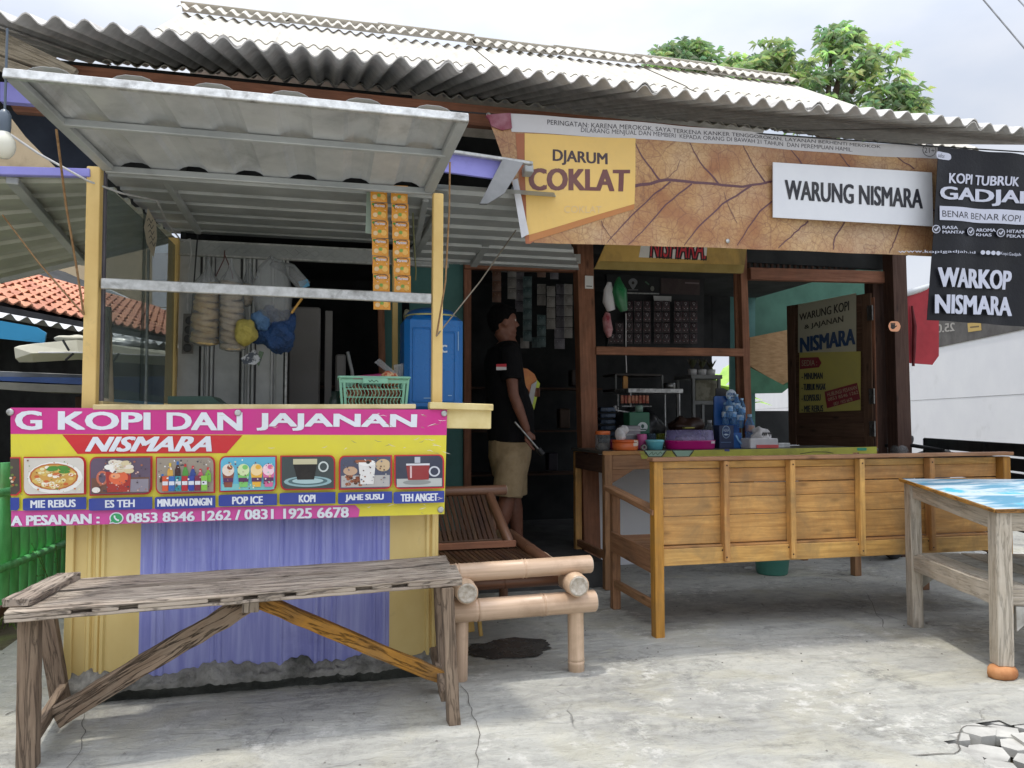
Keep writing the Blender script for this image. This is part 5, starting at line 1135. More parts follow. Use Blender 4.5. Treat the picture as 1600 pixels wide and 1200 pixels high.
mb = MB(); mb.quad((.14, 3.9, t1-.01), (.3, 3.9, t1+.0), (.31, 4.0, t1+.03), (.15, 4.0, t1+.015), th=.004); mb.build('pink_packet', plastic('pink_plastic', 'd84a92'), label='pink plastic packet lying on top in the mint green basket', category='packet')
pb = thing('snack_bags', 'clear plastic snack bags with red seasoning piled in the green basket', 'snack bags', (.32, 3.97, t1-.03))
m_snk = mat('snack_crumbs', 'b5553a', 'd9b58a', rough=.8, scale=40, lo=.45, hi=.55, bump=.5)
for k in range(7): blob((.12+.04*k, 3.95+.02*(k % 3), KC+.07+.02*(k % 2)), 1, (.035, .05, .045), .02, 30, 12, k).build('snack', mat('snack_mix', 'a98a6a', '7d3a2c', rough=.8, scale=30, lo=.45, hi=.55), pb)
blob((.335, 3.96, t1+.0), 1, (.05, .04, .035), .02, 30, 14).build('snack', m_snk, pb)
mb = MB(); mb.prism([at(585, 566, y=3.95), at(593, 560, y=3.95), at(628, 590, y=3.95), at(618, 592, y=3.95)], (0, .02, 0)); mb.build('bag_film', g_bag, pb)
mb = MB(); mb.prism([at(615, 570, y=4.0), at(630, 568, y=4.0), at(630, 590, y=4.0), at(618, 592, y=4.0)], (0, .02, 0)); mb.build('bag_film', g_bag, pb)
# little dark jar and green tray on the counter
mb = MB(); mb.lathe([(.02, 0), (.034, .002), (.038, .03), (.03, .07), (.024, .075), (.026, .1), (.0, .102)], (at(525, 620, y=4.0).x, 4.0, KC), 14); mb.build('dark_bottle', plastic('dark_green_plastic', '1d2c28'), label='small dark green pot standing left of the mint basket', category='pot')
mb = MB(); mb.prism([at(262, 619, y=3.75), at(330, 619, y=3.75), at(345, 631, y=3.75), at(262, 631, y=3.75)], (0, .3, 0)); mb.build('green_tray', plastic('dark_green_tray', '27483f'), label='dark green tray lying on the kiosk counter below the sockets', category='tray')
# fridge and small appliance deeper inside
fr_ = thing('grey_fridge', 'plain grey metal fridge standing behind the kiosk counter', 'fridge', (-.1, 5.5, 0))
m_frd = mat('fridge_enamel', '8a8784', '7a7774', rough=.45, scale=1.5, bump=.02)
a, b = at(451, 500, y=5.35).x, at(496, 500, y=5.35).x; zt = at(470, 479, y=5.35).z
mb = MB(); mb.box(a, b+.02, 5.35, 5.9, 0, zt, .01); mb.build('body', m_frd, fr_); mb = MB(); mb.box(b+.05, b+.10, 5.36, 5.40, .8, zt-.02, .004); mb.build('door_edge', m_frd, fr_)
ap = thing('rice_dispenser', 'small grey appliance beside the fridge inside the kiosk', 'appliance', at(533, 600, y=5.3)); 
mb = MB(); mb.box(at(524, 600, y=5.3).x, at(540, 600, y=5.3).x, 5.3, 5.5, 1.0, at(530, 553, y=5.3).z, .01); mb.build('housing', m_frd, ap); mb = MB(); mb.tube([at(543, 550, y=5.28), at(550, 580, y=5.26), at(553, 615, y=5.26)], .012, 8); mb.build('handle', m_zinc, ap)
mb = MB(); mb.box(-.1, .55, 5.4, 5.7, .98, 1.02, .004); mb.build('inner_shelf', w_housed, label='dim wooden shelf inside behind the kiosk counter', category='shelf')
for k, (px, c) in enumerate(((563, '9a9a98'), (577, '8b8f8c'), (590, '7c7f80'))):
    c3 = at(px, 590, y=5.5); mb = MB(); mb.lathe([(.03, 0), (.04, .005), (.042, .05), (.03, .055)], (c3.x, 5.5, 1.02), 12); mb.build('bowl', plastic('grey_bowl_%d' % k, c), label=('left grey bowl on the dim inner shelf', 'middle grey bowl on the dim inner shelf', 'right grey bowl on the dim inner shelf')[k], category='bowl', group='bowls on the inner shelf')
# white plastic bag on wall inside
blob(at(637, 495, y=5.5)+V3(0, 0, 0), 1, (.03, .02, .05), .02, 30).build('small_bag', mat('pale_bag', 'a9a68f', rough=.4), label='small pale plastic bag hanging on the timber post inside the kiosk', category='bag')
# bags of crackers
kp_m = mat('cracker_rings', 'dfc48f', 'c7a872', rough=.7, scale=30, bump=.4)
def cracker(px, top, bot, rpx, label, lean=0., y=4.3, m=kp_m):
    t = thing('cracker_bundle', label, 'crackers', at(px, bot, y=y), 'ring crackers hung in plastic bags'); p0, p1 = at(px, top, y=y), at(px+lean, bot, y=y); R = rpx/FPX*y; n = max(5, int((p0-p1).length/.03))
    for k in range(n):
        c = p0.lerp(p1, (k+.5)/n); tilt = Vector((random.uniform(-.15, .35), -.25, 1)).normalized(); rr = R*(.86+.16*min(1, (k+1)/n*1.3)); ref = Vector((1, 0, 0)); a = (ref-tilt*ref.dot(tilt)).normalized(); b = tilt.cross(a)
        mb = MB(); q = [c+a*math.cos(6.2832*i/14)*(rr-.014)*(1+.06*math.sin(i*2.1+k))+b*math.sin(6.2832*i/14)*(rr-.014) for i in range(15)]; mb.tube(q, [.0165+.002*math.sin(i*3+k) for i in range(15)], 7, caps=False); mb.build('cracker_ring', m, t)
    mb = MB(); mb.tube([p0+V3(0, 0, .12), p0+V3(0, 0, .06), p0+V3(0, 0, .0), p0.lerp(p1, .5), p1, p1-V3(0, 0, .015)], [.004, .02, R*1.0, R*1.1, R*1.12, R*.5], 16); mb.build('clear_bag', g_bag, t)
    return t
cracker(325, 442, 536, 19, 'golden ring crackers in a clear bag, the wider bundle nearest the sockets', -6)
cracker(361, 440, 545, 17, 'pale twisted ring crackers in a clear bag beside the yellow bag', 3, 4.28, mat('pale_cracker_rings', 'dcc8aa', 'c4ae90', rough=.7, scale=30, bump=.4))
cracker(389, 445, 475, 10, 'short bundle of ring crackers half behind the clear bags', -8, 4.36, mat('pale_cracker_rings', 'cbb79c'))
line_thing('hook_wire', 'reddish hanging wires holding the cracker bags', 'wire', [at(351, 392, y=4.5), at(350, 405, y=4.4), at(337, 432, y=4.3)], .003, mat('red_wire', '6e4040', '573030'))
line_thing('hook_wire', 'thin wire from the header down to the pale cracker bag', 'wire', [at(351, 398, y=4.4), at(362, 425, y=4.3), at(364, 436, y=4.3)], .003, MATS['red_wire'])
yb2 = blob(at(384, 519, y=4.2), 1, (.055, .05, .068), .016, 22, 20, 2); yb2.build('yellow_bag', mat('yellow_film', 'c9bb62', 'b0a048', rough=.4, scale=14, bump=.9, bdist=.03), label='small yellow plastic bag hanging between crackers and blue bag', category='bag')
blob(at(430, 515, y=4.3), 1, (.10, .07, .115), .045, 16, 26, 5).build('blue_bag', mat('blue_film', '2b5288', '1d3a66', rough=.35, scale=12, bump=.9, bdist=.03), label='bulging blue plastic bag hanging in the kiosk opening', category='bag')
mb = blob(at(408, 500, y=4.24), 1, (.045, .03, .05), .03, 20, 18, 9); mb.build('blue_pouch', mat('pale_blue_film', '5f84ad', '3c6494', rough=.35, scale=14, bump=.9, bdist=.03), label='small shiny blue pouch in front of the blue bag', category='pouch')
mb = MB(); mb.tube([at(430, 405, y=4.3), at(425, 420, y=4.3), at(425, 455, y=4.28), at(428, 490, y=4.28), at(430, 510, y=4.3)], [.03, .075, .10, .09, .05], 16)
for v in mb.v: v += noise.noise_vector(v*14)*.025
mb.build('clear_bag', g_bag, label='large clear plastic bag above the blue bag', category='bag')
mb = MB(); mb.tube([at(425, 412, y=4.33), at(450, 420, y=4.3), at(475, 445, y=4.28), at(468, 460, y=4.3)], [.02, .04, .045, .02], 12); 
for v in mb.v: v += noise.noise_vector(v*14+Vector((3, 3, 3)))*.02
mb.build('clear_bag', g_bag, label='small clear bag with a blue end sticking out to the right', category='bag')
mb = MB(); mb.prism([at(466, 440, y=4.25), at(480, 436, y=4.25), at(484, 446, y=4.25), at(470, 452, y=4.25)], (0, .02, 0)); mb.build('blue_wrapper', mat('sky_blue_film', '3f8ab0', rough=.3), label='light blue wrapper end at the small clear bag', category='wrapper')
mb = MB(); mb.bar(at(472, 466, y=4.24), at(455, 490, y=4.24), .012, .02, up=(0, 1, 0)); mb.build('yellow_stick_pack', plastic('amber_film', 'c2933c'), label='yellow stick pack poking out beside the blue bag', category='packet')
mb = MB(); mb.prism([at(376, 560, y=4.3), at(398, 546, y=4.3), at(408, 562, y=4.3), at(398, 570, y=4.3), at(380, 568, y=4.3)], (0, .02, 0)); mb.build('striped_packet', mat('striped_film', '2a3540', 'b9bcc0', rough=.3, scale=26, lo=.47, hi=.52), label='dark striped packet hanging under the yellow bag', category='packet')
mb = MB(); mb.prism([at(400, 566, y=4.31), at(405, 548, y=4.31), at(412, 550, y=4.31), at(404, 572, y=4.31)], (0, .02, 0)); mb.build('green_packet', mat('olive_film', '4f6b45', rough=.3), label='narrow green packet next to the striped one', category='packet')
# socket strip
ss = thing('socket_strip', 'extension socket strip with four round sockets on the zinc wall', 'socket strip', at(295, 555, y=4.9))
q = [at(288, 491, y=4.94), at(306, 491, y=4.94), at(302, 553, y=4.94), at(285, 553, y=4.94)]
mb = MB(); mb.prism(q, (0, -.03, 0)); mb.build('housing', plastic('grey_brown_plastic', '6f6a62'), ss)
for k in range(4):
    c = at(296.5-k*1.2, 501+k*14.2, y=4.905); mb = MB(); mb.lathe([(.012, 0), (.024, 0), (.025, .004), (.018, .006), (.017, .001)], c, 16, (0, -1, 0)); mb.build('socket', plastic('dark_socket', '34322f'), ss)
# cardboard tag by the window
tg = thing('cardboard_tag', 'narrow cardboard tag with black writing hanging behind the glass', 'tag', at(232, 395, y=4.2))
Y = 4.15; mb = MB(); mb.prism([at(231, 325, y=Y), at(244, 348, y=Y), at(245, 372, y=Y), at(240, 402, y=Y), at(229, 380, y=Y), at(225, 355, y=Y)], (0, .004, 0)); mb.build('card', mat('cardboard', '9d9482', '8b8270', rough=.9), tg)
pr = Print(lambda px, py: at(px, py, y=Y), YN, .001)
for k in range(5): pr.line([(230+k, 345+k*9), (233+k, 341+k*9), (236+k, 349+k*9), (239+k, 343+k*9)], .5, '2d2b28', False)
pr.build('scribble', PRB, tg)
# orange sachet strips
def sachet_mesh(w_, h_, draw, name, m, bulge=.006):
    def S(px, py):
        u, v = px/w_+.5, py/h_+.5; return Vector((px, -bulge*max(0., math.sin(math.pi*u))*max(0., math.sin(math.pi*v))**.6, -py))
    pr = Print(S, YN, .0003, .0002); pr.band([(-w_/2, -h_/2), (w_/2, -h_/2), (w_/2, h_/2), (-w_/2, h_/2)], draw[0], 8, 8); z = pr.z
    for f in draw[1:]: f(pr)
    bkm = [(v.x, .002, v.z) for v in [S(-w_/2, -h_/2), S(w_/2, -h_/2), S(w_/2, h_/2), S(-w_/2, h_/2)]]; pr.add(bkm, [(0, 1, 2, 3)], col=(.5, .5, .5))
    o = pr.build(name, m, loc=(0, 0, 0)); return o
W_, H_ = .078, .083
_lim = 15.
ms = sachet_mesh(W_, H_, ['e09a35',
    lambda p: p.poly([(-.039, -.014), (.039, -.016), (.039, .001), (-.039, .003)], 'c9302c'),
    lambda p: p.rrect([(-.030, -.038), (.032, -.040), (.032, -.014), (-.029, -.011)], '1d1840', .25),
    lambda p: p.text('Marimas', [(-.023, -.032), (.024, -.034), (.024, -.020), (-.023, -.018)], 'dfe0ea', .03),
    lambda p: [p.ell((x, y), r, r, c, 12, False) for x, y, r, c in ((.018, .018, .014, 'f0bd62'), (-.02, .02, .011, 'e8c99a'), (.0, .012, .009, '7fa84a'), (-.002, .028, .010, 'e8a03c'), (-.03, -.03, .006, '4f8a3c'))], lambda p: p.up(),
    lambda p: p.line([(-.02, -.0045), (.03, -.0055)], .0012, 'e8d8d0')], 'sachet', PRF)
def strip(name, label, group, mesh_o, pts, hh, cat='sachets', tilt=0.):
    t = thing(name, label, cat, pts[0], group)
    for k in range(len(pts)):
        o = mesh_o.copy(); COL.objects.link(o); o.parent = t; o.location = pts[k]-pts[0]; o.rotation_euler = (random.uniform(-.06, .06), tilt, random.uniform(-.12, .12))
    return t
strip('sachet_strip', 'long strip of orange drink sachets, the left and longer of the pair', 'orange drink sachet strips', ms, [at(592+k*.8, 300+k*28+2, y=3.62) for k in range(7)], H_)
strip('sachet_strip', 'strip of orange drink sachets, shorter one nearer the right post', 'orange drink sachet strips', ms, [at(624+k*1.0, 302+k*28+2, y=3.60) for k in range(6)], H_)
mb = MB(); mb.prism([at(573, 300, y=3.66), at(584, 300, y=3.66), at(582, 366, y=3.66), at(571, 364, y=3.66)], (0, .003, 0)); mb.build('pale_sachet', mat('pale_green_film', '9fb0a0', rough=.3, bump=.3), label='pale green packet behind the left orange sachet strip', category='packet')
mb = MB(); mb.tube([at(645, 333, y=3.7), at(647, 380, y=3.7), at(650, 425, y=3.7), at(649, 438, y=3.7)], .004, 6); mb.build('hanging_strap', mat('olive_strap', '6b6b44', rough=.8), label='thin olive strap hanging right of the orange sachets', category='strap')
bpy.data.objects.remove(ms)
# ================================================================ THINGS ON THE COUNTER TABLE
TZ2 = TT+.001
def tx(px, y): return at(px, 700, y=y).x
def pot(name, label, cat, px, y, parts, group=None, n=24):
    t = thing(name, label, cat, (tx(px, y), y, TZ2), group)
    for nm, prof, m in parts:
        mb = MB(); mb.lathe(prof, (tx(px, y), y, TZ2), n); mb.build(nm, m, t)
    return t
m_or = plastic('orange_plastic', 'e0723a', .35); m_pk = plastic('magenta_plastic', 'c21a7c', .3); m_aq = plastic('aqua_plastic', '6cc3cf', .3); m_grn = plastic('dark_green_box', '2f6a50', .45); m_wh = plastic('white_plastic', 'd8d8d8', .35)
pot('screw_jar', 'clear plastic jar with an orange screw lid at the left table corner', 'jar', 942, 5.12, (('jar_body', [(.004, 0), (.05, 0), (.053, .01), (.053, .105), (.046, .115)], g_jar), ('lid', [(.05, .108), (.053, .111), (.053, .130), (.049, .134), (.002, .135)], m_or), ('contents', [(.002, .005), (.043, .006), (.044, .03), (.03, .045), (.002, .05)], mat('brown_sugar', '8f8478', '6c6258', rough=.8, scale=30))))
tn = pot('orange_tin', 'round orange plastic tub with a white crumpled tissue on top', 'tub', 977, 5.03, (('tub', [(.004, 0), (.084, 0), (.09, .008), (.09, .052), (.083, .056)], m_or), ('lid', [(.086, .052), (.092, .055), (.092, .070), (.088, .074), (.002, .075)], plastic('orange_lid', 'd4622c', .3))))
pr = Print(lambda px, py: at(px, py, y=4.945), YN, .001); pr.rrect(hz(985, 688, 997, 697), 'd9c9b8', .2); pr.line([(987, 692), (995, 691)], .6, 'a04a30'); pr.build('tub_label', PRB, tn)
blob((tx(973, 5.03), 5.02, TZ2+.115), 1, (.032, .03, .045), .035, 22, 20, 1).build('tissue', mat('tissue_paper', 'd5d3d3', rough=.9, bump=.3, scale=30), label='crumpled white tissue on the round orange tub', category='tissue')
bx = thing('steel_box', 'brushed grey box behind the orange tub', 'box', (tx(988, 5.25), 5.25, TZ2)); mb = MB(); mb.box(tx(972, 5.25), tx(997, 5.25), 5.2, 5.32, TZ2, TZ2+.17, .004); mb.build('body', mat('brushed_grey', '8d8a8c', '75737a', rough=.4, metal=.3, scale=4, stretch=(1, 1, 12)), bx)
for z in (.10, .135): 
    mb = MB(); mb.box(tx(972, 5.25), tx(997, 5.25), 5.194, 5.199, TZ2+z, TZ2+z+.006, .001); mb.build('ledge', m_alu, bx)
mb = MB(); mb.lathe([(.002, 0), (.03, 0), (.034, .01), (.036, .1), (.034, .11), (.002, .111)], (tx(1003, 5.16), 5.16, TZ2), 18); mb.build('pink_cup', plastic('pink_cup_plastic', 'c45a92', .35), label='pink plastic cup standing behind the small round tape', category='cup')
mb = MB(); mb.lathe([(.002, 0), (.045, 0), (.05, .01), (.05, .06), (.045, .07), (.002, .071)], (tx(963, 5.25), 5.25, TZ2), 18); mb.build('pink_tub', plastic('rose_plastic', 'b5456a', .35), label='small rose pink tub behind the orange tub', category='tub')
mb = MB(); mb.lathe([(.009, 0), (.009, .02), (.021, .02), (.021, 0), (.009, 0)], (tx(1004, 4.98), 4.97, TZ2+.021), 20, (0, -1, 0), caps=False); mb.build('tape_roll', mat('grey_tape', '7a7670', rough=.5), label='small grey tape roll on edge at the front of the table', category='tape')
gb = thing('green_box', 'dark green box with an oval white logo on the table', 'box', (tx(1007, 5.4), 5.4, TZ2)); mb = MB(); mb.box(tx(982, 5.42), tx(1014, 5.42), 5.4, 5.52, TZ2, TZ2+.27, .006); mb.build('body', m_grn, gb)
pr = Print(lambda px, py: at(px, py, y=5.395), YN, .001); pr.ell((1004, 667), 8, 7.5, 'c9d2d0'); pr.ell((1004, 666), 2.4, 3.2, '33564a'); pr.line([(998, 671), (1010, 671)], .8, '33564a'); pr.line([(1000, 674), (1008, 674)], .5, '33564a'); pr.build('logo', PRB, gb)
mb = MB(); mb.lathe([(.002, 0), (.03, 0), (.03, .05), (.002, .051)], (tx(999, 5.46), 5.46, TZ2+.271), 14); mb.build('green_pot', plastic('sage_plastic', '6f8a7c', .4), label='small sage pot on top of the dark green box', category='pot')
pot('aqua_bowl', 'small aqua blue plastic tub with lid in the middle of the table', 'tub', 1023, 5.06, (('bowl', [(.004, 0), (.052, 0), (.062, .05), (.064, .056)], m_aq), ('lid', [(.064, .055), (.067, .058), (.067, .068), (.06, .072), (.002, .073)], plastic('aqua_lid', '7fd0da', .3))))
for px, c, l in ((1018, '6a7f92', 'grey blue drinking glass behind the aqua tub'), (1031, '8f9a3c', 'yellow green drinking glass behind the aqua tub')):
    pot('drinking_glass', l, 'glass', px, 5.3, (('glass_body', [(.002, 0), (.03, 0), (.032, .01), (.036, .11)], glassy('tinted_glass_'+c, c, .5)),), 'tinted glasses behind the aqua tub', 16)
pk = thing('cake_box', 'oval magenta food box with a clear violet lid', 'food box', (tx(1080, 5.12), 5.12, TZ2)); cx = tx(1080, 5.12)
mb = MB(); mb.lathe([(.004, 0), (.18, 0), (.188, .01), (.192, .055), (.196, .06), (.192, .064), (.004, .062)], (cx, 5.14, TZ2), 36, sy=.62); mb.build('tray', m_pk, pk)
mb = MB(); mb.lathe([(.186, .064), (.178, .13), (.17, .137), (.004, .14)], (cx, 5.14, TZ2), 36, sy=.62, caps=False); mb.build('clear_lid', g_lid, pk)
mb = MB(); mb.lathe([(.01, .065), (.12, .066), (.11, .085), (.02, .09)], (cx, 5.14, TZ2), 24, sy=.6); mb.build('cakes', mat('pale_cakes', 'c9c0c4', 'a89aa4', rough=.7, scale=30), pk)
pr = Print(lambda px, py: at(px, py, y=5.017), YN, .001); pr.poly(hz(1111, 689, 1117, 693), 'd8c8d2'); pr.build('price_tag', PRB, pk)
mb = MB(); mb.bar((tx(1068, 5.35), 5.35, TZ2+.15), (tx(1084, 5.35), 5.35, TZ2+.152), .05, .01); mb.build('yellow_card', plastic('yellow_card', 'b5b050'), label='yellow card lying behind the violet lid', category='card')
def bottle(name, label, px, y, z, h, r, m, capm, group=None, lab=None):
    t = thing(name, label, 'bottle', (tx(px, y) if px else 0, y, z), group); c = (tx(px, y), y, z)
    mb = MB(); mb.lathe([(.002, 0), (r*.9, 0), (r, h*.03), (r*.93, h*.2), (r, h*.3), (r, h*.6), (r*.9, h*.68), (r*.45, h*.86), (r*.4, h*.92)], c, 14, caps=False); mb.build('bottle_body', m, t)
    mb = MB(); mb.lathe([(r*.45, h*.9), (r*.47, h*.91), (r*.47, h), (.001, h)], c, 12); mb.build('cap', capm, t)
    if lab: mb = MB(); mb.lathe([(r*1.02, h*.34), (r*1.02, h*.58)], c, 14, caps=False); mb.build('bottle_label', lab, t)
    return t
m_lab = mat('bottle_label_print', '5b93c9', 'c9d7e2', rough=.4, scale=20, lo=.45, hi=.55); m_cap = plastic('light_blue_cap', '9cc0dc', .35)
bottle('glass_bottle', 'clear glass bottle with a grey cap left of the water display', 1109, 5.3, TZ2, .21, .038, g_jar, plastic('grey_cap', '8d8f92'))
# blue water display
dp = thing('water_display', 'blue cardboard water bottle display stand with a round white badge', 'display stand', (tx(1140, 5.3), 5.3, TZ2))
m_db = mat('blue_card', '1f4f94', '2a66ad', rough=.4, scale=4); D0, D1 = tx(1123, 5.36), tx(1162, 5.36); zt = at(1140, 619, y=5.42).z
mb = MB(); mb.prism([(D0, 5.42, TZ2), (D1, 5.42, TZ2), (D1, 5.42, zt-.01), (D1-.02, 5.42, zt), (D0+.01, 5.42, zt), (D0, 5.42, zt-.01)], (0, .015, 0)); mb.build('back_card', m_db, dp)
mb = MB(); mb.prism([at(1119, 607, y=5.5), at(1130, 606, y=5.5), at(1142, 612, y=5.5), at(1142, 660, y=5.5), at(1119, 660, y=5.5)], (0, .012, 0)); mb.build('dark_rear_card', mat('dark_card', '23242a', rough=.5), dp)
c = at(1142, 617.5, y=5.4); mb = MB(); mb.lathe([(.001, 0), (.044, 0), (.046, .004), (.044, .008), (.001, .008)], c, 24, (0, -1, 0)); mb.build('round_badge', mat('badge_card', 'b5c4d2', rough=.4), dp)
pr = Print(lambda px, py: at(px, py, y=5.391), YN, .001); pr.text('AQUA', hz(1136, 613.5, 1148.5, 618.5), '2d5f95', .03); pr.poly([(1136, 621.5), (1141, 619.5), (1148.5, 621.5), (1141, 623)], '2d5f95'); pr.build('badge_print', PRB, dp)
D2 = tx(1147, 5.2); mb = MB(); mb.box(tx(1124, 5.2), D2, 5.2, 5.41, TZ2, TZ2+.17, .003); mb.build('front_box', mat('navy_card', '1c2f57', rough=.4), dp); mb = MB(); mb.box(D2+.002, tx(1161, 5.2), 5.215, 5.41, TZ2, TZ2+.115, .003); mb.build('front_box', m_db, dp)
pr = Print(lambda px, py: at(px, py, y=5.197), YN, .001); pr.ell((1134.5, 675), 6.5, 10, '8fa6bd'); pr.ell((1134.5, 675), 5.6, 9, '23416f'); pr.text('AQUA', hz(1130, 670, 1139, 675), 'b9c8d6', .02); pr.poly([(1130, 679), (1134, 677.5), (1139, 679), (1134, 680.5)], 'b9c8d6'); pr.line([(1126, 691), (1142, 691)], .4, '5f7fa8')
pr.line([(1150, 680), (1153, 687), (1159, 694)], 1.2, '7fb3dc'); pr.build('box_print', PRB, dp)
for k, (px, y, z) in enumerate(((1134, 5.37, TZ2+.175), (1146, 5.36, TZ2+.175), (1157, 5.35, TZ2+.15), (1140, 5.34, TZ2+.22), (1152, 5.38, TZ2+.24), (1160, 5.39, TZ2+.21))):
    bottle('water_bottle', ('small water bottle left of the front row on the blue display', 'small water bottle in the middle of the front row on the blue display', 'small water bottle at the right end of the front row on the blue display', 'small water bottle raised behind the left pair on the display', 'small water bottle in the upper middle of the display', 'small water bottle upper right on the display')[k], px, y, z, .17, .028, g_blue, m_cap, 'bottled water on the blue display', m_lab)
bottle('water_bottle', 'single water bottle standing alone right of the blue display', 1172, 5.3, TZ2+.055, .20, .036, g_blue, m_cap, None, mat('brown_blue_label', 'a9826a', '4f7fb5', rough=.4, scale=14))
mb = MB(); mb.box(tx(1163, 5.3), tx(1182, 5.3), 5.25, 5.36, TZ2, TZ2+.054, .002); mb.build('blue_carton', mat('blue_white_carton', '3b5fa8', 'c9ced6', rough=.5, scale=10), label='low blue and white carton under the lone water bottle', category='carton')
tb_ = thing('tissue_pack', 'white and red tissue pack in clear wrap on the table', 'tissue pack', (tx(1190, 5.15), 5.15, TZ2)); x0, x1 = tx(1170, 5.1), tx(1214, 5.1)
mb = MB(); mb.box(x0, x1, 5.08, 5.22, TZ2, TZ2+.075, .006); mb.build('pack', mat('white_film', 'd6d5d6', 'c4c3c6', rough=.35, bump=.3), tb_)
mb = MB(); mb.box(x0+.05, x1-.002, 5.074, 5.079, TZ2+.004, TZ2+.028, .001); mb.build('red_band', plastic('coral_red', 'd85a58'), tb_)
mb = blob((x0*.45+x1*.55, 5.15, TZ2+.09), 1, (.07, .05, .055), .03, 22, 22, 4); mb.build('tissues', mat('tissue_paper', 'd5d3d3'), tb_)
mb = MB()
for k in range(5): x = tx(1190, 5.1)+k*.016; mb.tube([(x, 5.1, TZ2+.08), (x+.012, 5.095, TZ2+.12), (x+.03, 5.11, TZ2+.10)], .003, 5)
mb.build('black_stripes', m_black, tb_, kind='stuff')
mb = MB(); mb.box(tx(1216, 5.2), tx(1235, 5.2), 5.2, 5.28, TZ2, TZ2+.035, .003); mb.build('silver_box', m_alu, label='small silver box right of the tissue pack', category='box')
# ================================================================ INSIDE THE HOUSE
# dark red coffee sachets on the wall rack
W2, H2 = .082, .102
m2 = sachet_mesh(W2, H2, ['2c141a', lambda p: p.ell((0, -.028), .015, .012, 'a5a0a2', 10), lambda p: p.poly([(-.010, -.02), (.010, -.02), (.004, -.004), (-.004, -.004)], '8f8a8c'), lambda p: p.ell((0, -.026), .005, .005, '2c141a', 8), lambda p: p.poly([(-.030, .014), (.030, .006), (.030, .020), (-.030, .028)], '7d3038'), lambda p: p.line([(-.02, .03), (.026, .024)], .0025, 'b9b2b4')], 'sachet', PRF)
rack = thing('sachet_rack', 'black display board of hanging dark red coffee sachets behind the window', 'display board', at(1030, 545, y=7.3))
mb = MB(); mb.prism([at(948, 428, y=7.3), at(1100, 428, y=7.3), at(1100, 548, y=7.3), at(948, 548, y=7.3)], (0, .03, 0)); mb.build('board', mat('black_card', '1b1d1f', rough=.6), rack)
pr = Print(lambda px, py: at(px, py, y=7.295), YN, .001); pr.ell((989, 441), 7, 6, '7f8286'); pr.poly([(983, 444), (995, 444), (990, 452), (988, 452)], '7f8286'); pr.ell((989, 442), 2.2, 2.5, '1b1d1f'); pr.line([(981, 453), (997, 453)], .7, '6f7276'); pr.line([(1008, 440), (1014, 445)], 1.2, '4a6650'); pr.ell((1019, 451), 3, 4, '7a7c74')
pr.poly(hz(1032, 436, 1093, 460), '3c2c2c'); pr.line([(1070, 442), (1092, 443)], 1.2, '77696a'); pr.build('board_print', PRB, rack)
mb = MB(); mb.bar(at(948, 457, y=7.28), at(1030, 459, y=7.28), .01, .015); mb.build('shelf_edge', m_alu, rack)
mb = MB(); mb.prism([at(1021, 462, y=7.2), at(1049, 463, y=7.2), at(1049, 471, y=7.2), at(1022, 470, y=7.2)], (0, .003, 0)); mb.build('price_card', mat('paper_card', 'b9b9b8', rough=.8), label='white price card clipped above the coffee sachets', category='card')
nm = ['first', 'second', 'third', 'fourth', 'fifth', 'sixth', 'seventh', 'eighth', 'ninth', 'tenth']
for ci, (px, r0) in enumerate(((957, 3), (968, 2), (983, 0), (997, 0), (1011, 0), (1028, 0), (1041, 0), (1059, 0), (1071, 0), (1084, 0))):
    strip('coffee_sachet_strip', 'strip of dark red coffee sachets, %s column from the left on the black board' % nm[ci], 'coffee sachet strips on the black board', m2, [at(px, 478+17*k, y=7.18-.01*(ci % 2)) for k in range(r0, 4)], H2)
bpy.data.objects.remove(m2)
# silvery sachet strips inside the doorway
sil = []
for i, (bg_, c2, c3) in enumerate((('8a8680', '5a4638', 'b9b5ac'), ('6e6a70', '3d3440', 'a9a4aa'), ('7a5a4a', 'a07a4a', 'c4b49a'), ('4a5f5f', '2b4648', '8fa8a8'))):
    sil.append(sachet_mesh(.085, .10, [bg_, (lambda c: lambda p: p.rrect([(-.03, -.035), (.03, -.035), (.03, 0), (-.03, 0)], c, .2))(c2), (lambda c: lambda p: p.poly([(-.042, .012), (.042, .006), (.042, .02), (-.042, .026)], c))(c3), (lambda c: lambda p: p.line([(-.018, -.02), (.018, -.018)], .003, c))(c3)], 'sachet', PRF, .012))
cols = [(776, 430, 3, 2), (800, 425, 3, 0), (812, 428, 4, 1), (824, 440, 6, 3), (846, 425, 1, 2), (846, 452, 2, 0), (861, 455, 4, 0), (866, 428, 1, 1), (876, 452, 6, 1), (888, 452, 5, 0), (820, 536, 1, 0), (838, 535, 1, 3), (846, 500, 3, 3), (873, 520, 2, 1)]
ordn = ['first', 'second', 'third', 'fourth', 'fifth', 'sixth', 'seventh', 'eighth', 'ninth', 'tenth', 'eleventh', 'twelfth', 'thirteenth', 'fourteenth']
colord = sorted(range(len(cols)), key=lambda k: (cols[k][0], cols[k][1]))
for i, (px, py, n, kk) in enumerate(cols):
    strip('snack_sachet_strip', 'dim %s sachet strip in the doorway, %s counted from the left' % (('silver', 'grey violet', 'brown', 'teal')[kk], ordn[colord.index(i)]), 'sachet strips hanging in the doorway', sil[kk], [at(px, py+17*k, y=7.0+.04*(i % 3)) for k in range(n)], .1)
for o in sil: bpy.data.objects.remove(o)
mb = MB(); mb.bar(at(768, 424, y=7.05), at(900, 424, y=7.05), .02, .02); mb.build('hanging_rod', m_nail, label='thin rod carrying the sachet strips in the doorway', category='rod')
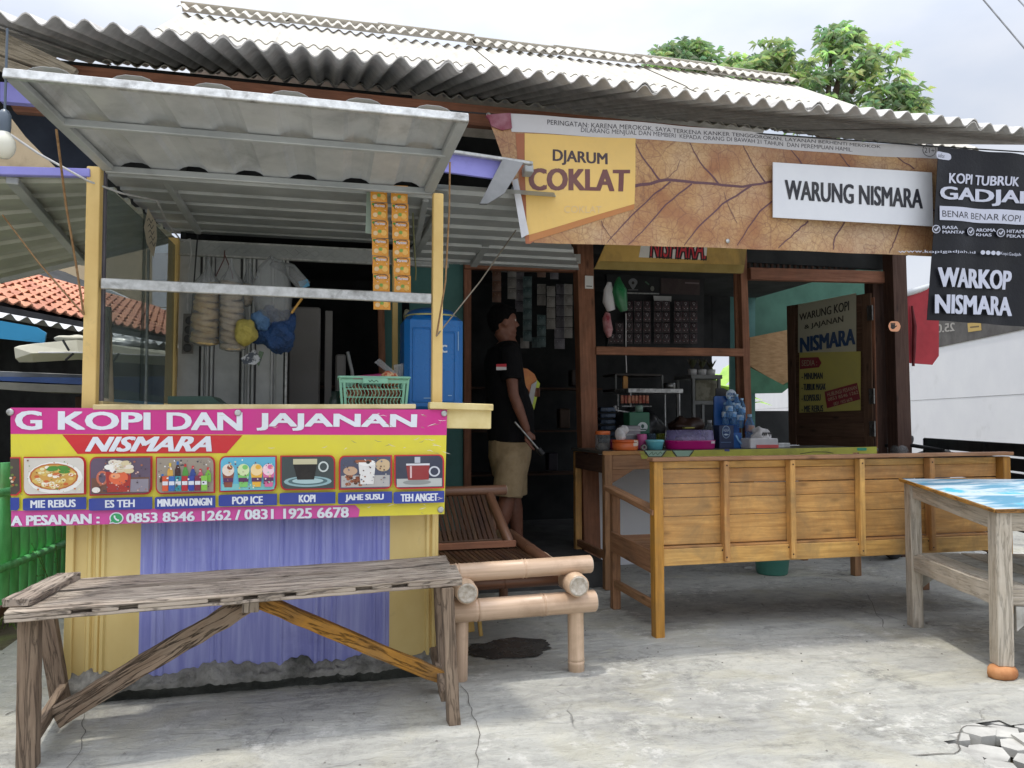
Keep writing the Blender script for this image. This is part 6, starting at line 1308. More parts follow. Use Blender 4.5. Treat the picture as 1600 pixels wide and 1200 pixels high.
# green and white bag in the window
gbg = MB(); gbg.tube([at(966, 432, y=5.5), at(966, 440, y=5.5), at(967, 455, y=5.5), at(971, 475, y=5.5), at(974, 485, y=5.5)], [.008, .03, .065, .05, .03], 14)
for v in gbg.v: v += noise.noise_vector(v*16)*.018
gbg.build('green_bag', mat('green_film', '2e7a4c', '1f5c38', rough=.35, scale=8, bump=.5), label='green plastic bag hanging in the upper left of the window', category='bag')
gbg = MB(); gbg.tube([at(952, 442, y=5.53), at(950, 452, y=5.53), at(951, 470, y=5.53), at(955, 484, y=5.53)], [.015, .035, .045, .03], 12)
for v in gbg.v: v += noise.noise_vector(v*16)*.012
gbg.build('white_bag', mat('white_film', 'd6d5d6'), label='white plastic bag half behind the hanging green bag', category='bag')
gbg = MB(); gbg.tube([at(950, 488, y=5.56), at(948, 498, y=5.56), at(950, 515, y=5.56), at(952, 526, y=5.56)], [.02, .035, .035, .015], 12)
for v in gbg.v: v += noise.noise_vector(v*16)*.012
gbg.build('red_bag', mat('red_film', '93404a', 'c9a8a8', rough=.35, scale=9, bump=.5), label='reddish plastic bag hanging below the white one', category='bag')
line_thing('string', 'white string hanging in the window above the table', 'string', [at(978, 490, y=5.6), at(978, 555, y=5.58), at(979, 582, y=5.58)], .004, m_cable)
# shelf with plant pots, cases
def frame_shelf(name, label, px0, px1, py0, py1, y, dep, m, w_=.03):
    t = thing(name, label, 'shelf', at((px0+px1)/2, py1, y=y)); a = at(px0, py0, y=y); b = at(px1, py1, y=y)
    for x in (a.x, b.x):
        for yy_ in (y, y+dep): mb = MB(); mb.bar((x, yy_, b.z), (x, yy_, a.z), w_, w_, up=(0, 1, 0)); mb.build('leg', m, t)
    mb = MB(); mb.box(a.x-.03, b.x+.03, y-.02, y+dep+.02, a.z-.01, a.z+.03); mb.build('shelf_top', m, t); return t, a, b
m_gsh = mat('grey_shelf_paint', '8d8f8d', '777977', rough=.6)
sh, a, b = frame_shelf('plant_shelf', 'grey shelf with three small plant pots inside the window', 1083, 1124, 590, 660, 7.0, .35, m_gsh)
mb = MB(); mb.box(a.x, b.x, 7.0, 7.02, at(1090, 632, y=7.0).z, at(1090, 626, y=7.0).z); mb.build('shelf_rail', m_gsh, sh)
mb = MB(); mb.prism([at(1087, 594, y=7.1), at(1121, 594, y=7.1), at(1121, 626, y=7.1), at(1087, 626, y=7.1)], (0, .02, 0)); mb.build('pale_panel', mat('faded_poster', '6f6c58', '8a8878', rough=.7, scale=14, lo=.45, hi=.55), sh)
m_pl = mat('dark_pot_leaf', '3c4a2c', '5a4a38', rough=.7)
for k, px in enumerate((1082, 1097, 1111)):
    c = at(px, 585, y=7.1); t = thing('plant_pot', ('left white pot with a dark plant on the grey shelf', 'middle white pot with a dark plant on the grey shelf', 'right pot on the grey shelf with a bushy dark plant')[k], 'plant', (c.x, c.y, a.z+.03), 'potted plants on the grey shelf')
    mb = MB(); mb.lathe([(.03, 0), (.04, .002), (.045, .06), (.002, .061)], (c.x, c.y, a.z+.03), 12); mb.build('pot', m_wh, t); mb = MB()
    for j in range(40):
        an = random.random()*6.28; L = random.uniform(.04, .12); p = V3(c.x, c.y, a.z+.09); e = p+V3(math.cos(an)*L*.6, math.sin(an)*L*.6, L); s = V3(-math.sin(an), math.cos(an), 0)*.012; mb.add([p, (p+e)/2+s, e, (p+e)/2-s], [(0, 1, 2, 3)])
    mb.build('foliage', m_pl, t)
gc = thing('glass_case', 'dark glass display case on the shelf inside the window', 'case', at(998, 610, y=6.8))
a, b = at(962, 585, y=6.8), at(1035, 610, y=6.8); 
for z in (a.z, b.z): mb = MB(); mb.box(a.x, b.x, 6.8, 7.15, z-.01, z+.01); mb.build('case_board', mat('dark_brown_board', '3a322c', rough=.5), gc)
for x in (a.x, b.x): mb = MB(); mb.bar((x, 6.8, b.z), (x, 6.8, a.z), .015, .015, up=(0, 1, 0)); mb.build('case_edge', m_housed if False else m_gsh, gc)
mb = MB(); mb.prism([at(974, 586, y=6.85), at(981, 589, y=6.85), at(981, 608, y=6.85), at(974, 608, y=6.85)], (0, .02, 0)); mb.build('yellow_packet', plastic('amber_packet', 'd8963c'), gc)
tr2, a, b = frame_shelf('wire_rack', 'pale metal wire rack with red snack packets inside the window', 985, 1062, 612, 690, 6.4, .3, m_alu, .014)
m_rs = mat('red_snack_packet', 'a8503c', 'c98a6a', rough=.5, scale=20, lo=.45, hi=.55)
for k in range(8):
    px = 972+k*5.6; c = at(px, 624, y=6.35); mb = MB(); mb.bar((c.x, 6.35, c.z-.035), (c.x, 6.35, c.z+.035), .026, .02, up=(0, 1, 0)); mb.build('snack_packet', m_rs, tr2)
mb = MB(); mb.box(at(968, 633, y=6.35).x, at(1015, 633, y=6.35).x, 6.3, 6.5, at(990, 634, y=6.35).z-.01, at(990, 634, y=6.35).z); mb.build('rack_tray', m_alu, tr2)
mb = MB(); mb.box(at(1052, 615, y=6.6).x, at(1064, 615, y=6.6).x, 6.6, 6.62, 1.36, 1.37); 
cx2 = at(1046, 604, y=6.8); mb = MB(); mb.lathe([(.03, 0), (.055, .003), (.058, .06), (.05, .065)], (cx2.x, 6.8, cx2.z-.03), 14); mb.build('steel_pot', m_nail, label='small steel pot beside the glass case inside', category='pot')
# stack of dark crates and black sack behind the table
for k in range(6):
    c = at(948, 640+k*9.5, y=5.95); mb = MB(); mb.box(c.x-.07, c.x+.06, 5.9, 6.1, c.z-.017, c.z+.017, .004); mb.build('bottle_pack', mat('navy_film', '26364a', '3c5068', rough=.3, scale=20, lo=.45, hi=.55), label='%s dark blue bottled drink pack from the top of the stack by the post' % nm[k], category='drink pack', group='stacked drink packs by the post')
blob(at(998, 668, y=5.9), 1, (.2, .12, .16), .06, 8, 26, 3).build('black_bag', mat('black_film', '17181a', '202224', rough=.35, scale=6, bump=.4), label='large black bag on the floor shelf behind the table', category='bag')
mb = MB(); mb.tube([at(961, 634, y=5.7), at(963, 641, y=5.7), at(985, 645, y=5.7), at(1000, 643, y=5.7)], [.012, .006, .005, .003], 8); mb.build('white_tube', m_cable, label='white flared tube lying on the black bag', category='tube')
blob(at(1072, 665, y=6.1), 1, (.16, .1, .07), .05, 10, 24, 6).build('brown_bag', mat('brown_film', '4a352c', '3a2a24', rough=.4, bump=.4), label='brown bag lying behind the violet lidded box', category='bag')
mb = MB(); mb.box(2.2, 3.9, 5.85, 6.3, .86, .9); mb.build('inner_counter', w_housed, label='dark wooden counter shelf just inside the window', category='shelf')
# dark goods in the gloom of the room
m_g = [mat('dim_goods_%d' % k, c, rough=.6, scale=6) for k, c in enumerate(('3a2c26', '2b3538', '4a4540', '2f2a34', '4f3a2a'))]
for si, (z, sn) in enumerate(((.6, 'lowest'), (1.05, 'middle'), (1.5, 'highest'))):
    for k in range(5):
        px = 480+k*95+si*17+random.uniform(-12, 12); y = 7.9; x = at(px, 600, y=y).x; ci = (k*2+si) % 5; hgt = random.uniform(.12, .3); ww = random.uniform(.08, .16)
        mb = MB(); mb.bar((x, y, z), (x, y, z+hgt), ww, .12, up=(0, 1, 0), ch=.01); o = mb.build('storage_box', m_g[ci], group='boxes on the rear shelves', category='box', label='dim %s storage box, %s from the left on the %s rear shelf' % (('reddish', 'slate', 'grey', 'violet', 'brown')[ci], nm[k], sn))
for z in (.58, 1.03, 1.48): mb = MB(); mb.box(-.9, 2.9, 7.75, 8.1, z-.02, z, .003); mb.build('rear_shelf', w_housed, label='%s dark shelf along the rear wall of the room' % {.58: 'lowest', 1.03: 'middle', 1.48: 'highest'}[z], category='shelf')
# banana leaves outside the back window
bpx = at(1127, 600, y=11).x; bn = thing('banana_plant', 'bright green banana leaves seen through the small rear window', 'plant', (bpx, 11, 0)); m_bl = mat('banana_leaf', '9fc24a', '7fa63a', rough=.5, scale=4)
mb = MB(); mb.tube([(bpx, 11.2, 0), (bpx, 11.2, .9)], [.12, .08], 10); mb.build('trunk', m_pl, bn)
for k in range(22):
    an = random.random()*6.28; mb = MB(); p = V3(bpx, 11.2, .7+.04*k); L = random.uniform(.6, 1.3); pts = [p+V3(math.cos(an)*L*t*.8, math.sin(an)*L*t*.5, L*(t*1.2-t*t*.8)) for t in (0, .2, .4, .6, .8, 1)]; s = V3(-math.sin(an), math.cos(an), .1); wv = (.02, .14, .2, .19, .13, .01)
    mb.add([q+s*w0 for q, w0 in zip(pts, wv)]+pts+[q-s*w0 for q, w0 in zip(pts, wv)], [f for i in range(5) for f in ((i, i+1, 7+i, 6+i), (6+i, 7+i, 13+i, 12+i))], smooth=True); mb.build('leaf', m_bl, bn)
# ================================================================ PERSON
MYp = 5.35; PX = lambda px, py, dy=0.: at(px, py, y=MYp)+V3(0, dy, 0)
man = thing('person', 'man in a black T-shirt and khaki shorts walking in through the dark doorway', 'person', (PX(800, 700).x, MYp, .17))
def remesh(mb, name, m, parent, vox=.008, smooth_it=4):
    o = mb.build(name+'_raw', m, loc=(0, 0, 0)); md = o.modifiers.new('r', 'REMESH'); md.mode = 'VOXEL'; md.voxel_size = vox; s_ = o.modifiers.new('s', 'SMOOTH'); s_.iterations = smooth_it; s_.factor = .5
    bpy.context.view_layer.update(); dg = bpy.context.evaluated_depsgraph_get(); me = bpy.data.meshes.new_from_object(o.evaluated_get(dg), depsgraph=dg); off = rootloc(parent)
    me.transform(Matrix.Translation(-off)); me.polygons.foreach_set('use_smooth', [True]*len(me.polygons)); me.name = name; me.materials.clear(); me.materials.append(m)
    bpy.data.objects.remove(o); n = bpy.data.objects.new(name, me); COL.objects.link(n); n.parent = parent; return n
def eloft(mb, rings, n=20):
    "rings: (centre, rx, ry) horizontal ellipses"
    mb.loop_skin([[Vector(c)+V3(rx*math.cos(6.2832*k/n), ry*math.sin(6.2832*k/n), 0) for k in range(n)] for c, rx, ry in rings])
skin = mat('skin', '7a4f3c', '6b4333', rough=.55, scale=20, bump=.05); mb = MB()
hd = PX(786, 503)
mb.sphere(hd+V3(0, 0, .012), 1, 20, (.098, .077, .105)); mb.sphere(hd+V3(.035, 0, -.05), 1, 16, (.062, .058, .062))          # skull, jaw
mb.tube([hd+V3(.088, 0, .01), hd+V3(.112, 0, -.022), hd+V3(.092, 0, -.034)], [.010, .014, .008], 8)                            # nose
mb.sphere(hd+V3(.09, 0, -.062), 1, 8, (.012, .026, .009)); mb.sphere(hd+V3(.08, 0, -.092), 1, 8, (.02, .025, .018)); mb.sphere(hd+V3(.072, 0, .035), 1, 8, (.024, .05, .012))  # lips chin brow
for s in (-1, 1): mb.sphere(hd+V3(-.005, .077*s, -.01), 1, 10, (.02, .011, .033))
mb.tube([hd+V3(-.02, 0, -.06), PX(792, 530), PX(796, 545)], [.058, .058, .075], 16)
tors = [(PX(797, 700), .14, .165), (PX(798, 680), .148, .17), (PX(797, 640), .145, .165), (PX(789, 600), .122, .17), (PX(786, 565), .115, .185), (PX(788, 545), .095, .17), (PX(790, 536), .06, .09)]
eloft(mb, tors)
sh_ = PX(786, 553, -.19); el = PX(789, 618, -.25); wr = PX(810, 672, -.24)
mb.tube([sh_+V3(0, .05, .01), sh_, sh_.lerp(el, .5), el, el.lerp(wr, .35), wr], [.05, .052, .045, .037, .038, .026], 14)
hc = wr+V3(.012, 0, -.045); mb.sphere(hc, 1, 14, (.032, .022, .045))
rod0, rod1 = PX(790, 659, -.27), PX(829, 704, -.27); rd = (rod1-rod0).normalized()
gp = rod0.lerp(rod1, .52)
for k in range(4):
    b0 = hc+V3(-.012+.0, -.01, -.03)+rd*(k-1.5)*.019; L = (.030, .034, .032, .026)[k]; mb.tube([hc+rd*(k-1.5)*.014, b0+V3(0, -.014, -.01), b0+V3(.012, -.024, -.028+0), b0+V3(.026, -.012, -.034), b0+V3(.028, .006, -.026)], [.010, .010, .0092, .0085, .0075], 8)
mb.tube([hc+V3(.012, 0, .025), hc+V3(.034, -.012, .008), hc+V3(.036, -.02, -.018)], [.013, .011, .008], 8)
# far arm bent forward holding papers
mb.tube([PX(800, 553, .19), PX(806, 600, .26), PX(830, 615, .16)], [.052, .042, .03], 12); mb.sphere(PX(838, 612, .13), 1, 12, (.045, .02, .03))
for k in range(4): q = PX(842, 606+k*4, .12); mb.tube([q-V3(.03, 0, 0), q+V3(.02, -.012, 0), q+V3(.03, -.04, 0)], [.009, .009, .007], 8)
mb.tube([PX(834, 606, .13), PX(842, 598, .10)], [.012, .008], 8)
# legs mid-step
def leg(hx, kx, ax, s, az=0.):
    hip, kn, an = PX(hx, 700, .09*s), PX(kx, 772, .1*s), PX(ax, 0, .1*s); an.z = .25+az
    mb.tube([hip, hip.lerp(kn, .5), kn, kn.lerp(an, .35), kn.lerp(an, .8), an], [.072, .072, .057, .062, .042, .038], 14); f = V3(an.x, an.y, an.z-.045)
    mb.tube([f+V3(-.05, 0, 0), f+V3(.03, 0, -.005), f+V3(.12, 0, -.02), f+V3(.17, 0, -.025)], [.035, .04, .032, .02], 10); return f
f1 = leg(792, 789, 770, -1, .03); f2 = leg(803, 806, 815, 1)
remesh(mb, 'body', skin, man, .008, 3)
shirt = mat('black_cotton', '121214', '0e0e10', rough=.95, spec=.2, scale=12, bump=.3); mb = MB()
def ex(r, e): return [(c, rx+e, ry+e) for c, rx, ry in r]
eloft(mb, [(PX(798, 690), .16, .19)]+ex(tors[1:4], .022)+ex(tors[4:6], .018)+[(PX(794, 534), .062, .08)])
mb.tube([sh_+V3(0, .06, .02), sh_+V3(0, -.0, .005), sh_.lerp(el, .35), sh_.lerp(el, .66)+V3(-.003, 0, 0)], [.065, .068, .068, .072], 16)
mb.tube([PX(800, 553, .18), PX(805, 590, .24)], [.062, .062], 12)
for v in mb.v: v += noise.noise_vector(v*9)*.006
remesh(mb, 'tshirt', shirt, man, .009, 3)
khaki = mat('khaki_cotton', 'a28e6e', '8f7c5e', rough=.9, scale=14, bump=.3); mb = MB()
eloft(mb, [(PX(796, 745), .12, .15), (PX(797, 715), .15, .18), (PX(798, 682), .158, .182)])
mb.tube([PX(795, 715, -.08), PX(791, 745, -.09), PX(788, 774, -.1)], [.11, .108, .105], 16); mb.tube([PX(805, 715, .08), PX(806, 745, .09), PX(808, 776, .1)], [.11, .105, .1], 16)
for v in mb.v: v += noise.noise_vector(v*8)*.008
remesh(mb, 'shorts', khaki, man, .009, 3)
hair = mat('black_hair', '0b0a0a', '070607', rough=.95, scale=60, bump=.6, spec=.15); mb = MB()
mb.sphere(hd+V3(-.018, 0, .035), 1, 20, (.098, .086, .098)); mb.sphere(hd+V3(-.055, 0, -.005), 1, 14, (.055, .07, .07)); mb.sphere(hd+V3(.045, 0, .075), 1, 12, (.055, .06, .035))
for v in mb.v: v += noise.noise_vector(v*30)*.012
remesh(mb, 'hair', hair, man, .006, 1)
for s in (-1, 1):
    mb = MB(); mb.sphere(hd+V3(.078, .034*s, .012), .0115, 10); mb.build('eye', mat('eye_white', 'c9c0b8', rough=.2, bump=0), man)
    mb = MB(); mb.sphere(hd+V3(.0865, .036*s, .012), .005, 8); mb.build('pupil', m_black, man)
for f in (f1, f2):
    mb = MB(); mb.bar(f+V3(-.09, 0, -.045), f+V3(.19, 0, -.045), .1, .018, ch=.008); mb.build('sandal', plastic('dark_sandal', '2a2624', .7), man)
pr = Print(lambda px, py: PX(px, py, -.275), YN, .002); 
def flagS(px, py): return sh_.lerp(el, .42)+V3((px-768)/FPX*5.4, 0, 0)
fz = PX(769, 577, -.26); mb = MB(); mb.quad(PX(761, 577.5, -.3), PX(776, 577.5, -.3), PX(776, 573, -.3), PX(761, 573.5, -.3), th=-.003); mb.build('sleeve_flag', plastic('flag_red', 'b5303a', .8), man, label='red half of the sleeve flag')
mb = MB(); mb.quad(PX(761, 582.5, -.3), PX(776, 582, -.3), PX(776, 577.6, -.3), PX(761, 577.6, -.3), th=-.003); mb.build('sleeve_flag', plastic('flag_white', 'c9c6c2', .8), man, label='white half of the sleeve flag')
rodt = thing('steel_rod', 'short steel rod with a dark tip held in the hand of the man', 'tool', rod1); mb = MB(); mb.tube([rod0, rod1], .0075, 10); mb.build('shaft', m_nail, rodt); mb = MB(); mb.tube([rod1-rd*.03, rod1+rd*.02], .02, 10); mb.build('tip', m_black, rodt)
pp_ = thing('paper_folder', 'orange and lime green folder of papers under the arm of the man', 'folder', PX(835, 640, .1))
mb = MB(); mb.prism([PX(816, 573, .08), PX(830, 575, .1), PX(842, 583, .12), PX(846, 592, .12), PX(835, 615, .1), PX(824, 600, .08)], (0, .006, 0)); mb.build('orange_cover', mat('orange_card', 'b5673c', 'c98a4a', rough=.6, scale=10), pp_)
mb = MB(); mb.prism([PX(845, 592, .11), PX(851, 598, .12), PX(841, 640, .11), PX(836, 634, .1)], (0, .006, 0)); mb.build('lime_cover', plastic('lime_card', 'b5c43c', .5), pp_)
mb = MB(); mb.prism([PX(836, 600, .095), PX(845, 594, .1), PX(838, 632, .1), PX(830, 625, .09)], (0, .006, 0)); mb.build('white_pages', mat('paper_card', 'b9b9b8'), pp_)
# ================================================================ UNDER THE BENCH AND BEHIND
bu = thing('plastic_bucket', 'teal green plastic bucket standing under the backrest bench', 'bucket', (3.26, 5.15, 0)); m_bu = plastic('teal_bucket_plastic', '4f8f80', .5)
mb = MB(); mb.lathe([(.002, 0), (.105, 0), (.112, .01), (.14, .25), (.148, .255), (.146, .27), (.136, .268), (.106, .02), (.002, .018)], (3.26, 5.15, 0), 28, caps=False); mb.build('pail', m_bu, bu)
mb = MB(); mb.tube([(3.26+.145*math.cos(a*.35), 5.15-.145*math.sin(a*.35), .25-.02*math.sin(a*.35)) for a in range(10)], .004, 6); mb.build('handle', m_nail, bu)
for k, (px, py) in enumerate(((1172, 888), (1183, 889))):
    c = at(px, py, z=.012); blob(c, 1, (.035, .02, .014), .02, 40, 14, k).build('litter', mat('litter_white', 'c9c8c4', rough=.9), label=('white crumpled scrap on the ground left of the bucket', 'white crumpled scrap on the ground nearest the bucket')[k], category='litter')
mb = MB(); mb.prism([at(1008, 866, y=4.3), at(1017, 858, y=4.3), at(1018, 910, y=4.3), at(1015, 896, y=4.3)], (0, .004, 0)); mb.build('paper_scrap', mat('litter_white', 'c9c8c4'), label='torn white scrap hanging at the left end of the backrest bench', category='scrap')
# parked scooter, mostly hidden
bk2 = thing('parked_scooter', 'dark scooter parked behind the backrest bench, only a mirror and tyre showing', 'scooter', (5.6, 6.0, 0)); c = at(1398, 873, z=0); m_rub = mat('tyre_rubber', '1a1a1b', rough=.85, scale=20)
for i, dx in enumerate((0, 1.22)):
    w0 = V3(c.x+.0+dx*.9, c.y+dx*.55, .27); ax = V3(-.52, .85, 0).normalized()
    t_ = MB(); ref = V3(.85, .52, 0).normalized(); t_.tube([w0+ref*math.cos(6.2832*k/24)*.235+V3(0, 0, 1)*math.sin(6.2832*k/24)*.235 for k in range(25)], .04, 10, caps=False); wh = t_.build('wheel', m_rub, bk2)
    t_ = MB(); t_.lathe([(.03, -.04), (.03, .04)], w0, 12, ax)
    for k in range(5): a = 6.2832*k/5; t_.bar(w0, w0+(ref*math.cos(a)+V3(0, 0, 1)*math.sin(a))*.2, .03, .02)
    t_.build('hub', m_nail, wh)
ref = V3(.85, .52, 0).normalized(); fw = V3(c.x, c.y, .27); ste = fw+ref*.22+V3(0, 0, .62)
m_sc = plastic('scooter_paint', '23262c', .25)
for a, b, r in ((fw, ste, .025), (ste-V3(0, 0, .1), fw+ref*.35+V3(0, 0, .12), .07), (fw+ref*.35+V3(0, 0, .1), fw+ref*.75+V3(0, 0, .1), .08), (fw+ref*.7+V3(0, 0, .15), fw+ref*1.25+V3(0, 0, .42), .12)):
    mb = MB(); mb.tube([a, a.lerp(b, .5), b], [r, r*1.15, r*.9], 12); mb.build('body_panel' if r > .03 else 'fork', m_sc, bk2)
mb = MB(); mb.bar(fw+ref*.65+V3(0, 0, .5), fw+ref*1.25+V3(0, 0, .55), .24, .09, ch=.03); mb.build('saddle', m_rub, bk2)
hs = V3(-.52, .85, 0).normalized(); mb = MB(); mb.tube([ste-hs*.33, ste+V3(0, 0, .05), ste+hs*.33], .016, 8); mb.build('handlebar', m_rub, bk2)
mb = MB(); mb.sphere(ste+V3(-.05, -.03, -.02), .075, 12); mb.build('headlight', g_jar, bk2)
mc = at(1421, 690, y=6.55); mb = MB(); mb.tube([ste+hs*.2, mc-V3(.03, 0, .06)], .006, 6); mb.build('mirror_stem', m_black, bk2)
mb = MB(); mb.sphere(mc, 1, 16, (.045, .02, .062)); 
for v in mb.v: v.x += (v.z-mc.z)*.4
mb.build('mirror', m_black, bk2)
# black metal bench at the far right
bs = thing('black_bench', 'black slatted metal bench against the white wall', 'bench', at(1520, 720, z=.9)); a0, b0 = at(1445, 684, z=.985), at(1700, 700, z=.985)
dirb = (b0-a0).normalized(); a0 = V3(a0.x, a0.y, 0); b0 = V3(b0.x, b0.y, 0)
for z0, z1 in ((.90, .985), (.80, .885), (.70, .785), (.52, .60), (.40, .48)):
    mb = MB(); mb.bar(a0+V3(0, 0, (z0+z1)/2), b0+V3(0, 0, (z0+z1)/2), .02, z1-z0, up=(0, 0, 1)); mb.build('slat', m_black, bs)
for t in (.02, .5, .98):
    p = a0.lerp(b0, t)+V3(.02, .03, 0); mb = MB(); mb.bar(p, p+V3(0, 0, .98), .04, .04, up=(0, 1, 0)); mb.build('leg', m_black, bs)
# ================================================================ WHITE WALL AT THE RIGHT
h_ = V3(.34, .94, 0).normalized(); nrm = V3(-h_.y, h_.x, 0); W0 = V3(8.96, 8.16, 0)
ww = thing('white_wall', 'plain white wall of the neighbouring shed with a dark band on top', 'wall', W0)
def wq(t0, t1, z0, z1, o=0.): return [W0+h_*t0+nrm*o+V3(0, 0, z0), W0+h_*t1+nrm*o+V3(0, 0, z0), W0+h_*t1+nrm*o+V3(0, 0, z1), W0+h_*t0+nrm*o+V3(0, 0, z1)]
mb = MB(); mb.quad(*wq(-3.2, 20, -.05, 3.4)[::-1], th=.1); mb.build('wall_face', m_white, ww)
mb = MB(); mb.quad(*wq(-3.2, 20, 1.476, 1.481, .003)[::-1], th=.003); mb.build('seam', mat('seam_grey', '8f8f92', rough=.9), ww)
mb = MB(); mb.quad(*wq(-3.2, 6.4, 2.33, 3.3, .012)[::-1], th=.01); mb.build('dark_band', mat('banner_back', '5d5a57', '4f4c4a', rough=.6, scale=5, bump=.2), ww)
P0 = W0+nrm*.014; pr = Print(lambda px, py: at_pl(px, py, P0, nrm), nrm, .002); vs, fs = None, None
pr.text('25.0', [(1492, 504), (1464, 507), (1464, 520), (1492, 517)], 'a9a5a0', .03); pr.poly([(1512, 505), (1533, 503), (1534, 516), (1513, 519)], 'c2a45c'); pr.line([(1530, 510), (1516, 511.5)], 1.2, '6b5a38'); pr.build('mirrored_print', PRB, ww)
mb = MB(); mb.tube([at(1532, 668, y=5.6)-V3(0, 0, .0), at(1534, 675, y=5.6)], .004, 5)
rd_ = thing('red_tarp', 'dark red tarpaulin hanging beside the right post', 'tarpaulin', at(1438, 573, y=6.0))
mb = MB(); Yr = 6.05
P_ = [at(1405, 462, y=Yr), at(1452, 450, y=Yr), at(1452, 500, y=Yr), at(1467, 500, y=Yr), at(1467, 556, y=Yr), at(1457, 570, y=Yr), at(1430, 568, y=Yr), at(1405, 566, y=Yr)]
mb.prism(P_, (0, .01, 0)); mb.build('cloth', m_red, rd_)
mb = MB(); mb.tube([at(1425, 478, y=Yr-.02), at(1429, 510, y=Yr-.035), at(1428, 545, y=Yr-.03), at(1427, 572, y=Yr-.02)], [.008, .02, .018, .012], 8); mb.build('gathered_fold', mat('red_fold', '5e1119', rough=.8), rd_)
mb = MB(); mb.tube([at(1405, 462, y=6.0), at(1458, 446, y=6.1), at(1520, 426, y=6.2)], .03, 10); mb.build('grey_pipe', m_zinc, label='grey metal pipe above the red tarpaulin', category='pipe')
# ================================================================ LEFT NEIGHBOUR
e_ = V3(math.sin(math.radians(19)), math.cos(math.radians(19)), 0); up_ = V3(-e_.y, e_.x, 0)
EA = at(0, 474, y=7.0); nb = thing('neighbour_house', 'low neighbouring house with an orange clay tile roof', 'house', (EA.x, EA.y, 0)); SL = math.radians(24); sv = up_*math.cos(SL)+V3(0, 0, math.sin(SL)); rn = e_.cross(sv)
if rn.z < 0: rn = -rn
m_tile = mat('clay_tile', 'c98e72', 'b0745a', rough=.85, scale=8, bump=.3, dirt='6f4f40', dlo=.52, dhi=.75, vary=.14, damt=.7); TW, TH = .145, .175
mb = MB(); mb.smooth = True; prof = [(-.5, .0), (-.38, .003), (-.22, -.009), (-.05, -.009), (.1, .005), (.25, .026), (.4, .023), (.52, .002)]
mb.loop_skin([[e_*(x*TW)+rn*h+sv*s+rn*(.03 if s == 0 else 0) for x, h in prof]+[e_*(x*TW)+rn*(h-.014)+sv*s+rn*(.03 if s == 0 else 0) for x, h in prof[::-1]] for s in (0, TH*1.12)])
tp = mb.build('tile', m_tile, loc=(0, 0, 0)); 
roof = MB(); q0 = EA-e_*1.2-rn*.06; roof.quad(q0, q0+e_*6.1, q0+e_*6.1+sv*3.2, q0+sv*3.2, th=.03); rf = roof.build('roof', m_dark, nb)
cnt = 0
for r in range(10):
    for k in range(-7, 34):
        p = EA+e_*(k*TW)+sv*(r*TH)
        v = p-CAMP; cxx = v.dot(_R)/v.dot(_F)*FPX+800
        if cxx < -12 or cxx > 270 or cnt >= 298: continue
        o = tp.copy(); COL.objects.link(o); o.parent = rf; o.location = p-rootloc(nb)+rn*random.uniform(-.004, .006); cnt += 1
bpy.data.objects.remove(tp)
mb = MB(); mb.bar(EA-e_*1.2+V3(0, 0, -.12), EA+e_*4.7+V3(0, 0, -.12), .03, .2, up=(0, 0, 1)); mb.build('fascia', mat('dark_fascia', '3c3d40', rough=.7), nb)
w1 = EA+up_*.5; mb = MB(); mb.quad(V3(w1.x, w1.y, 0)-e_*1.4, V3(w1.x, w1.y, 0)+e_*4.6, w1+e_*4.6, w1-e_*1.4, th=.1); mb.build('wall', mat('shadowed_wall', '3a3c3f', '2f3134', rough=.9), nb)  # shade of the dark interior is put into this wall colour
mb = MB(); g0 = EA+e_*4.6; mb.prism([V3(g0.x, g0.y, 0), V3(g0.x, g0.y, 0)+up_*2.6, g0+sv*2.6, g0], e_*.08); mb.build('gable_wall', m_white, nb)
zc = at(0, 492, y=6.6); mb = MB(); mb.smooth = True; cw = [(k/240, .022*math.cos(k*math.pi/4)) for k in range(241)]
mb.sheet(zc-e_*1.0, zc+e_*4.5, zc+e_*4.5+up_*.7+V3(0, 0, .12), zc-e_*1.0+up_*.7+V3(0, 0, .12), cw, th=.004); mb.build('zinc_canopy', mat('white_zinc', 'd2d4d4', 'bfc1c2', rough=.5), nb)
mb = MB(); mb.prism([at(-60, 490, y=6.2), at(0, 501, y=6.2), at(57, 511, y=6.2), at(72, 520, y=6.2), at(69, 536, y=6.2), at(0, 529, y=6.2), at(-60, 522, y=6.2)], (0, .02, 0)); mb.build('blue_board', plastic('sky_blue_board', '2f9fd6', .5), label='bright sky blue board under the eave of the tiled house', category='board')
# folded white parasol lying across, and table with blue sheet
um = thing('folded_canopy', 'long folded white canopy cloth tied with dark straps', 'canopy', at(120, 562, y=6.0)); m_cn = mat('white_canvas', 'cfcdbc', 'bdbba9', rough=.8, scale=4, bump=.2)
def zq(px, py, y): return at(px, py, y=y)
mb = MB(); mb.loop_skin([[zq(22, 543, 5.9), zq(24, 560, 5.9), zq(30, 566, 5.95), zq(35, 562, 6.1), zq(30, 540, 6.1)], [zq(48, 538, 5.85), zq(50, 552, 5.8), zq(52, 566, 5.9), zq(54, 562, 6.1), zq(52, 537, 6.1)], [zq(120, 531, 5.85), zq(122, 550, 5.8), zq(122, 562, 5.9), zq(122, 560, 6.15), zq(120, 532, 6.15)], [zq(275, 551, 6.2), zq(275, 556, 6.1), zq(275, 572, 6.2), zq(275, 568, 6.4), zq(275, 550, 6.4)]], smooth=False); mb.build('canopy_cloth', m_cn, um)
for p, q in (((98, 531), (108, 548)), ((115, 552), (102, 563)), ((186, 552), (176, 566))):
    mb = MB(); mb.bar(zq(*p, 5.79), zq(*q, 5.78), .008, .015); mb.build('strap', m_black, um)
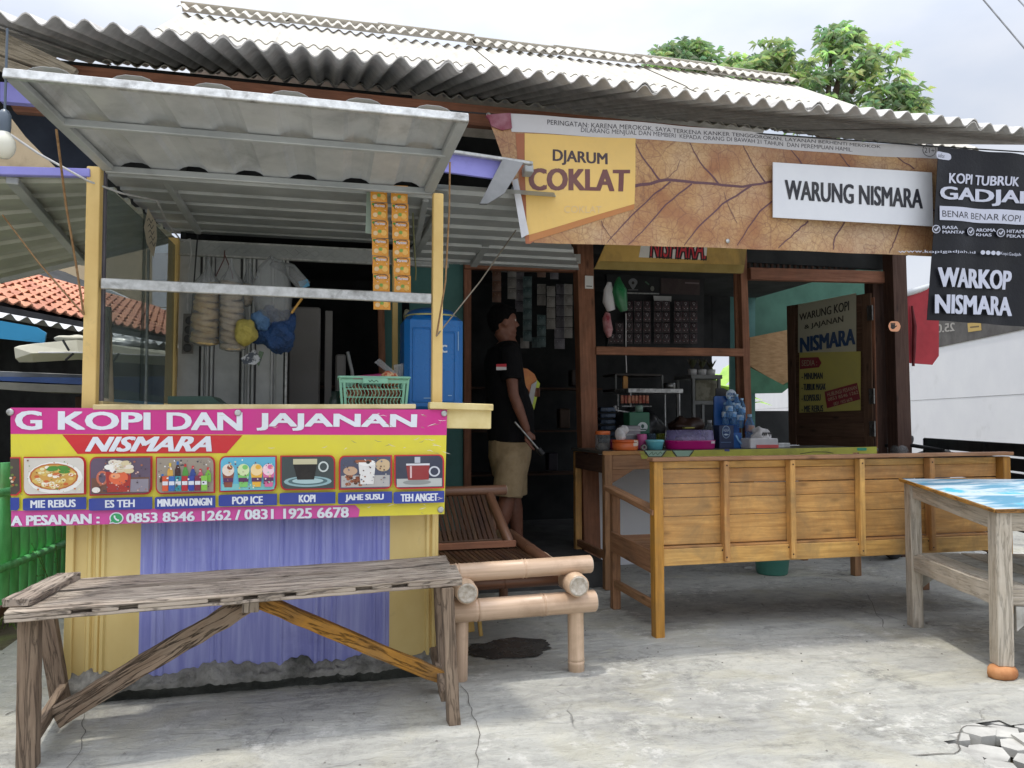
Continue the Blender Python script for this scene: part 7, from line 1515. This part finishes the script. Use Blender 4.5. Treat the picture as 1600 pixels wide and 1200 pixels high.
mb = MB(); mb.tube([zq(60, 551, 5.8), zq(122, 551, 5.79), zq(275, 557, 6.08)], .006, 6); mb.build('piping', m_white, um)
blob(zq(115, 530, 6.3), 1, (.12, .08, .03), .03, 12, 18).build('crumpled_sheet', m_cn, label='crumpled white sheet lying on the folded canopy', category='sheet')
blob(zq(200, 540, 6.4), 1, (.22, .08, .05), .06, 10, 22, 3).build('foil_sheet', mat('silver_film', 'a9aaaa', '7f8284', rough=.35, metal=.4, bump=.6), label='crumpled silver sheet seen through the kiosk glass', category='sheet')
tt = thing('market_table', 'long table with a blue tarpaulin and grey sheet at the left edge', 'table', at(60, 640, y=6.4)); zt = at(60, 584, y=6.2)
mb = MB(); mb.bar(zq(-60, 585, 6.2), zq(272, 598, 6.5), .4, .05); mb.build('tabletop', m_gsh, tt)
mb = MB(); mb.prism([zq(-60, 588, 6.0), zq(130, 590, 6.0), zq(272, 588, 6.2), zq(272, 622, 6.2), zq(130, 601, 6.0), zq(-60, 592, 6.0)], (0, .3, 0)); mb.build('blue_tarp', mat('blue_tarp', '27539c', '1f427c', rough=.4, bump=.4), tt)
mb = MB(); mb.prism([zq(-60, 594, 5.98), zq(70, 600, 5.98), zq(130, 602, 5.98), zq(130, 614, 5.98), zq(60, 612, 5.98), zq(-60, 604, 5.98)], (0, .3, 0)); mb.build('grey_sheet', mat('grey_canvas', '8d8b84', '7c7a74', rough=.8, bump=.2), tt)
for px in (-30, 125, 262): mb = MB(); a = zq(px, 620, 6.3); mb.bar((a.x, 6.3, 0), (a.x, 6.3, a.z), .05, .05, up=(0, 1, 0)); mb.build('leg', w_housed, tt)
mb = MB(); mb.prism([zq(165, 612, 6.4), zq(272, 600, 6.4), zq(272, 650, 6.4), zq(165, 650, 6.4)], (0, .02, 0)); mb.build('pale_blue_cloth', mat('pale_blue_cloth', '6f8fa6', '5f7f96', rough=.7, scale=4), label='pale blue cloth hanging behind the kiosk glass', category='cloth')
mb = MB(); mb.prism([zq(-120, 150, 14), zq(238, 150, 14), zq(238, 480, 14), zq(-120, 480, 14)], (0, .1, 0)); mb.build('beige_wall', mat('beige_render', 'b5a284', 'c4b294', rough=.9, scale=1.2, bump=.3, dirt='8f7f66', dlo=.5, dhi=.8), label='tall beige rendered wall beyond the tiled house', category='wall')
mb = MB(); mb.prism([zq(238, 395, 13), zq(300, 395, 13), zq(300, 480, 13), zq(238, 480, 13)], (0, .1, 0)); mb.build('far_white_wall', m_white, label='far white wall seen through the kiosk glass', category='wall')
# green bamboo fence
fe = thing('bamboo_fence', 'green painted bamboo picket fence at the left edge', 'fence', at(60, 930, z=0)); fa, fb_ = at(2, 957, z=.0), at(118, 897, z=.0); fd = fb_-fa
m_gr = mat('green_painted_bamboo', '7fe08f', '66c878', rough=.5, scale=6, stretch=(4, 4, 1), bump=.3, dirt='8aa86a', dlo=.58, dhi=.75, vary=.12)
nS = 9
for k in range(-10, nS+1):
    p = fa+fd*(k/nS); hgt = .87+random.uniform(-.03, .03); mb = MB(); t = V3(random.uniform(-.012, .012), random.uniform(-.012, .012), 0)
    mb.tube([p+V3(0, 0, .05), p+t*.5+V3(0, 0, hgt*.35), p+t*.5+V3(0, 0, hgt*.36), p+t+V3(0, 0, hgt*.7), p+t+V3(0, 0, hgt)], [.036, .037, .041, .036, .034], 10); mb.build('picket', m_gr, fe)
for z in (.28, .72): mb = MB(); mb.tube([fa-fd*1.2+V3(.05, .05, z), fb_+V3(.05, .05, z)], .025, 8); mb.build('rail', m_gr, fe)
mb = MB(); mb.bar(fa-fd*1.2+V3(0, -.02, .02), fb_+V3(0, -.02, .02), .08, .06); mb.build('kerb_plank', mat('clay_kerb', '8f6f60', '6f564a', rough=.9), fe)
# weeds by the fence
mb = MB()
for k in range(9):
    b0 = at(random.uniform(52, 92), random.uniform(905, 950), z=0)
    pts = [b0, b0+V3(random.uniform(-.03, .03), 0, .15), b0+V3(random.uniform(-.08, .02), 0, random.uniform(.25, .5))]; mb.tube(pts, [.003, .002, .001], 4)
    for j in range(10):
        q = pts[0].lerp(pts[2], random.random()); d = V3(random.uniform(-1, 1), random.uniform(-1, 1), random.uniform(-.2, .6)).normalized()*.025; s = d.cross(V3(0, 0, 1)).normalized()*.006; mb.add([q, q+d*.5+s, q+d, q+d*.5-s], [(0, 1, 2, 3)])
mb.build('weeds', m_grass, kind='stuff')
# ================================================================ TREES
def leafm(name, c, c2):
    b = NB(name); o = b.n('ShaderNodeAttribute', attribute_name='Col'); b.l(o.outputs['Color'], b.b.inputs['Base Color']); b.b.inputs['Roughness'].default_value = .45
    tr = b.n('ShaderNodeBsdfTranslucent'); hs = b.n('ShaderNodeHueSaturation'); hs.inputs['Value'].default_value = 1.5; b.l(o.outputs['Color'], hs.inputs['Color']); b.l(hs.outputs[0], tr.inputs[0])
    mx = b.n('ShaderNodeMixShader'); mx.inputs[0].default_value = .35; b.l(b.b.outputs[0], mx.inputs[1]); b.l(tr.outputs[0], mx.inputs[2]); b.l(mx.outputs[0], b.out.inputs[0]); return b.m
m_leaf = leafm('mango_leaf', '', '')
def tree(label, lobes, y, base, nper, leafL):
    t = thing('mango_tree', label, 'tree', (base[0], base[1], 0), 'trees behind the house'); mbc = MB(); mbt = MB(); top = V3(base[0], base[1], lobes[0][0].z-lobes[0][1]*1.3)
    mbt.tube([V3(base[0], base[1], 0), V3(base[0]+.1, base[1], top.z*.5), top], [.25, .2, .14], 10)
    for c, r in lobes:
        mbt.tube([top-V3(0, 0, .5), top.lerp(c, .5)+V3(0, 0, -.1), c], [.09, .05, .02], 6)
        for k in range(nper):
            d = Vector((random.gauss(0, 1), random.gauss(0, 1), random.gauss(0, 1))).normalized(); rr = r*random.uniform(.3, 1.16); p = c+Vector((d.x*rr, d.y*rr, d.z*rr*.85))
            if k % 6 == 0: mbt.tube([c, c.lerp(p, .6), p], [.012, .008, .005], 4)
            n = random.randint(7, 11); base_c = random.choice(((.44, .57, .25), (.34, .46, .22), (.27, .38, .20), (.21, .30, .18), (.50, .62, .28), (.32, .42, .24)))
            if random.random() < .25: base_c = tuple(v*1.3 for v in base_c)
            for j in range(n):
                a = random.random()*6.28; L = leafL*random.uniform(.7, 1.15); o = Vector((math.cos(a), math.sin(a), random.uniform(-.5, .55))).normalized(); m = p+o*L*.5+V3(0, 0, .02); e = p+o*L+V3(0, 0, -L*.35); s = o.cross(V3(0, 0, 1)).normalized()*L*.095
                mbc.add([p, m+s, e, m-s], [(0, 1, 2), (0, 2, 3)], col=tuple(v*random.uniform(.85, 1.15) for v in base_c))
    mbt.build('trunk', mat('bark', '5a4d40', '463b31', rough=.9), t); mbc.build('crown', m_leaf, t)
def L_(px, py, rpx, y): return (at(px, py, y=y), rpx/FPX*y)
tree('large bushy mango tree, the bigger crown behind the right end of the roof', [L_(1310, 118, 62, 14), L_(1300, 68, 38, 14), L_(1360, 105, 50, 13.8), L_(1395, 150, 48, 13.7), L_(1240, 120, 46, 14.2), L_(1210, 90, 38, 14.3), L_(1190, 112, 34, 14.4), L_(1168, 122, 26, 14.4), L_(1425, 165, 30, 13.7), L_(1330, 60, 22, 14), L_(1340, 175, 62, 13.9), L_(1270, 165, 60, 14.1)], 14, (10.3, 14), 62, .23)
tree('smaller mango crown just showing over the middle of the roof ridge', [L_(1050, 88, 32, 17), L_(1100, 100, 34, 17), L_(1140, 108, 26, 17), L_(1025, 110, 28, 17), L_(1085, 80, 18, 17)], 17, (8.2, 17), 60, .27)
# overhead cables
for a, b, l in (((1520, -20), (1640, 122), 'thick overhead power cable crossing the upper right corner'), ((1575, -18), (1640, 52), 'thin overhead power cable at the extreme upper right corner')):
    mb = MB(); p, q = at(*a, y=7), at(*b, y=6); p, q = p+(p-q)*3, q+(q-p)*3
    mb.tube([p.lerp(q, k/10) for k in range(11)], .008, 6); mb.build('power_cable', mat('grey_cable', '6f7276'), label=l, category='cable')
